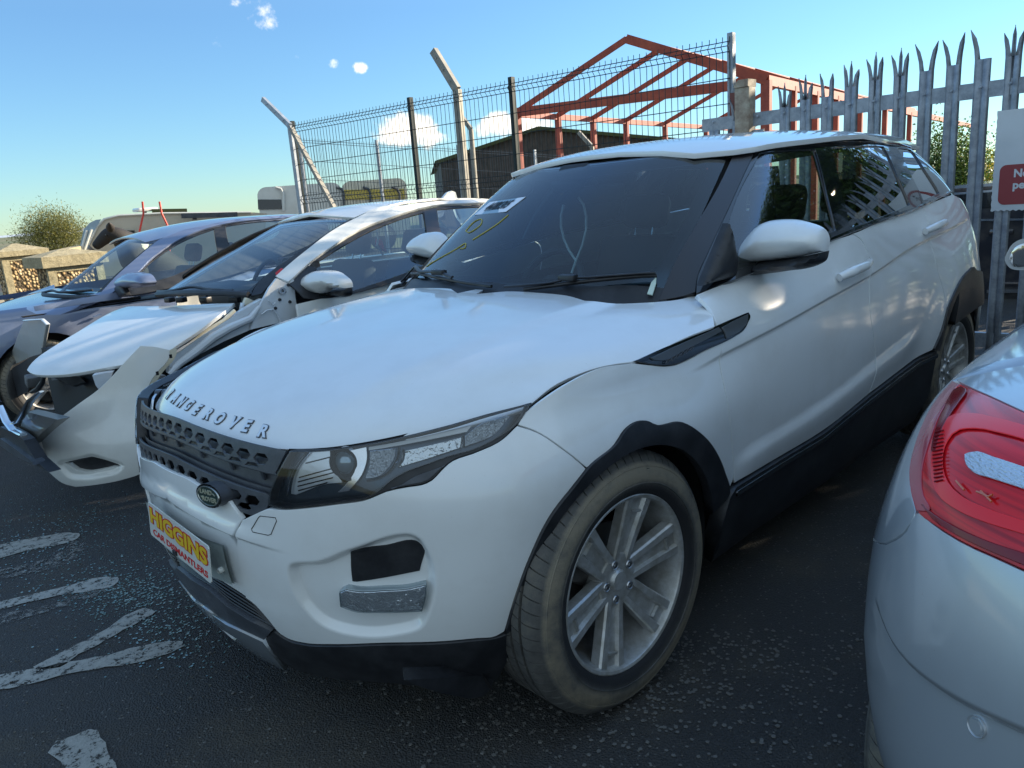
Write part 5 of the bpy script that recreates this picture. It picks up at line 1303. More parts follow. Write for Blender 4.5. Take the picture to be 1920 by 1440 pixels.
mk('window_frame', BL, M_BLACK, GB, px=[(202,557,1),(235,531),(258,512),(325,456),(362,438),(403,425),(533,409),(604,398,1),(620,440,1),(480,500),(400,535),(330,562),(240,572,1)], off=-.006, depth=.01,
   holespx=([(262,511,1),(290,485),(325,461),(362,443),(401,429,1),(410,475,1),(380,490),(320,518),(270,530,1)], [(423,424,1),(470,417),(530,412,1),(520,440),(433,466,1)]))
mk('door_window', BL, G_TINT, GB, px=[(262,511,1),(290,485),(325,461),(362,443),(401,429,1),(410,475,1),(380,490),(320,518),(270,530,1)], off=-.01, depth=0)
mk('rear_window', BL, G_TINT, GB, px=[(423,424,1),(470,417),(530,412,1),(520,440),(433,466,1)], off=-.01, depth=0)
_brx = [1.80, 2.0, 2.3, 2.7, 3.1, 3.5, 3.8]; _brc = [1.32, 1.36, 1.405, 1.43, 1.43, 1.415, 1.38]; _bre = [1.27, 1.305, 1.345, 1.375, 1.38, 1.37, 1.33]; _brw = [.45, .52, .565, .60, .605, .585, .5]
RB = shifted(Sheet(np.array([[(x, y*w/.66, c-(c-e)*abs(y/.66)**2.2) for y in (-.72, -.66, -.58, -.46, -.3, 0, .3, .46, .58, .66, .72)] for x, c, e, w in zip(_brx, _brc, _bre, _brw)])), YB)
mk('roof', BL, M_BLUE, RB, ab=[(RB.ta[0]+.03+.0*b, b) for b in np.linspace(RB.tb[1], RB.tb[-2], 16)]+[(a, RB.tb[-2]) for a in np.linspace(.2, RB.ta[-1], 8)]+[(RB.ta[-1], b) for b in np.linspace(RB.tb[-2]-.1, RB.tb[1], 10)]+[(a, RB.tb[1]) for a in np.linspace(RB.ta[-1]-.2, .2, 8)], depth=.015, step=.06, edge=.04)
_arB = (.83, .30)
aa = [(t, .31+.0*t) for t in (0,)]
def side_poly(S, zlo, ztop, a0, a1, arch, ax_, R_, xs):
    """flank outline with wheel openings; xs maps x to a"""
    pts = [(a0, zlo)]
    for cx, cz in arch:
        for t in np.linspace(PI*1.12, -PI*.12, 20):
            z = cz+R_*math.sin(t); pts.append((xs(cx+R_*math.cos(t)), max(zlo, z)))
    pts += [(a1, zlo), (a1, ztop), (a0, ztop)]; return np.array(pts)
def xs_of(S, pl): 
    n0 = len(pl)-1; return lambda x: float(np.interp(x, pl[:, 0], S.ta[n0:n0+len(pl)]))
plB = np.array([(.02,0),(.05,.3),(.14,.55),(.32,.75),(.58,.84),(1.0,.87),(1.5,.885),(2.2,.89),(2.9,.89),(3.5,.87),(3.8,.80),(4.0,.60),(4.07,.2)])
xB = xs_of(SBB, plB)
spB = side_poly(SBB, .22, .86, .45, 4.9, [(.82, .33), (3.3, .33)], 0, .36, xB)
for s_ in (1, -1): mk('flank', BL, M_BLUE, SBB, ab=spB*[s_, 1], depth=.03, step=.05, edge=.03)
mk('front_bumper', BL, M_BLUE, SBB, ab=[(-.45, .2), (.45, .2), (.45, .64), (-.45, .64)], depth=.02, step=.05)
for s_ in (1, -1): mk('shoulder', BL, M_BLUE, SBB, ab=np.array([(1.35, .855), (4.6, .86), (4.6, .96), (3.0, .95), (2.0, .92), (1.35, .89)])*[s_, 1], depth=.0, step=.05, gap=0)
pillow('door_mirror', BL, M_BLUE, [(229,540,1),(228,526),(237,515),(260,513),(277,522),(281,530),(277,537,1),(255,540)], 'x', 1.46, .08, .06, both=False, back=.05)
pillow('mirror_sail', BL, M_BLACK, [(200,556,1),(227,527,1),(232,541,1),(236,548),(215,556)], 'x', 1.42, .02, .04, both=False, back=.03)
mb = MB(); mb.box((2.3, YB, .52), (3.1, 1.5, .6)); mb.make('inner_body', BL, M_VOID, smooth=None)
for c_, sd in (((.82, 4.55, .31), -1), ((3.3, 4.55, .31), -1), ((.82, 6.05, .31), 1), ((3.3, 6.05, .31), 1)): place_wheel(BL, WM2, c_, sd, 0)
seat(2.1, 4.93, BL, M_SEATGR, z=.18); seat(2.1, 5.67, BL, M_SEATGR, z=.18); seat(2.9, 4.95, BL, M_SEATGR, z=.18)
mb = MB(); mb.box((1.5, YB, .83), (.30, 1.35, .12), bev=.04); mb.make('dashboard', BL, M_CABIN)
mb = MB(); mb.tube([at(x, y, 'y', 4.40) for x, y in ((174,594),(180,593),(184,590),(190,590))], .012, 6, flat=.4); mb.make('wing_emblem', BL, M_CHROME)

# ---- silver car, rear corner at the right edge
SV = empty('silver_car', (1.8, -2.5, 0), 'silver car at the right edge with a large red tail lamp', 'car')
spl = np.array([(.17,-3.6),(.16,-3.1),(.17,-2.6),(.21,-2.25),(.29,-1.95),(.44,-1.74),(.70,-1.61),(1.1,-1.555),(1.7,-1.54),(2.5,-1.55),(3.4,-1.60)])
srow = [(.14, .22), (.24, .12), (.36, .045), (.50, .004), (.64, .0), (.76, .010), (.87, .036), (.95, .065), (1.01, .105), (1.045, .17), (1.07, .26), (1.09, .38), (1.105, .55)]
_t = np.gradient(spl, axis=0); _n2 = np.stack([-_t[:, 1], _t[:, 0]], 1); _n2 /= np.hypot(*_n2.T)[:, None]
SVG = np.array([[(*(spl[i]-_n2[i]*e), z) for z, e in srow] for i in range(len(spl))])
SS = Sheet(SVG, flip=True)
print('silver face', SS.face.mean(), SS.hit(1788, 715), SS.base(SS.hit(1788, 715)), SS.base(SS.hit(1629, 1057)), SS.base(SS.hit(1920, 1384)))
creaseS = crspline(SS.hits([(1640,1120),(1650,1170),(1660,1196),(1693,1246),(1743,1290),(1810,1332),(1880,1366),(1918,1383),(2050,1430)]), False, 6)
def ss_disp(ab, P):
    s, t = seg_signed(ab, creaseS)
    return -.016*(1-smoothstep(-.004, .010, s*_sgS))*np.exp(-np.clip(-s*_sgS, 0, 9)/.25)*smoothstep(0, .2, t)
_tt2 = seg_signed(np.array([creaseS[20]+[0, .05]]), creaseS)[0][0]; _sgS = 1 if _tt2 > 0 else -1
SS.disp = ss_disp
EXS = rows(creaseS, (-.03, -.015, -.006, -.001, .004, .010, .018), .018)
tl = [(1788,715,1),(1821,729),(1871,751),(1919,773),(2060,830,1),(2060,1118,1),(1919,1069),(1871,1047),(1815,1022),(1754,986),(1721,961),(1709,922),(1707,879),(1721,823),(1749,762)]
tla = outline(SS, tl)
# extend the lamp beyond the frame
def extend(ab, i0, i1, da): 
    return ab
aw = SS.ta
_tlm = SS.hits([(1919,773),(1919,1069)])
tla = np.vstack([[p for p in tla if p[0] > min(_tlm[:, 0])+.004], ]) if False else tla
blow = [(1636,1012,1),(1679,1012),(1699,996),(1718,961,1),(1754,987),(1815,1023),(1871,1048),(1919,1070),(2060,1119,1)]
_b = crspline(SS.hits(blow), False, 4)
bp = np.vstack([_b[::-1] if _b[0, 0] > _b[-1, 0] else _b])
b_lo = SS.tb[1]
# bumper: everything below that line
bumper = np.vstack([bp, [[aw[-6], bp[-1, 1]]] if bp[-1, 0] < aw[-6] else np.zeros((0, 2)), [[aw[-6], b_lo], [.05, b_lo], [.05, bp[0, 1]-.02]]])
mk('rear_bumper', SV, M_SILVER, SS, ab=bumper, depth=.02, step=.028, edge=.016, extra=EXS)
wing = [(1636,1010,1),(1679,1010),(1699,994),(1717,959,1),(1708,922),(1706,879),(1720,823),(1748,761),(1787,713,1)]
_w1 = SS.hits(wing); _w1 = np.vstack([crspline(_w1, False, 4)])
top_b = SS.tb[8]
wingp = np.vstack([_w1, [[SS.hit(1850, 640)[0], SS.hit(1850, 640)[1]]], [[aw[-1], top_b]], [[aw[-1], SS.tb[2]], [aw[-3], SS.tb[2]], [aw[-5], .5*(SS.tb[4]+SS.tb[5])]], ]) if False else None
_u = SS.hit(1789, 712)
quarter = np.vstack([_w1, [[_u[0], SS.tb[-1]], [aw[-1], SS.tb[-1]], [aw[-1], SS.tb[1]], [aw[-3]+.3, SS.tb[1]]]]+[[[aw[6]+.78+.36*math.cos(t), max(SS.tb[1], SS.tb[1]+.1+.36*math.sin(t))] for t in np.linspace(0, PI, 16)]]+[[[aw[6]+.35, SS.tb[1]], [aw[5]+.25, SS.tb[3]]]])
mk('rear_quarter', SV, M_SILVER, SS, ab=quarter, depth=.02, step=.035, edge=.02)
_lt_ = crspline(SS.hits([(1791,712),(1821,727),(1871,749),(1919,771),(2060,828)]), False, 4)
boot = np.vstack([_lt_, [[.05, _lt_[-1, 1]-.01], [.05, SS.tb[-1]], [_u[0], SS.tb[-1]]]])
mk('boot_lid', SV, M_SILVER, SS, ab=boot, depth=.02, step=.035, edge=.02)
M_LENSRED = mat('tail_lens_red', (.80, .008, .015), .16, 0, coat=.3, spec=.3)
_n = noise(M_LENSRED, 16, 4, .6); _tc = nd(M_LENSRED, 'ShaderNodeTexCoord'); _mp = nd(M_LENSRED, 'ShaderNodeMapping'); _mp.inputs['Scale'].default_value = (1, 1, 70); ln(M_LENSRED, _tc.outputs['Object'], _mp.inputs[0])
_wv = noise(M_LENSRED, 2.0, 2, .5, _mp.outputs[0]); _r = ramp(M_LENSRED, _wv.outputs[0], [(.35, (.42, .004, .010)), (.6, (.78, .012, .018))]); ln(M_LENSRED, _r.outputs[0], BS(M_LENSRED).inputs['Base Color'])
_ex = np.vstack([tla, ])
lam = mk('tail_lamp', SV, M_LENSRED, SS, ab=tla, depth=.03, step=.016, edge=.012, off=.001)
M_DKRED = mat('tail_dark_red', (.22, .003, .008), .12, coat=.3, spec=.3); M_BRRED = mat('tail_bright_red', (.95, .018, .025), .16, coat=.3, spec=.3); M_PINK = mat('tail_rim_red', (.48, .06, .08), .14, coat=.5, spec=.3)
mk('lamp_rim', lam, M_PINK, SS, px=[(1788,716,1),(1800,722,1),(1772,765),(1745,830),(1731,885),(1733,925),(1748,958),(1721,960,1),(1710,922),(1708,879),(1722,823),(1750,762)], depth=.002, off=.003, step=.014, edge=.01)
mk('lamp_swoosh', lam, M_DKRED, SS, px=[(1790,735,1),(1806,728,1),(1815,735),(1800,760),(1775,800),(1760,850,1),(1750,850,1),(1764,790)], depth=.002, off=.0055, step=.014, edge=.01)
mk('lamp_band', lam, M_BRRED, SS, px=[(2055,850,1),(1919,800),(1870,787),(1820,778),(1785,783),(1764,810),(1752,850),(1750,895),(1762,930),(1800,960),(1860,985),(1919,1003),(2055,1045,1),(2055,1015,1),(1919,975),(1860,955),(1810,932),(1782,905),(1772,870),(1778,835),(1795,813),(1830,808),(1870,815),(1919,828),(2055,880,1)], depth=.002, off=.005, step=.014, edge=.01)
mk('lamp_lower', lam, M_DKRED, SS, px=[(1730,945,1),(1790,985),(1850,1012),(1919,1035),(2055,1080,1),(2055,1108,1),(1919,1060),(1870,1040),(1812,1013),(1754,978,1)], depth=.002, off=.0045, step=.014, edge=.01)
mk('reverse_lamp', lam, reflector('clear_reverse', (.62, .66, .72), 90, .6, rough=.2, metal=.6, stretch=(1, 1, 5)), SS, px=[(1813,856,1),(1827,851),(1871,862),(1919,878),(2040,922,1),(2040,960,1),(1919,920),(1871,904),(1827,888),(1814,870)], depth=.003, off=.007, step=.012, edge=.008)
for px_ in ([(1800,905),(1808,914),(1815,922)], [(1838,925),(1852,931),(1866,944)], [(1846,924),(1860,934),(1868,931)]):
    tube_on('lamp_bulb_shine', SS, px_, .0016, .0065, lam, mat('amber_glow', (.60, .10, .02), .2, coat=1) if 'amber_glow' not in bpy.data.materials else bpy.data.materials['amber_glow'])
for k in range(14):
    y_ = 815+k*7; tube_on('lens_rib', SS, [(1756+abs(k-6)*.5, y_), (1775, y_-3)], .0012, .0065, lam, M_DKRED, 4, smooth=False)
sc_ = SS.P(SS.hit(1815, 1365), .002)[0]; sn_ = SS.N([SS.hit(1815, 1365)])[0]; SM = Matrix.Translation(sc_) @ Vector(sn_).to_track_quat('Z', 'Y').to_matrix().to_4x4()
mb = MB(); mb.lathe([(.0001, .002), (.0095, .002), (.0105, -.001), (.0125, -.001), (.014, .001), (.0145, -.002)], SM, 28); mb.make('parking_sensor', SV, M_SILVER)
mb = MB(); mb.box((2.3, -2.7, .55), (2.9, 1.6, .70)); mb.make('inner_body', SV, M_VOID, smooth=None)
pillow('door_mirror', SV, M_SILVER, [(1884,488),(1890,470),(1899,457),(1925,446),(1950,446),(1958,470),(1950,500),(1925,506),(1893,502)], 'x', 2.44, .0, .01, both=False, back=.06)
pillow('mirror_glass', SV, mat('mirror_glass', (.7, .7, .7), .02, 1), [(1892,487,1),(1897,470),(1906,462),(1945,452,1),(1945,497,1),(1896,496)], 'x', 2.435, .001, .01, both=False, back=.001)
for c_, sd in (((.95, -1.74, .33), 1), ((3.4, -1.74, .33), 1)): place_wheel(SV, WM2, c_, sd, 0)
# glasshouse of the silver car
sgb = np.array([(1.30,-2.55,1.09),(1.34,-2.2,1.09),(1.50,-1.95,1.08),(1.8,-1.80,1.06),(2.4,-1.76,1.02),(3.3,-1.78,.98)]); sgt = np.array([(2.0,-2.55,1.42),(2.02,-2.3,1.42),(2.1,-2.14,1.41),(2.3,-2.06,1.40),(2.7,-2.04,1.39),(3.2,-2.04,1.36)])
SGG = Sheet(np.array([sgb, sgb*.67+sgt*.33+[0, .01, .0], sgb*.33+sgt*.67+[0, .01, 0], sgt]).transpose(1, 0, 2))
SGG = Sheet(SGG.G, flip=True)
_A, _B = SGG.ta[-1], SGG.tb[-1]
mk('glasshouse', SV, M_SILVER, SGG, ab=[(0, 0), (_A, 0), (_A, _B), (0, _B)], holes=([(.03, .05), (SGG.ta[2]-.1, .05), (SGG.ta[2]-.1, _B-.06), (.03, _B-.06)], [(SGG.ta[2]+.15, .05), (_A, .05), (_A, _B-.06), (SGG.ta[3], _B-.06)]), depth=.01, step=.06) if False else mk('glasshouse', SV, M_SILVER, SGG, ab=[(0, 0), (_A, 0), (_A, _B), (0, _B)], depth=.01, step=.06)
mk('rear_screen', SV, G_DARK, SGG, ab=[(0, .05), (SGG.ta[2]-.1, .05), (SGG.ta[2]-.1, _B-.06), (0, _B-.06)], depth=0, off=.004, step=.06)
mk('side_glass', SV, G_DARK, SGG, ab=[(SGG.ta[2]+.15, .06), (_A, .05), (_A, _B-.06), (SGG.ta[3], _B-.06)], depth=0, off=.004, step=.06)
# ------------------------------------------------------------------ ground
def grid_sheet(name, x0, x1, y0, y1, nx, ny, z, m):
    vs = [(x0+(x1-x0)*i/nx, y0+(y1-y0)*j/ny, z) for i in range(nx+1) for j in range(ny+1)]
    fs = [(i*(ny+1)+j, (i+1)*(ny+1)+j, (i+1)*(ny+1)+j+1, i*(ny+1)+j+1) for i in range(nx) for j in range(ny)]
    return link(name, mesh(vs, fs), None, m)
M_ASPH = mat('asphalt', (.03, .032, .036), .85)
n1 = noise(M_ASPH, 1.3, 8, .7); n2 = noise(M_ASPH, 140, 3, .6); vo = nd(M_ASPH, 'ShaderNodeTexVoronoi', Scale=170.0)
_tc = nd(M_ASPH, 'ShaderNodeTexCoord'); ln(M_ASPH, _tc.outputs['Object'], vo.inputs['Vector'])
base = ramp(M_ASPH, n1.outputs[0], [(.30, (.024, .024, .025)), (.52, (.042, .040, .038)), (.72, (.085, .074, .056))])
v2 = nd(M_ASPH, 'ShaderNodeTexVoronoi', Scale=95.0); ln(M_ASPH, _tc.outputs['Object'], v2.inputs['Vector'])
sepc = nd(M_ASPH, 'ShaderNodeSeparateColor'); ln(M_ASPH, v2.outputs['Color'], sepc.inputs[0])
stone = ramp(M_ASPH, sepc.outputs[0], [(.88, g3(0)), (.90, g3(.35)), (.99, g3(.9))])
near = ramp(M_ASPH, v2.outputs['Distance'], [(.25, g3(1)), (.40, g3(0))])
mm = nd(M_ASPH, 'ShaderNodeMath', operation='MULTIPLY'); ln(M_ASPH, stone.outputs[0], mm.inputs[0]); ln(M_ASPH, near.outputs[0], mm.inputs[1])
tone = mixc(M_ASPH, n2.outputs[0], (.5, .5, .5), (1.5, 1.5, 1.5))
mul = nd(M_ASPH, 'ShaderNodeMix', data_type='RGBA', blend_type='MULTIPLY'); mul.inputs[0].default_value = 1; ln(M_ASPH, base.outputs[0], mul.inputs[6]); ln(M_ASPH, tone, mul.inputs[7])
ln(M_ASPH, mixc(M_ASPH, mm.outputs[0], mul.outputs[2], (.16, .155, .145)), BS(M_ASPH).inputs['Base Color'])
hadd = nd(M_ASPH, 'ShaderNodeMath', operation='ADD'); ln(M_ASPH, n2.outputs[0], hadd.inputs[0]); ln(M_ASPH, vo.outputs['Distance'], hadd.inputs[1])
bump(M_ASPH, hadd.outputs[0], .9, .006)
rr_ = ramp(M_ASPH, n1.outputs[0], [(.3, g3(.55)), (.6, g3(.9))]); ln(M_ASPH, rr_.outputs[0], BS(M_ASPH).inputs['Roughness'])
gr = grid_sheet('asphalt_yard', -14, 16, -14, 26, 4, 4, 0, M_ASPH); tag(gr, kind='structure')
M_FIELD = mat('far_field', (.10, .11, .05), .95); _n = noise(M_FIELD, .02, 6, .6); _r = ramp(M_FIELD, _n.outputs[0], [(.35, (.16, .14, .08)), (.6, (.07, .10, .035))]); ln(M_FIELD, _r.outputs[0], BS(M_FIELD).inputs['Base Color'])
tag(grid_sheet('ground', -1500, 2500, -1500, 3000, 8, 8, -.06, M_FIELD), kind='structure')
# sandy verge on the left
M_SAND = mat('sandy_gravel', (.34, .28, .18), .95); _n = noise(M_SAND, 60, 5, .7); bump(M_SAND, _n.outputs[0], .8, .01)
_r = ramp(M_SAND, _n.outputs[0], [(.3, (.22, .18, .11)), (.7, (.45, .38, .25))]); ln(M_SAND, _r.outputs[0], BS(M_SAND).inputs['Base Color'])
def flat(name, pts, z, m, kind='structure'):
    o = link(name, mesh([(p[0], p[1], z) for p in pts], [tuple(range(len(pts)))]), None, m); return tag(o, kind=kind) if kind else o
flat('sandy_verge', [(-6, 8.5), (3.2, 8.6), (4.2, 14), (6, 22), (-6, 22)], .004, M_SAND)
# hills on the horizon
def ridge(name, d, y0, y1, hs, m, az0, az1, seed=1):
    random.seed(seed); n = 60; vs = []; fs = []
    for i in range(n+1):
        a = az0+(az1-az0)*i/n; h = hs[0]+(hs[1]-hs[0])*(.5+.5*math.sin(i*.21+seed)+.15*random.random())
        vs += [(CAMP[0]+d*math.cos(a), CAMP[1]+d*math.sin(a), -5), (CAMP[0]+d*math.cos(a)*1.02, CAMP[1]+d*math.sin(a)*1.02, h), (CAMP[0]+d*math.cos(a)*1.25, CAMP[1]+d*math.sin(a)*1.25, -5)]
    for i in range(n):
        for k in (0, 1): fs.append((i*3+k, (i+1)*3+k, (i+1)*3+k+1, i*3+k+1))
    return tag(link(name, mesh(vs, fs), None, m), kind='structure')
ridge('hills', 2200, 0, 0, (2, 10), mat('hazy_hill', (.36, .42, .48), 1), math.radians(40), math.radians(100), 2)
ridge('low_hill', 700, 0, 0, (1.0, 3.0), mat('green_hill', (.10, .13, .06), 1), math.radians(-40), math.radians(60), 5)

# painted markings, worn
def worn(name, col, lo, hi):
    m = mat(name, col, .75); n = noise(m, 26, 8, .75); n2_ = noise(m, 150, 3, .6)
    ad = nd(m, 'ShaderNodeMath', operation='MULTIPLY_ADD'); ln(m, n2_.outputs[0], ad.inputs[0]); ad.inputs[1].default_value = .45; ln(m, n.outputs[0], ad.inputs[2])
    r = ramp(m, ad.outputs[0], [(lo, g3(1)), (hi, g3(0))]); ln(m, r.outputs[0], BS(m).inputs['Alpha'])
    c = ramp(m, n.outputs[0], [(.3, col), (.65, tuple(k*.62 for k in col))]); ln(m, c.outputs[0], BS(m).inputs['Base Color'])
    bump(m, n2_.outputs[0], .6, .004); return m
M_MARK = worn('worn_white_paint', (.36, .355, .32), .76, .84); M_MARK2 = worn('faint_white_paint', (.20, .195, .18), .62, .76)
def mark(pts, m, name='road_marking', seed=0):
    P_ = crspline([at(x, y, 'z', .004)[:2] for x, y in pts], True, 3); random.seed(seed)
    flat(name, [(p[0]+random.uniform(-.006, .006), p[1]+random.uniform(-.006, .006)) for p in P_], .004, m)
mark([(-60,1036),(0,1021),(60,1009),(130,999),(150,1002),(142,1012),(60,1030),(0,1046),(-60,1062)], M_MARK)
mark([(-60,1080),(0,1068),(56,1056),(105,1041),(122,1026),(131,1014),(156,1016),(155,1040),(110,1062),(56,1076),(0,1086),(-60,1098)], M_MARK2)
mark([(-60,1138),(0,1127),(100,1105),(200,1082),(223,1085),(214,1098),(130,1113),(60,1127),(0,1143),(-60,1156)], M_MARK)
mark([(-60,1166),(0,1151),(60,1141),(130,1122),(195,1102),(208,1103),(150,1128),(75,1150),(0,1173),(-60,1190)], M_MARK2)
mark([(60,1252),(100,1230),(140,1210),(200,1180),(250,1146),(275,1141),(290,1147),(250,1171),(200,1200),(150,1226),(110,1252)], M_MARK)
mark([(-60,1275),(0,1265),(60,1254),(130,1242),(200,1228),(260,1213),(338,1202),(345,1210),(300,1231),(200,1251),(130,1263),(60,1281),(0,1293),(-60,1310)], M_MARK)
mark([(103,1391),(140,1378),(172,1367),(183,1374),(200,1405),(222,1450),(245,1500),(160,1520),(130,1450)], M_MARK)
# broken safety glass and loose grit
def scatter(name, n, fpos, size, m, seed, flatk=.6):
    rnd = np.random.default_rng(seed); vs = []; fs = []
    for k in range(n):
        x, y = fpos(rnd); s = size*rnd.uniform(.5, 1.6); a = rnd.uniform(0, 6.3); h = s*flatk*rnd.uniform(.5, 1.3); b = len(vs); nn = 5
        for r_, z_ in ((1, 0.003), (.8, h)):
            for j in range(nn):
                t = a+j*2*PI/nn; vs.append((x+s*r_*math.cos(t)*rnd.uniform(.75, 1.1), y+s*r_*math.sin(t)*rnd.uniform(.75, 1.1), z_))
        for j in range(nn): fs.append((b+j, b+(j+1) % nn, b+nn+(j+1) % nn, b+nn+j))
        fs.append(tuple(b+nn+j for j in range(nn)))
    o = link(name, mesh(vs, fs, smooth=False), None, m); return tag(o, kind='stuff')
M_CRUMB = mat('glass_crumbs', (.16, .27, .28), .12, 0, coat=.8); M_GRIT = mat('pale_grit', (.13, .125, .11), .8)
def pos_glass(r):
    while True:
        c = ((210,1115,60,22),(290,1150,75,45),(130,985,90,30),(60,1040,80,45),(250,1095,60,25),(330,1190,60,35))[r.integers(6)]
        p = at(r.normal(c[0], c[2]), r.normal(c[1], c[3]), 'z', 0)
        if -1 < p[0] < 4 and p[1] < 5: return p[0], p[1]
o = scatter('broken_glass', 2300, pos_glass, .0036, M_CRUMB, 4)
def pos_grit(r):
    while True:
        x, y = r.uniform(-1.2, 4.5), r.uniform(-2.2, 2.6)
        if math.hypot(x-CAMP[0], y-CAMP[1]) > .3: return x, y
scatter('loose_grit', 5200, pos_grit, .0030, M_GRIT, 9)
def pos_grit2(r):
    p = at(r.normal(1150, 260), abs(r.normal(0, 130))+1180, 'z', 0); return p[0], p[1]
scatter('coarse_grit', 1500, pos_grit2, .005, mat('grit_mid', (.13, .125, .115), .8), 12)

# ------------------------------------------------------------------ palisade fence
M_GALV = mat('galvanised_steel', (.20, .22, .25), .5, .35); _n = noise(M_GALV, 16, 7, .7); _r = ramp(M_GALV, _n.outputs[0], [(.35, (.36, .40, .45)), (.62, (.22, .25, .29)), (.85, (.24, .18, .12))]); ln(M_GALV, _r.outputs[0], BS(M_GALV).inputs['Base Color'])
_n2_ = noise(M_GALV, 120, 3); bump(M_GALV, _n2_.outputs[0], .25, .002)
F0 = np.array([4.78, .40]); FD = np.array([.075, -1.0]); FD /= np.hypot(*FD)       # line of pales, towards the right
PAL = empty('palisade_fence', (4.8, -1.5, 0), 'grey galvanised palisade fence with bent split tips behind the large white SUV', 'fence')
def pale(s, top, kind):
    """kind: three prong leans (in-plane) or None where a prong is missing"""
    c = F0+FD*s; n = np.array([FD[1], -FD[0]]);   # towards the camera side
    if n @ (CAMP[:2]-c) < 0: n = -n
    W_ = .042; prof = [(-W_, .014), (-W_*.75, .0), (-W_*.28, .0), (0, .011), (W_*.28, .0), (W_*.75, .0), (W_, .014)]
    def P(u, d, z): q_ = c+FD*u+n*(-d+.03); return (q_[0], q_[1], z)
    mb = MB(); zs = [0.02, .6, 1.2, 1.7, top-.12]
    vs = [P(u, d, z) for z in zs for u, d in prof]; m = len(prof)
    fs = [(i*m+k, i*m+k+1, (i+1)*m+k+1, (i+1)*m+k) for i in range(len(zs)-1) for k in range(m-1)]
    mb._add(vs, fs)
    zb = top-.12
    segs = (((-W_, .014), (-W_*.75, .0), (-W_*.30, .0)), ((-W_*.30, .0), (0, .011), (W_*.30, .0)), ((W_*.30, .0), (W_*.75, .0), (W_, .014)))
    for j, sg in enumerate(segs):
        k = kind[j]
        if k is None: continue
        lean, out, hh = k; rows_ = []
        for t in (0, .35, .7, 1):
            w = (1-.25*t) if t < .7 else (.82 if t < .9 else .02)
            mid = sg[1][0]
            rows_.append([P(mid+(u-mid)*w+lean*t**1.6, d-out*t**1.6, zb+hh*t) for u, d in sg])
        vs = [v for r in rows_ for v in r]; mb._add(vs, [(i*3+q_, i*3+q_+1, (i+1)*3+q_+1, (i+1)*3+q_) for i in range(3) for q_ in range(2)])
    o = mb.make('pale', PAL, M_GALV, smooth=.9)
    so = o.modifiers.new('solid', 'SOLIDIFY'); so.thickness = .003; return o
K3 = ((-.018, .03, .13), (0, -.005, .17), (.018, .03, .13)); KV = ((-.030, .04, .16), None, (.035, .03, .16)); K2 = ((-.012, .02, .15), None, (.010, .02, .14))
KL = ((-.006, .03, .14), (.0, .0, .16), (.02, .02, .10)); KX = ((-.034, .03, .17), (.0, .0, .0), (.010, .01, .02)); KH = ((-.03, .03, .15), None, (.03, .05, .17))
pales = [(-.68, 1.93, (None, None, None)), (-.50, 1.98, K2), (-.34, 1.90, (None, None, None)), (-.145, 2.03, KL), (.0, 2.06, KL), (.145, 2.06, K2), (.30, 2.10, KL), (.45, 2.12, K3), (.60, 2.12, K3), (.75, 2.13, KV), (.90, 2.14, KH), (1.055, 2.15, ((-.034, .03, .17), None, None)), (1.21, 2.14, K3), (1.365, 2.12, KL), (1.52, 2.13, K3), (1.675, 2.13, K3), (1.83, 2.13, KV), (1.985, 2.13, K3)]
for k in range(22): pales.append((2.14+.155*k, 2.13, (K3, KL, KV)[k % 3]))
for s, t, kd in pales: pale(s, t-.02, kd)
def fp(s, d, z):
    n = np.array([FD[1], -FD[0]]); c = F0+FD*s
    if n @ (CAMP[:2]-c) < 0: n = -n
    q_ = c-n*d; return (q_[0], q_[1], z)
for z0 in (1.875, .35):
    mb = MB(); mb.bar(fp(-.78, .0, z0), fp(5.6, .0, z0), .045, .010); mb.bar(fp(-.78, -.02, z0-.045), fp(5.6, -.02, z0-.045), .006, .085); mb.make('rail', PAL, M_GALV)
for s, t, kd in pales[:18]:
    mb = MB(); mb.lathe([(.0001, .008), (.008, .006), (.010, 0)], Matrix.Translation(fp(s, -.040, 1.85)) @ Matrix.Rotation(-PI/2, 4, 'Y'), 10); mb.make('bolt', PAL, M_GALV)
# gate post with hinge plate
M_RUSTPL = mat('weathered_plate', (.30, .24, .18), .7); _n = noise(M_RUSTPL, 12, 6, .7); _r = ramp(M_RUSTPL, _n.outputs[0], [(.35, (.40, .36, .28)), (.65, (.20, .14, .10))]); ln(M_RUSTPL, _r.outputs[0], BS(M_RUSTPL).inputs['Base Color'])
GP = empty('gate_post', fp(-.86, 0, 0), 'pale square steel post with a sloping top at the left end of the palisade fence', 'post')
p0 = at(1397, 200, 'x', 4.72); mb = MB(); mb.box((4.72, p0[1], 1.03), (.10, .115, 2.06), bev=.006); mb.make('post', GP, M_RUSTPL)
mb = MB(); mb.prism([(-.05, 0), (.05, 0), (.05, .02), (.02, .05), (-.05, .05)], lambda p: Vector((4.66, p0[1]-.0+p[0]*1.1, 2.06+p[1])), lambda p: Vector((4.78, p0[1]+p[0]*1.1, 2.06+p[1]))); mb.make('post_cap', GP, M_RUSTPL, smooth=None)
mb = MB(); p1 = at(1377, 200, 'x', 4.75); mb.box((4.76, p1[1], 1.02), (.05, .06, 2.04)); mb.make('gate_frame', GP, mat('red_brown_plate', (.16, .055, .045), .7), smooth=None)
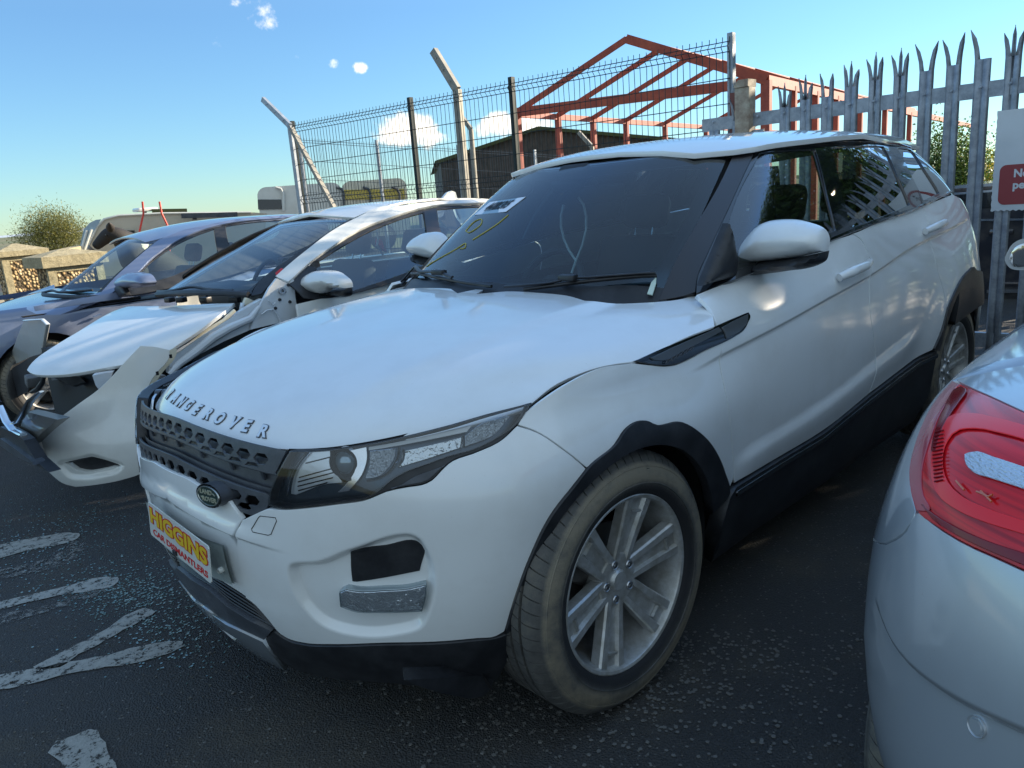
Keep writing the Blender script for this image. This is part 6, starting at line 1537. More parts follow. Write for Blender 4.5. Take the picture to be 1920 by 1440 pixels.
# warning sign
Sg = [onplane(x, y, (*(F0), 0), (-1*abs(FD[1]), -FD[0], 0)) for x, y in ((1877,206),(1856,396),(1920,392),(1920,203))]
sgn_n = np.array([-abs(FD[1]), -FD[0], 0.]); s0 = onplane(1881, 207, (F0[0]-.04, F0[1], 0), sgn_n); s1_ = onplane(1857, 396, (F0[0]-.04, F0[1], 0), sgn_n)
zt = s0[2]; zb_ = s1_[2]; xl = s1_; fd3 = np.array([FD[0], FD[1], 0.])
WSG = empty('warning_sign', tuple(xl), 'white warning sign with red lower panel fixed to the palisade fence', 'sign')
SWd, SHt = .62, zt-zb_
SGM = plate_frame(xl+fd3*SWd/2+np.array([0, 0, SHt/2]), fd3, (0, 0, 1))
M_SIGNW = paint('sign_white', (.55, .60, .64), .3); M_SIGNR = mat('sign_faded_red', (.28, .045, .05), .5)
edge = [(-SWd/2, -SHt/2)]+[(x, -SHt/2+(.004 if i % 2 else -.004)) for i, x in enumerate(np.linspace(-SWd/2+.01, SWd/2-.01, 40))]+[(SWd/2, -SHt/2), (SWd/2, SHt/2)]+[(-SWd/2, SHt/2)]+[(-SWd/2+(.003 if i % 2 else 0), y) for i, y in enumerate(np.linspace(SHt/2-.02, -SHt/2+.02, 26))]
mb = MB(); mb.prism(edge, lambda p: SGM @ Vector((p[0], p[1], 0)), lambda p: SGM @ Vector((p[0], p[1], -.004))); mb.make('sign_board', WSG, M_SIGNW, smooth=None)
RH = SHt*.40; ry = -SHt/2+.035+RH/2; rw_ = SWd-.07
def rrect(w, h, r, cx, cy, n=6):
    return [(cx+sx*(w/2-r)+r*math.cos(t), cy+sy*(h/2-r)+r*math.sin(t)) for sx, sy, t0 in ((1, -1, -PI/2), (1, 1, 0), (-1, 1, PI/2), (-1, -1, PI)) for t in np.linspace(t0, t0+PI/2, n)]
mb = MB(); mb.prism(rrect(rw_, RH, .035, 0, ry), lambda p: SGM @ Vector((p[0], p[1], .002)), lambda p: SGM @ Vector((p[0], p[1], .0005))); mb.make('red_panel', WSG, M_SIGNR, smooth=None)
for i, tx in enumerate(('No unauthorised', 'persons beyond', 'this point')):
    text_on('sign_text', tx, WSG, M_SIGNW, lambda u, v, w, i=i: SGM @ Vector((u, v+ry+RH*.27-i*RH*.29, .003+w*.2)), size=RH*.27, extrude=.001, offset=RH*.010, sx=1.0 if i else .93)
mb = MB(); cy = SHt/2-.30*SHt; mb.lathe([(.118, .001), (.118, .003), (.094, .003), (.094, .001)], SGM @ Matrix.Translation((.02, cy, 0)), 48); mb.bar(SGM @ Vector((-.055, cy+.075, .004)), SGM @ Vector((.095, cy-.075, .004)), .022, .002); mb.make('prohibition_ring', WSG, M_SIGNR, smooth=None)
mb = MB(); mb.lathe([(.0001, .0025), (.012, .0025), (.012, .001)], SGM @ Matrix.Translation((.03, cy+.066, 0)), 16)
for a_, b_ in (((.028, .05), (.022, .0)), ((.022, .0), (.045, -.035)), ((.045, -.035), (.055, -.07)), ((.022, .0), (.0, -.035)), ((.0, -.035), (-.022, -.066)), ((.028, .045), (.052, .015)), ((.028, .045), (.0, .015))):
    mb.bar(SGM @ Vector((a_[0], cy+a_[1], .002)), SGM @ Vector((b_[0], cy+b_[1], .002)), .013, .002)
mb.make('walking_figure', WSG, bpy.data.materials['ink_black'], smooth=None)

# ------------------------------------------------------------------ welded mesh fence
M_MESH = mat('green_black_wire', (.012, .022, .024), .5, .3)
A0 = np.array([4.22, 6.35]); A1 = np.array([4.83, .86])
MD = A1-A0; ML = np.hypot(*MD); MD /= ML; MN = np.array([MD[1], -MD[0]]); MN = MN if MN @ (CAMP[:2]-A0) > 0 else -MN
MF = empty('mesh_fence', (*((A0+A1)/2), 0), 'dark welded wire mesh fence with spiked top between the white hatchback and the palisade', 'fence')
def mp_(s, d, z): q_ = A0+MD*s+MN*d; return Vector((q_[0], q_[1], z))
def s_at(px, py):
    P_ = onplane(px, py, (*A0, 0), (*MN, 0)); return float((P_[:2]-A0) @ MD), P_[2]
fold = {2.41: 0, 2.375: .032, 2.34: 0, 1.62: 0, 1.575: .032, 1.53: 0, .82: 0, .78: .032, .74: 0}
zs = [2.445, 2.41, 2.375, 2.34, 2.155, 1.976, 1.80, 1.62, 1.575, 1.53, 1.34, 1.16, .98, .82, .78, .74, .56, .38, .2]
posts = [s_at(545, 240)[0], s_at(765, 190)[0], s_at(955, 152)[0], s_at(1368, 68)[0]]
for i in range(3):
    s0_, s1v = posts[i], posts[i+1]; mb = MB(); n = int((s1v-s0_)/.053)
    for k in range(n+1):
        s = s0_+(s1v-s0_)*k/n; jit = random.uniform(-.004, .004)
        pts = [mp_(s+jit*(z > 2.3), fold.get(z, 0), z) for z in zs]+[mp_(s, 0, .08)]; 
        vs = []; w = .0032
        mb.tube(pts, w, 4, cap=True)
    mb.make('mesh_panel', MF, M_MESH, smooth=None)
    mb = MB()
    for z in zs[1:]: mb.tube([mp_(s0_, fold.get(z, 0)+.003, z), mp_(s1v, fold.get(z, 0)+.003, z)], .0034, 4)
    mb.make('mesh_wire', MF, M_MESH, smooth=None)
for k, s in enumerate(posts):
    mb = MB(); mb.bar(mp_(s, -.03, 0), mp_(s, -.03, 2.47), .045, .045); mb.make('fence_post', MF, M_GALV if k == 3 else M_MESH, smooth=None)
M_GALV2 = mat('weathered_galvanised', (.26, .25, .21), .6, .3); _n = noise(M_GALV2, 9, 6, .7); _r = ramp(M_GALV2, _n.outputs[0], [(.3, (.32, .30, .25)), (.7, (.17, .17, .16))]); ln(M_GALV2, _r.outputs[0], BS(M_GALV2).inputs['Base Color'])
def crank(px_pts, w, lab, d=-.10, m=None, holes=True):
    P_ = [onplane(x, y, (*(A0+MN*d), 0), (*MN, 0)) for x, y in px_pts]; b = P_[-1].copy(); b[2] = 0; b[:2] = P_[-2][:2]+(P_[-1][:2]-P_[-2][:2])*0
    mb = MB()
    pts = P_[:-1]+[b]
    for i in range(len(pts)-1): mb.bar(pts[i], pts[i+1], w, w*.7, up=(*MN, 0) if abs((Vector(pts[i+1])-Vector(pts[i])).normalized().dot(Vector((*MN, 0)))) < .9 else (0, 0, 1))
    if holes:
        for t in (.2, .5, .8):
            c = pts[0]+(pts[1]-pts[0])*t; mb.box(c+np.array([*MN, 0])*w*.36, (.012, .012, .012))
    o = mb.make('cranked_post', None, m or M_GALV2, smooth=None); return tag(o, lab, 'post')
crank([(813,95),(857,168),(861,360)], .075, 'tall pale steel post with cranked arm rising above the mesh fence', d=-.08)
crank([(862,214),(883,242),(890,358)], .05, 'shorter cranked steel post just right of the tall one behind the mesh fence', d=-1.6)
crank([(1085,248),(1110,275),(1113,300)], .05, 'cranked steel post standing before the dark barn wall', d=-3.2)
o = crank([(493,186),(544,236),(556,390)], .06, 'dark cranked post at the left end of the mesh fence', d=.02, m=M_GALV)
mb = MB(); mb.bar(onplane(546, 240, (*(A0+MN*.06), 0), (*MN, 0)), onplane(632, 400, (*(A0+MN*.06), 0), (*MN, 0)), .05, .04); tag(mb.make('brace_bar', None, M_GALV2, smooth=None), 'slanted brace bar leaning from the left end post of the mesh fence', 'brace')
# a second, farther mesh fence seen through the first
M2 = empty('far_mesh_fence', (11, 12, 0), 'thin wire mesh fence farther back, seen through the nearer mesh fence', 'fence')
fa_, fb_ = at(560, 255, 'z', 2.35), at(1110, 285, 'z', 2.35)
fa_ = onplane(560, 258, (9, 14, 0), (-.6, -.8, 0)); fb_ = onplane(1120, 292, (9, 14, 0), (-.6, -.8, 0))
mb = MB(); nW = 120
top = lambda t: fa_*(1-t)+fb_*t
for k in range(nW+1):
    p = top(k/nW); mb.tube([p, (p[0], p[1], 0.0)], .004, 3)
for dz in (0.05, .10, .5, .9, 1.2):
    mb.tube([top(0)-[0, 0, dz], top(1)-[0, 0, dz]], .006, 3)
mb.make('mesh_panel', M2, mat('pale_wire', (.10, .12, .14), .6, .3), smooth=None)
for t in (0, .25, .52, .78, 1):
    p = top(t); mb = MB(); mb.bar((p[0], p[1], 0), (p[0], p[1], p[2]+.05), .06); mb.make('fence_post', M2, M_GALV, smooth=None)

# ------------------------------------------------------------------ red steel building frame
M_REDST = mat('red_oxide_steel', (.33, .055, .03), .6); _n = noise(M_REDST, 3, 6, .7); _r = ramp(M_REDST, _n.outputs[0], [(.35, (.40, .08, .04)), (.7, (.22, .035, .025))]); ln(M_REDST, _r.outputs[0], BS(M_REDST).inputs['Base Color'])
RF_ = empty('steel_frame', (20, 12, 0), 'red oxide portal frame of an unfinished shed above the mesh fence', 'building frame')
eL = at(968, 211, 'z', 4.0); eR = at(1437, 151, 'z', 4.0); 
mid = (eL+eR)/2; vfr = eR-eL; nfr = np.array([vfr[1], -vfr[0], 0]); nfr /= np.linalg.norm(nfr)
ap = onplane(1175, 73, eL, nfr); vd = ray(2050, 372); vd = np.array([vd[0], vd[1], 0]); vd /= np.linalg.norm(vd)
print('frame', eL, eR, ap, np.linalg.norm(vfr))
def beam(nm, a, b, w=.2, h=None):
    mb = MB(); mb.bar(a, b, w*.6, h or w); mb.make(nm, RF_, M_REDST, smooth=None)
beam('rafter', eL, ap, .16); beam('rafter', ap, eR, .24); beam('tie_beam', eL, at(1392, 157, 'z', eL[2]) if False else onplane(1410, 156, eL, nfr), .26)
BL_ = 45
beam('eaves_beam', eL-np.array([0, 0, .05]), eL+vd*BL_-np.array([0, 0, .05]), .18); beam('eaves_beam', eR, eR+vd*BL_, .26); beam('ridge_beam', ap, ap+vd*BL_, .14)
beam('column', (eL[0], eL[1], 0), eL, .26); beam('column', (eR[0], eR[1], 0), eR, .26)
def tfor(px_):
    lo, hi = 0, 60
    for _ in range(40):
        m_ = (lo+hi)/2
        if proj(ap+vd*m_)[0] < px_: lo = m_
        else: hi = m_
    return lo
for px_ in (1243, 1300, 1353, 1415, 1480, 1545):
    o_ = vd*tfor(px_); beam('rafter', eL+o_, ap+o_, .15); beam('rafter', eR+o_, ap+o_, .15)
    c = eL+o_; beam('column', (c[0], c[1], 0), c, .2); c = eR+o_; beam('column', (c[0], c[1], 0), c, .2)

# ------------------------------------------------------------------ dark barn
M_BARN = mat('barn_sheeting', (.060, .052, .050), .7, .1); _tc = nd(M_BARN, 'ShaderNodeTexCoord'); _n = noise(M_BARN, 3, 5, .6); _r = ramp(M_BARN, _n.outputs[0], [(.3, (.085, .072, .066)), (.7, (.042, .037, .038))]); ln(M_BARN, _r.outputs[0], BS(M_BARN).inputs['Base Color'])
BN = empty('barn', (34, 30, 0), 'dark corrugated metal barn behind the mesh fence', 'barn')
b0 = at(826, 303, 'z', 3.6); bn = -np.array([.62, .78, 0]); ba = onplane(1008, 242, b0, bn); b1 = onplane(1245, 262, b0, bn); 
print('barn', b0, ba, b1)
bu = b1-b0; bu[2] = 0; Lb = np.linalg.norm(bu); bu /= Lb; sa = (ba-b0) @ bu
def ztop(s): return b0[2]+(ba[2]-b0[2])*s/sa if s < sa else ba[2]+(b1[2]-ba[2])*(s-sa)/(Lb-sa)
mb = MB(); vs = []; n = 220
for k in range(n+1):
    s = Lb*1.25*k/n; d = .05 if (k // 2) % 2 else 0; p = b0+bu*s-bn*d*-1; vs += [(p[0], p[1], 0), (p[0], p[1], ztop(s))]
mb._add(vs, [(2*k, 2*k+2, 2*k+3, 2*k+1) for k in range(n)]); mb.make('cladding', BN, M_BARN, smooth=None)
mb = MB(); mb._add([(b0[0], b0[1], 0), (b0[0]-bn[0]*20, b0[1]-bn[1]*20, 0), (b0[0]-bn[0]*20, b0[1]-bn[1]*20, b0[2]), (b0[0], b0[1], b0[2])], [(0, 1, 2, 3)]); mb.make('side_wall', BN, M_BARN, smooth=None)
M_MOSS = mat('mossy_roof', (.06, .07, .03), .95)
mb = MB()
for s0_, s1v in ((-.3, sa), (sa, Lb*1.25)):
    a_, b_ = b0+bu*s0_, b0+bu*s1v; a_ = np.array([a_[0], a_[1], ztop(s0_)+.12]); b_ = np.array([b_[0], b_[1], ztop(s1v)+.12]); off = -bn*20; f_ = bn*.3
    mb._add([a_+f_, b_+f_, b_+off, a_+off, a_+f_-[0, 0, .18], b_+f_-[0, 0, .18]], [(0, 1, 2, 3), (0, 1, 5, 4)])
mb.make('roof', BN, M_MOSS, smooth=None)
for t in (.42, .55, .7):
    mb = MB(); p = b0+bu*Lb*t+bn*.15; mb.bar((p[0], p[1], 0), (p[0], p[1], 3.2), .12); mb.make('downpipe', BN, M_GALV2, smooth=None)

# ------------------------------------------------------------------ horsebox and caravan
def boxbody(name, parent, m, a, b, depthv, z0, z1, r=.25, n=6, sh=0):
    """rounded-top long box from ground point a to b, extruded by depthv"""
    a = np.array(a, float); b = np.array(b, float); u = b-a; L = np.linalg.norm(u); u /= L; dv = np.array(depthv, float)
    prof = [(0, z0), (L, z0), (L, z1-r)]+[(L-r+r*math.cos(t), z1-r+r*math.sin(t)) for t in np.linspace(0, PI/2, n)][1:]+[(r-r*math.sin(t), z1-r+r*math.cos(t)) for t in np.linspace(0, PI/2, n)][:-1]+[(0+sh*0, z1-r)]
    f = lambda p: Vector((a[0]+u[0]*p[0]+(sh*(1-(p[1]-z0)/(z1-z0)) if p[0] < L*.1 else 0)*0, a[1]+u[1]*p[0], p[1]))
    mb = MB(); mb.prism(prof, f, lambda p: f(p)+Vector(dv)); return mb.make(name, parent, m, smooth=.6)
M_CREAMW = paint('cream_body', (.62, .58, .46), .5, rough=.5); M_OFFW = paint('offwhite_body', (.66, .66, .62), .5, rough=.5)
HBX = empty('horsebox', tuple(at(600, 420, 'z', 1.3)*[1, 1, 0]), 'off-white lorry body with rounded roof and dark end window behind the mesh fence', 'lorry')
vdir = ray(620, 400); vdir = np.array([vdir[0], vdir[1], 0]); vdir /= np.linalg.norm(vdir); hn = -vdir
P0 = CAMP+vdir*27; P0[2] = 0
la, lb_ = onplane(480, 352, P0, hn), onplane(640, 350, P0, hn); lc = onplane(762, 349, P0, hn)
ztp = la[2]
boxbody('cab_body', HBX, M_OFFW, (la[0], la[1], 0), (lb_[0], lb_[1], 0), tuple(vdir*2.2), .5, ztp, r=.30)
boxbody('rear_body', HBX, M_CREAMW, (lb_[0], lb_[1], 0), (lc[0], lc[1], 0), tuple(vdir*2.2), .5, ztp-.0, r=.28)
lb2 = onplane(528, 378, P0-vdir*.03, hn); la2 = onplane(481, 376, P0-vdir*.03, hn)
mb = MB(); mb.prism([0, 1, 2, 3], lambda k: Vector([onplane(x, y, P0-vdir*.04, hn) for x, y in ((483,374),(527,374),(529,392),(484,393))][k]), lambda k: Vector([onplane(x, y, P0-vdir*.0, hn) for x, y in ((483,374),(527,374),(529,392),(484,393))][k])); mb.make('window', HBX, M_GLOSS, smooth=None)
for x in (527, 640, 690, 745):
    mb = MB(); mb.tube([onplane(x-10, 351, P0-vdir*.06, hn), onplane(x, 354, P0-vdir*.06, hn), onplane(x+4, 362, P0-vdir*.06, hn), onplane(x+5, 395, P0-vdir*.06, hn)], .045, 6); mb.make('body_rib', HBX, M_OFFW if x < 600 else M_GREYPL)
M_YB = mat('yellow_stripe', (.55, .42, .08), .6)
mb = MB(); mb.prism([0, 1, 2, 3], lambda k: Vector([onplane(x, y, P0-vdir*.03, hn) for x, y in ((645,356),(758,354),(760,372),(645,375))][k]), lambda k: Vector([onplane(x, y, P0, hn) for x, y in ((645,356),(758,354),(760,372),(645,375))][k])); mb.make('yellow_band', HBX, M_YB, smooth=None)
for t in (.15, .8):
    c = la*(1-t)+lc*t; mb = MB(); mb.lathe([(.0001, .1), (.42, .1), (.45, 0), (.42, -.1)], Matrix.Translation((c[0]-vdir[0]*.05, c[1]-vdir[1]*.05, .45)) @ Vector((vdir[0], vdir[1], 0)).to_track_quat('Z', 'Y').to_matrix().to_4x4(), 24); mb.make('wheel', HBX, M_BLACK)
CV = empty('caravan', tuple(at(300, 470, 'z', .5)*[1, 1, 0]), 'beige touring caravan with a sloping glazed front beyond the dark blue-grey car', 'caravan')
vc_ = ray(290, 420); vc_ = np.array([vc_[0], vc_[1], 0]); vc_ /= np.linalg.norm(vc_); cn = -vc_
C0 = CAMP+vc_*22; C0[2] = 0
cp = lambda x, y, d=0: onplane(x, y, C0-vc_*d, cn)
M_BEIGE = paint('beige_caravan', (.50, .44, .35), .5, rough=.55); M_WINBL = mat('caravan_glazing', (.22, .32, .42), .15, 0, coat=1)
sidepx = [(148,600),(150,480),(168,455),(186,420),(196,410),(220,404),(300,400),(380,399),(470,398),(500,400),(508,600)]
mb = MB(); n = len(sidepx); A_ = [cp(x, y) for x, y in sidepx]
for p in A_: p[2] = max(p[2], .25)
mb.prism(list(range(n)), lambda k: Vector(A_[k]), lambda k: Vector(A_[k])+Vector(vc_*2.2)); mb.make('body', CV, M_BEIGE, smooth=None)
mb = MB(); mb.tube([cp(x, y, .03) for x, y in ((160,470),(182,425),(195,411),(222,404),(300,400),(470,398))], .03, 6); mb.make('roof_trim', CV, M_OFFW)
fpx = [(148,468),(157,430),(168,418),(180,412),(190,411),(178,430),(165,455),(160,470)]
mb = MB(); mb.prism(list(range(8)), lambda k: Vector(cp(*fpx[k], .06)), lambda k: Vector(cp(*fpx[k], .0))); mb.make('front_window', CV, M_WINBL, smooth=None)
for a_, b_ in (((153,468),(163,432)), ((159,468),(172,430))):
    mb = MB(); mb.tube([cp(*a_, .08), cp(*b_, .08)], .03, 5); mb.make('window_bar', CV, M_OFFW)
mb = MB(); mb.box(cp(272, 393, -.8), (.5, .5, .10), bev=.04); mb.tube([cp(272, 400, -.8), cp(272, 392, -.8)], .04, 6); mb.make('roof_vent', CV, M_OFFW)
mb = MB(); a_, b_ = cp(285, 396, -.8), cp(350, 395, -.8); mb.bar(a_, b_, .6, .10); mb.make('rooflight', CV, M_MOSS, smooth=None)
mb = MB(); a_, b_ = cp(340, 405, .25), cp(445, 402, .25); mb.bar(a_, b_, .10, .12); mb.bar(cp(365, 405, .2), cp(365, 412, .2), .08); mb.make('awning_case', CV, M_GREYPL, smooth=None)
mb = MB(); wpx = [(228,432),(252,432),(253,455),(228,456)]; mb.prism([0, 1, 2, 3], lambda k: Vector(cp(*wpx[k], .05)), lambda k: Vector(cp(*wpx[k], 0))); mb.make('side_window', CV, M_GLOSS, smooth=None)
for x in (330, 350):
    c = cp(x, 520, -.1); mb = MB(); mb.lathe([(.0001, .1), (.30, .1), (.33, 0), (.3, -.1)], Matrix.Translation((c[0], c[1], .33)) @ Vector((vc_[0], vc_[1], 0)).to_track_quat('Z', 'Y').to_matrix().to_4x4(), 20); mb.make('wheel', CV, M_BLACK)
# two bent red rods
M_ROD = mat('red_rod', (.62, .05, .03), .5); pd = ray(290, 420)*11; R0 = CAMP+pd
for i, (px_, nm) in enumerate(((((267,378),(269,400),(262,432),(255,520)), 'left of the pair of thin bent red rods standing before the caravan'), (((299,378),(303,400),(314,423),(322,520)), 'right of the pair of thin bent red rods standing before the caravan'))):
    mb = MB(); mb.tube([onplane(x, y, R0, cn) for x, y in px_], .014, 6); tag(mb.make('bent_rod', None, M_ROD), nm, 'rod', 'bent red rods')

# ------------------------------------------------------------------ pebble-dashed gate piers and wall
M_PEB = mat('pebble_dash', (.42, .30, .14), .9); vo = nd(M_PEB, 'ShaderNodeTexVoronoi', Scale=26.0); _tc = nd(M_PEB, 'ShaderNodeTexCoord'); ln(M_PEB, _tc.outputs['Object'], vo.inputs['Vector'])
_s = nd(M_PEB, 'ShaderNodeSeparateColor'); ln(M_PEB, vo.outputs['Color'], _s.inputs[0]); _r = ramp(M_PEB, _s.outputs[0], [(0, (.24, .15, .07)), (.5, (.44, .31, .15)), (1, (.66, .52, .32))])
_e = ramp(M_PEB, vo.outputs['Distance'], [(.35, g3(1)), (.62, g3(.15))]); _m = nd(M_PEB, 'ShaderNodeMix', data_type='RGBA', blend_type='MULTIPLY'); _m.inputs[0].default_value = 1; ln(M_PEB, _r.outputs[0], _m.inputs[6]); ln(M_PEB, _e.outputs[0], _m.inputs[7]); ln(M_PEB, _m.outputs[2], BS(M_PEB).inputs['Base Color'])
_i = nd(M_PEB, 'ShaderNodeMath', operation='SUBTRACT'); _i.inputs[0].default_value = 1; ln(M_PEB, vo.outputs['Distance'], _i.inputs[1]); bump(M_PEB, _i.outputs[0], 1, .03)
M_CONC = mat('weathered_concrete', (.30, .26, .17), .9); _n = noise(M_CONC, 14, 8, .75); _r = ramp(M_CONC, _n.outputs[0], [(.3, (.20, .17, .10)), (.7, (.44, .38, .24))]); ln(M_CONC, _r.outputs[0], BS(M_CONC).inputs['Base Color']); bump(M_CONC, _n.outputs[0], .8, .02)
def pier(px0, px1, ytop, ycap, yapex, d, lab, ybody, inset=6):
    v = ray((px0+px1)/2, 480); v = np.array([v[0], v[1], 0]); v /= np.linalg.norm(v); nrm = -np.array([math.cos(math.radians(95)), math.sin(math.radians(95)), 0])
    o_ = CAMP+v*d; g = lambda x, y, k=0: onplane(x, y, o_-nrm*-k, nrm)
    a, b = g(px0+inset, ybody), g(px1-inset, ybody); W_ = np.linalg.norm((b-a)[:2]); u = (b-a)/np.linalg.norm(b-a); u[2] = 0; u /= np.linalg.norm(u); zc = (a[2]+b[2])/2
    e = empty('gate_pier', (float(a[0]), float(a[1]), 0), lab, 'gate pier', 'pebble-dashed gate piers')
    cx = (a+b)/2-nrm*W_*.4; Rm = Matrix(((u[0], -nrm[0], 0), (u[1], -nrm[1], 0), (0, 0, 1)))
    mb = MB(); mb.box((cx[0], cx[1], zc/2-.1), (W_-.08, W_*.8+.02, zc+.2), Rm); mb.make('pier_body', e, M_PEB, smooth=None)
    for sx in (-1, 1):
        mb = MB(); c = cx+u*sx*(W_/2-.03)+nrm*W_*.40; mb.box((c[0], c[1], zc/2-.1), (.09, .05, zc+.2), Rm); mb.make('corner_quoin', e, M_CONC, smooth=None)
    mb = MB(); c = cx+nrm*W_*.40; mb.box((c[0], c[1], zc-.03), (W_, .04, .06), Rm); mb.make('head_band', e, M_CONC, smooth=None)
    zc1 = g(px0, ycap)[2]; zap = g((px0+px1)/2, yapex)[2]; zl = zc
    hw = W_/2+.07; hd_ = W_*.4+.07; C_ = [cx+u*sx*hw+nrm*sy*hd_ for sx, sy in ((-1, -1), (1, -1), (1, 1), (-1, 1))]
    mb = MB(); vs = [(c[0], c[1], zl) for c in C_]+[(c[0], c[1], zc1) for c in C_]+[(cx[0]-u[0]*.03, cx[1]-u[1]*.03, zap), (cx[0]+u[0]*.03, cx[1]+u[1]*.03, zap)]
    mb._add(vs, [(0, 1, 5, 4), (1, 2, 6, 5), (2, 3, 7, 6), (3, 0, 4, 7), (4, 5, 9, 8), (5, 6, 9), (6, 7, 8, 9), (7, 4, 8), (0, 3, 2, 1)]); mb.make('coping_cap', e, M_CONC, smooth=None); return e
pier(-2, 84, 480, 473, 456, 12.6, 'farther left pebble-dashed gate pier with a pointed concrete cap', 479, 4)
pier(86, 192, 497, 482, 465, 10.6, 'nearer pebble-dashed gate pier with concrete cap beside the dark blue-grey car', 497, 2)
v_ = ray(110, 470); w0 = CAMP+v_*14; mb = MB(); mb.bar(onplane(82, 480, w0, (-.4, -.9, 0)), onplane(150, 464, w0+np.array([3, 6, 0]), (-.4, -.9, 0)), .25, .10); tag(mb.make('wall_coping', None, M_CONC, smooth=None), 'thin concrete wall coping running back between the two gate piers', 'wall')
# gate rails that shade the pier
# ------------------------------------------------------------------ foliage
def leaf_mat(name, c1, c2, tr=.35):
    m = mat(name, c1, .55); oi = nd(m, 'ShaderNodeNewGeometry'); r = ramp(m, oi.outputs['Random Per Island'], [(0, c1), (.6, c2), (1, tuple(min(1, k*1.5) for k in c2))]); ln(m, r.outputs[0], BS(m).inputs['Base Color'])
    t = nd(m, 'ShaderNodeBsdfTranslucent'); ln(m, r.outputs[0], t.inputs[0]); mx = nd(m, 'ShaderNodeMixShader'); mx.inputs[0].default_value = tr
    out = m.node_tree.nodes['Material Output']; ln(m, BS(m).outputs[0], mx.inputs[1]); ln(m, t.outputs[0], mx.inputs[2]); ln(m, mx.outputs[0], out.inputs[0]); return m
def leaves(blobs, n, size, seed, aspect=.5, up=0, clump=26):
    """leaf clumps through ellipsoid volumes: blobs = (cx, cy, cz, rx, ry, rz)"""
    r = np.random.default_rng(seed); V = []; F = []
    w = np.array([b[3]*b[4]*b[5] for b in blobs])**.67; w = w/w.sum()
    for _ in range(n//clump):
        b = blobs[r.choice(len(blobs), p=w)]; d = r.normal(size=3); d /= np.linalg.norm(d); rad = r.uniform(.55, 1.05)**.6
        c = np.array(b[:3])+d*rad*np.array(b[3:]); axis = d*.6+r.normal(size=3)*.5+np.array([0, 0, up]); axis /= np.linalg.norm(axis)
        for _ in range(clump):
            p = c+r.normal(size=3)*size*2.6+axis*r.uniform(0, size*4); a = axis*.5+r.normal(size=3)*.8; a /= np.linalg.norm(a); s_ = np.cross(a, r.normal(size=3)); s_ /= np.linalg.norm(s_)
            L = size*r.uniform(.6, 1.3); k = len(V); V += [p, p+a*L*.5+s_*L*aspect*.5, p+a*L, p+a*L*.5-s_*L*aspect*.5]; F.append((k, k+1, k+2, k+3))
    return mesh(V, F, smooth=False)
def tree(name, label, cat, base, blobs, n, size, m, seed, trunk=.12, h=None, limbs=6, group=None, aspect=.5, up=.2):
    e = empty(name, base, label, cat, group); link('crown', leaves(blobs, n, size, seed, aspect, up), e, m)
    rnd = random.Random(seed); mb = MB(); top = max(b[2] for b in blobs); bx = np.mean([b[0] for b in blobs]); by = np.mean([b[1] for b in blobs])
    hh = h or top*.75; mb.tube([(base[0], base[1], base[2]-.1), (base[0]+.05, base[1], base[2]+hh*.4), (bx*.3+base[0]*.7, by*.3+base[1]*.7, base[2]+hh)], [trunk, trunk*.75, trunk*.25], 8)
    for b in list(blobs)[:limbs]:
        s = rnd.uniform(.3, .6); mb.tube([(base[0], base[1], base[2]+hh*s), (base[0]*.5+b[0]*.5, base[1]*.5+b[1]*.5, (base[2]+hh*s+b[2])/2-.1), b[:3]], [trunk*.45, trunk*.3, trunk*.1], 6)
    mb.make('trunk', e, M_BARK); return e
M_BARK = mat('bark', (.07, .055, .04), .9)
L_CON = leaf_mat('conifer_green', (.05, .065, .012), (.17, .16, .035)); L_GRN = leaf_mat('hedge_green', (.03, .055, .012), (.09, .15, .03)); L_YEL = leaf_mat('gorse_yellow', (.10, .11, .02), (.38, .30, .03)); L_DARK = leaf_mat('dark_tree_green', (.03, .055, .015), (.09, .15, .035), .5)
cc = CAMP+ray(100, 440)*30; cx, cy = cc[0], cc[1]
kx = lambda px, py, d=30: CAMP+ray(px, py)*d
bl = []
for px_, py_, rx, rz in ((100,428,.55,.32),(78,440,.5,.3),(125,438,.5,.3),(95,448,.8,.3),(62,447,.35,.16),(140,446,.35,.16),(112,420,.3,.2),(85,424,.3,.22)):
    p = kx(px_, py_); bl.append((p[0], p[1], p[2], rx, rx, rz))
tree('conifer', 'spreading dark green conifer beyond the gate piers on the left', 'tree', (cx, cy, 0), bl, 16000, .10, L_CON, 5, trunk=.10, h=1.2, aspect=.22, up=.3)
for i, (lst, m, lab, d) in enumerate((([(1776,300,.35,.45),(1790,330,.5,.5),(1770,285,.22,.3),(1800,300,.25,.3)], L_GRN, 'leafy green bush seen between the palisade pales right of the SUV roof', 13), ([(1815,335,.4,.35),(1850,332,.5,.25),(1780,350,.5,.3),(1890,335,.6,.25)], L_YEL, 'low yellow flowering bush seen between the palisade pales beside the green bush', 14))):
    bl = []
    for px_, py_, rx, rz in lst:
        p = kx(px_, py_, d); bl.append((p[0], p[1], p[2], rx, rx, rz)); bl.append((p[0], p[1], p[2]-.7, rx*1.2, rx*1.2, .6))
    tree('bush', lab, 'bush', (bl[0][0], bl[0][1], 0), bl, 18000, .055, m, 20+i, trunk=.04)
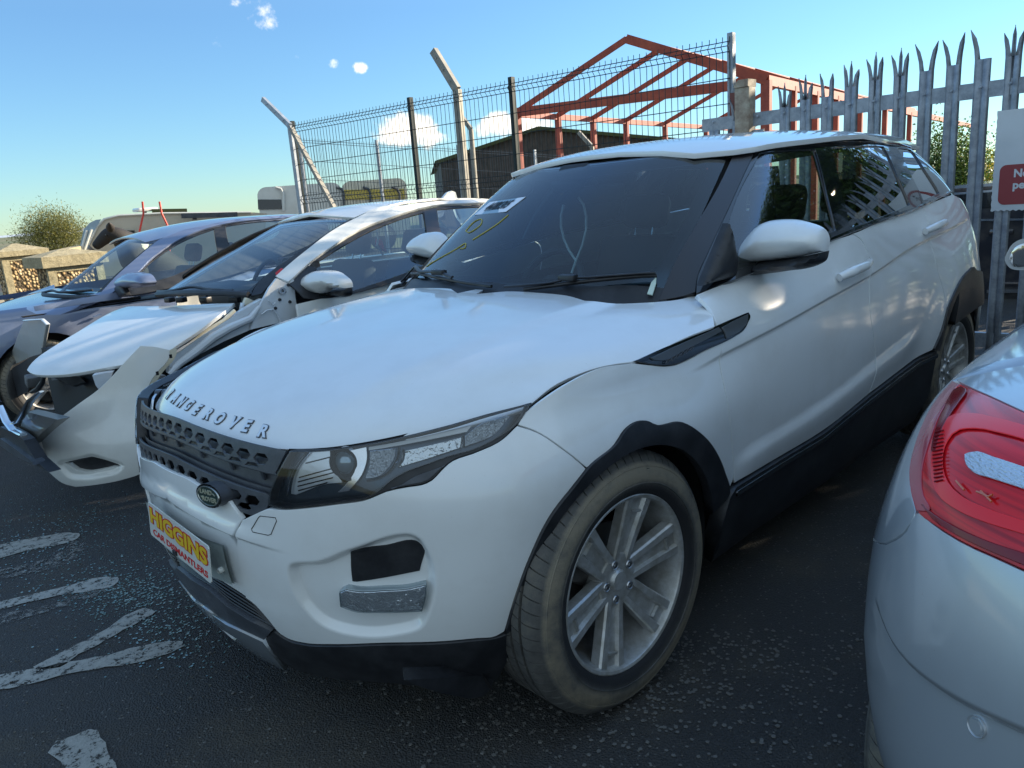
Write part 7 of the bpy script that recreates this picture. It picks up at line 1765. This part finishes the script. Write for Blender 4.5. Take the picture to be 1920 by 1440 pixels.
# tall trees outside the frame on the right: they shade the yard and stand in the window reflections
for i, (x, y, blob) in enumerate(((10.2, -3.2, [(10.2,-2.7,4.6,1.4,1.2,1.3),(10.6,-3.8,5.3,1.6,1.4,1.4),(10.0,-3.4,3.0,1.6,1.7,1.2),(10.2,-2.3,3.3,1.0,.8,1.1),(10.4,-3.2,6.3,1.0,1.0,.8),(10.1,-3.2,1.5,1.4,1.6,.9)]),
                                (9.8, -6.2, [(9.8,-5.6,4.6,1.8,1.6,1.6),(9.6,-6.9,5.4,1.8,1.8,1.6),(9.9,-6.1,2.8,2.0,2.0,1.3),(9.6,-6.2,7.0,1.6,1.7,1.2),(9.8,-6.2,1.4,1.8,1.9,.9)]),
                                (9.0, -9.4, [(9.0,-8.8,4.4,2.0,1.8,1.7),(8.8,-10,5.6,2.0,1.9,1.9),(9.0,-9.4,2.6,2.2,2.1,1.4),(8.9,-9.0,7.6,1.8,1.8,1.5),(9.0,-9.4,1.2,2,2,.9)]),
                                (8.0, -12.6, [(8.0,-12,4.2,2.2,1.9,1.9),(7.6,-13.4,5.8,2.2,1.9,2.0),(8.0,-12.6,2.6,2.3,2.1,1.6),(7.6,-12.2,8.0,1.9,1.9,1.5)]))):
    tree('tree', ('broad dark tree nearest the palisade fence, off the right edge', 'second tall dark tree in the row off the right edge', 'third tall dark tree in the row off the right edge', 'last dark tree in the row off the right edge')[i], 'tree', (x, y, 0), blob, (22000, 36000, 42000, 42000)[i], .17, L_DARK, 40+i, trunk=.22, group='trees off the right edge', aspect=.6)

# ------------------------------------------------------------------ dark car behind the palisade
DC = empty('dark_car', (8.2, .6, 0), 'black estate car with chrome strips parked behind the palisade fence', 'car')
dd_ = ray(1850, 430); dd_ = np.array([dd_[0], dd_[1], 0]); dd_ /= np.linalg.norm(dd_); nn_ = -dd_; D0 = CAMP+dd_*9.6
dp = lambda x, y, k=0: onplane(x, y, D0-dd_*k, nn_)
def dcprism(nm, px_, k0, k1, m):
    A_ = [dp(x, y, k0) for x, y in px_]; mb = MB(); mb.prism(list(range(len(px_))), lambda k: Vector(A_[k]), lambda k: Vector(A_[k])+Vector(dd_*(k0-k1))); mb.make(nm, DC, m, smooth=None)
dcprism('body', [(1650,560),(1650,430),(1700,402),(1790,396),(1960,392),(2100,400),(2120,560),(2100,590),(1680,600)], 0, -1.6, M_DARKCAR)
dcprism('roof', [(1745,396),(1770,368),(1790,352),(1850,344),(1950,340),(2060,350),(2100,400)], -.12, -1.5, M_DARKCAR)
dcprism('side_window', [(1765,392),(1785,366),(1850,358),(1940,354),(1940,386)], -.09, -.2, M_GLOSS)
for (x0, y0, x1, y1, w) in ((1770,365,1930,352,.022), (1740,414,1930,411,.02), (1855,531,1950,530,.02), (1850,546,1950,545,.035), (1790,351,1930,341,.03)):
    mb = MB(); mb.bar(dp(x0, y0, .03), dp(x1, y1, .03), w, w); mb.make('chrome_strip', DC, M_CHROME, smooth=None)
mb = MB(); mb.box(dp(1878, 435, .05), (.05, .22, .06), bev=.015); mb.make('door_handle', DC, M_DARKCAR)
for x in (1720, 2030):
    c = dp(x, 560, .0); mb = MB(); mb.lathe([(.0001, .12), (.22, .12), (.31, .08), (.33, 0), (.31, -.1)], Matrix.Translation((c[0], c[1], .33)) @ Vector((nn_[0], nn_[1], 0)).to_track_quat('Z', 'Y').to_matrix().to_4x4(), 28); mb.make('wheel', DC, M_BLACK)

# ------------------------------------------------------------------ the calf's head and body
CF_P = ray(212, 450)*1.0; CFD = 12.0
cv = np.array([ray(212, 450)[0], ray(212, 450)[1], 0]); cv /= np.linalg.norm(cv); cpn = -cv; CO = CAMP+cv*CFD
k_ = lambda x, y, d=0: onplane(x, y, CO+cv*d, cpn)
def skin_mesh(name, nodes, edges, m, parent=None, sub=2):
    me = bpy.data.meshes.new(name); me.from_pydata([tuple(map(float, n[0])) for n in nodes], edges, []); o = bpy.data.objects.new(name, me); COL.objects.link(o)
    sk = o.modifiers.new('skin', 'SKIN'); sk.use_smooth_shade = True
    for i, n in enumerate(nodes):
        r = n[1] if hasattr(n[1], '__len__') else (n[1], n[1]); me.skin_vertices[0].data[i].radius = r
    me.skin_vertices[0].data[0].use_root = True
    sb = o.modifiers.new('sub', 'SUBSURF'); sb.levels = sub; sb.render_levels = sub
    dg = bpy.context.evaluated_depsgraph_get(); dg.update(); m2 = bpy.data.meshes.new_from_object(o.evaluated_get(dg)); bpy.data.objects.remove(o)
    m2.polygons.foreach_set('use_smooth', [True]*len(m2.polygons)); return link(name, m2, parent, m)
M_HIDE = mat('calf_hide', (.02, .017, .015), .75); _n = noise(M_HIDE, 1.9, 2, .4); _r = ramp(M_HIDE, _n.outputs[0], [(.50, (.020, .016, .014)), (.53, (.62, .55, .42))]); _tc = nd(M_HIDE, 'ShaderNodeTexCoord'); ln(M_HIDE, _r.outputs[0], BS(M_HIDE).inputs['Base Color']); _n3 = noise(M_HIDE, 60, 4); bump(M_HIDE, _n3.outputs[0], .5, .01)
M_HIDEB = mat('calf_black_hide', (.020, .016, .014), .7); bump(M_HIDEB, noise(M_HIDEB, 70, 4).outputs[0], .5, .01)
CW = empty('calf', tuple((k_(240, 470)*[1, 1, 0]).tolist()), 'black and white calf looking left in front of the caravan', 'calf')
hd = k_(196, 440); 
ob = skin_mesh('body', [(k_(300,500,.4), .30), (k_(268,480,.2), .27), (k_(245,462,.1), .20), (k_(228,447), .145), (k_(214,440), .125), (k_(203,440), .115), (k_(192,450), .085), (k_(183,459), .068), (k_(176,465), .056), (k_(330,520,.6), .30), (k_(352,522,.9), .26),
      (k_(258,470,.0)-[0, 0, .40], .10), (k_(258,470,.0)-[0, 0, .78], .05), (k_(258,470,.0)-[0, 0, 1.12], .045), (k_(335,520,.45)-[0, 0, .30], .11), (k_(340,520,.45)-[0, 0, .62], .055), (k_(336,520,.45)-[0, 0, .82], .045)],
      [(0, 1), (1, 2), (2, 3), (3, 4), (4, 5), (5, 6), (6, 7), (7, 8), (0, 9), (9, 10), (2, 11), (11, 12), (12, 13), (9, 14), (14, 15), (15, 16)], M_HIDEB, CW)
for sd_ in (-1, 1):
    c = k_(208, 432, sd_*.13); mb = MB(); mb.lathe([(.001, .0), (.05, .04), (.055, .10), (.02, .20), (.001, .22)], Matrix.Translation(c) @ Vector((cv[0]*sd_, cv[1]*sd_, .5)).to_track_quat('Z', 'Y').to_matrix().to_4x4(), 10); mb.make('ear', CW, M_HIDEB)
mb = MB(); mb.lathe([(.0001, .05), (.05, .04), (.07, 0)], Matrix.Translation(k_(174, 466)) @ Vector((k_(174, 466)-k_(192, 450))).to_track_quat('Z', 'Y').to_matrix().to_4x4(), 14); mb.make('muzzle', CW, mat('muzzle_grey', (.16, .14, .13), .5))
for sd_ in (-1, 1):
    mb = MB(); c = k_(172, 466, sd_*.03); mb.lathe([(.0001, .012), (.010, .006), (.012, 0)], Matrix.Translation(c) @ Vector((k_(172, 466)-k_(192, 450))).to_track_quat('Z', 'Y').to_matrix().to_4x4(), 10); mb.make('nostril', CW, M_VOID)
    mb = MB(); c = k_(199, 441, sd_*.105-.0); mb.lathe([(.0001, .018), (.014, .012), (.018, 0)], Matrix.Translation(c) @ Vector((cv[0]*sd_, cv[1]*sd_, .2)).to_track_quat('Z', 'Y').to_matrix().to_4x4(), 12); mb.make('eye', CW, M_GLOSS)
mb = MB(); mb.tube([k_(206,430), k_(203,424), k_(205,420)], [.03, .018, .004], 6); mb.tube([k_(209,429), k_(210,423), k_(209,419)], [.03, .018, .004], 6); mb.make('poll_tuft', CW, M_HIDEB)
# white shoulder patch as coat
ob2 = skin_mesh('white_patch', [(k_(236,455,.04), .165), (k_(250,464,.10), .215), (k_(262,474,.16), .262)], [(0, 1), (1, 2)], mat('calf_white_hide', (.62, .55, .42), .8), CW)
# ------------------------------------------------------------------ clouds in the sky shader
def cloud_sky():
    nt = W.node_tree; geo = nt.nodes.new('ShaderNodeTexCoord'); last = _sky.outputs[0]
    def N(t, **k):
        n = nt.nodes.new(t)
        for a, b in k.items(): setattr(n, a, b)
        return n
    hs = N('ShaderNodeHueSaturation'); hs.inputs['Saturation'].default_value = 1.0; hs.inputs['Value'].default_value = 1.0; nt.links.new(last, hs.inputs['Color']); last = hs.outputs[0]
    sx_ = N('ShaderNodeSeparateXYZ'); nt.links.new(geo.outputs['Generated'], sx_.inputs[0])
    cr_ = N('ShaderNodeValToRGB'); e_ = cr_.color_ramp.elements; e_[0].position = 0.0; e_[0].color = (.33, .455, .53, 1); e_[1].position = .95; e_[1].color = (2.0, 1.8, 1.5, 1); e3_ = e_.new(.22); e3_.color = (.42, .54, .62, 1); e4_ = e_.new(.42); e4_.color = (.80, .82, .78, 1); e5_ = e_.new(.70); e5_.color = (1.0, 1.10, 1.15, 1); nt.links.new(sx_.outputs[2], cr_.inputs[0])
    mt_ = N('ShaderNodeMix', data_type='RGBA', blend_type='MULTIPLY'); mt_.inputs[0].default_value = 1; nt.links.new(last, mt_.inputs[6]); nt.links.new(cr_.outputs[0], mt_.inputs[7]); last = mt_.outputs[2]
    # broken bright cloud added out of view behind the camera to lift the shade
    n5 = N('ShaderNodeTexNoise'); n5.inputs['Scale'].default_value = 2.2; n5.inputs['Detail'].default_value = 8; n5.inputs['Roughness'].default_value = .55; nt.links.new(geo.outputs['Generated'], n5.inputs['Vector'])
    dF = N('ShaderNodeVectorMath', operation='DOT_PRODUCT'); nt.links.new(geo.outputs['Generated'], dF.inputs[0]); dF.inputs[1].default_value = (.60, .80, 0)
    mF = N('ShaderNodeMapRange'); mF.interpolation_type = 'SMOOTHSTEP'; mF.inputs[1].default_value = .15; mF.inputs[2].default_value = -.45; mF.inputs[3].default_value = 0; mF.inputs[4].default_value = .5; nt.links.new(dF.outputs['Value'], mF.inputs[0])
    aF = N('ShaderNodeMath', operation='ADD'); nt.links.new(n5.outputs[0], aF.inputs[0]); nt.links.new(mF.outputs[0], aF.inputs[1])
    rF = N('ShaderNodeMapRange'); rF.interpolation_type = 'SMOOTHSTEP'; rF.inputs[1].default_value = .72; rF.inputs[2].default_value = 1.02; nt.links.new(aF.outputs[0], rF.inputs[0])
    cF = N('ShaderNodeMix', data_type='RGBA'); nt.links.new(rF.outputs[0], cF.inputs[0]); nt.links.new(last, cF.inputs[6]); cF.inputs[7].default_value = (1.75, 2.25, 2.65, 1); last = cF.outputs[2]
    nz = N('ShaderNodeTexNoise'); nz.inputs['Scale'].default_value = 28; nz.inputs['Detail'].default_value = 9; nz.inputs['Roughness'].default_value = .62; nt.links.new(geo.outputs['Generated'], nz.inputs['Vector'])
    tot = None
    for (px_, py_, ax_, by_, amp) in ((765,242,52,26,1.0),(735,236,24,20,.7),(800,256,36,20,.7),(935,238,34,22,.9),(995,232,40,16,.75),(625,120,11,8,.6),(675,127,12,9,.65),(555,107,9,7,.4),(492,28,22,26,.55),(455,5,34,10,.45),(250,170,120,9,.06)):
        c = ray(px_, py_); c /= np.linalg.norm(c); sx = ax_/CF; sy = by_/CF
        r_ = np.cross(c, [0, 0, 1]); r_ /= np.linalg.norm(r_); u_ = np.cross(r_, c)
        d1 = N('ShaderNodeVectorMath', operation='DOT_PRODUCT'); nt.links.new(geo.outputs['Generated'], d1.inputs[0]); d1.inputs[1].default_value = tuple(r_/sx)
        d2 = N('ShaderNodeVectorMath', operation='DOT_PRODUCT'); nt.links.new(geo.outputs['Generated'], d2.inputs[0]); d2.inputs[1].default_value = tuple(u_/sy)
        d3 = N('ShaderNodeVectorMath', operation='DOT_PRODUCT'); nt.links.new(geo.outputs['Generated'], d3.inputs[0]); d3.inputs[1].default_value = tuple(c)
        m1 = N('ShaderNodeMath', operation='POWER'); m1.inputs[1].default_value = 2; nt.links.new(d1.outputs['Value'], m1.inputs[0])
        m2 = N('ShaderNodeMath', operation='POWER'); m2.inputs[1].default_value = 2; nt.links.new(d2.outputs['Value'], m2.inputs[0])
        ad = N('ShaderNodeMath', operation='ADD'); nt.links.new(m1.outputs[0], ad.inputs[0]); nt.links.new(m2.outputs[0], ad.inputs[1])
        mr = N('ShaderNodeMapRange'); mr.inputs[1].default_value = 0; mr.inputs[2].default_value = 2.2; mr.inputs[3].default_value = amp; mr.inputs[4].default_value = 0; nt.links.new(ad.outputs[0], mr.inputs[0])
        gt_ = N('ShaderNodeMath', operation='GREATER_THAN'); gt_.inputs[1].default_value = .2; nt.links.new(d3.outputs['Value'], gt_.inputs[0])
        mu = N('ShaderNodeMath', operation='MULTIPLY'); nt.links.new(mr.outputs[0], mu.inputs[0]); nt.links.new(gt_.outputs[0], mu.inputs[1])
        if tot is None: tot = mu.outputs[0]
        else:
            a2 = N('ShaderNodeMath', operation='MAXIMUM'); nt.links.new(tot, a2.inputs[0]); nt.links.new(mu.outputs[0], a2.inputs[1]); tot = a2.outputs[0]
    a3 = N('ShaderNodeMath', operation='MULTIPLY_ADD'); a3.inputs[1].default_value = 1.9; nt.links.new(nz.outputs[0], a3.inputs[0]); nt.links.new(tot, a3.inputs[2])
    rp = N('ShaderNodeMapRange'); rp.interpolation_type = 'SMOOTHSTEP'; rp.inputs[1].default_value = 1.30; rp.inputs[2].default_value = 1.80; nt.links.new(a3.outputs[0], rp.inputs[0])
    cm = N('ShaderNodeMix', data_type='RGBA'); nt.links.new(rp.outputs[0], cm.inputs[0]); nt.links.new(last, cm.inputs[6]); cm.inputs[7].default_value = (5.2, 4.9, 4.4, 1)
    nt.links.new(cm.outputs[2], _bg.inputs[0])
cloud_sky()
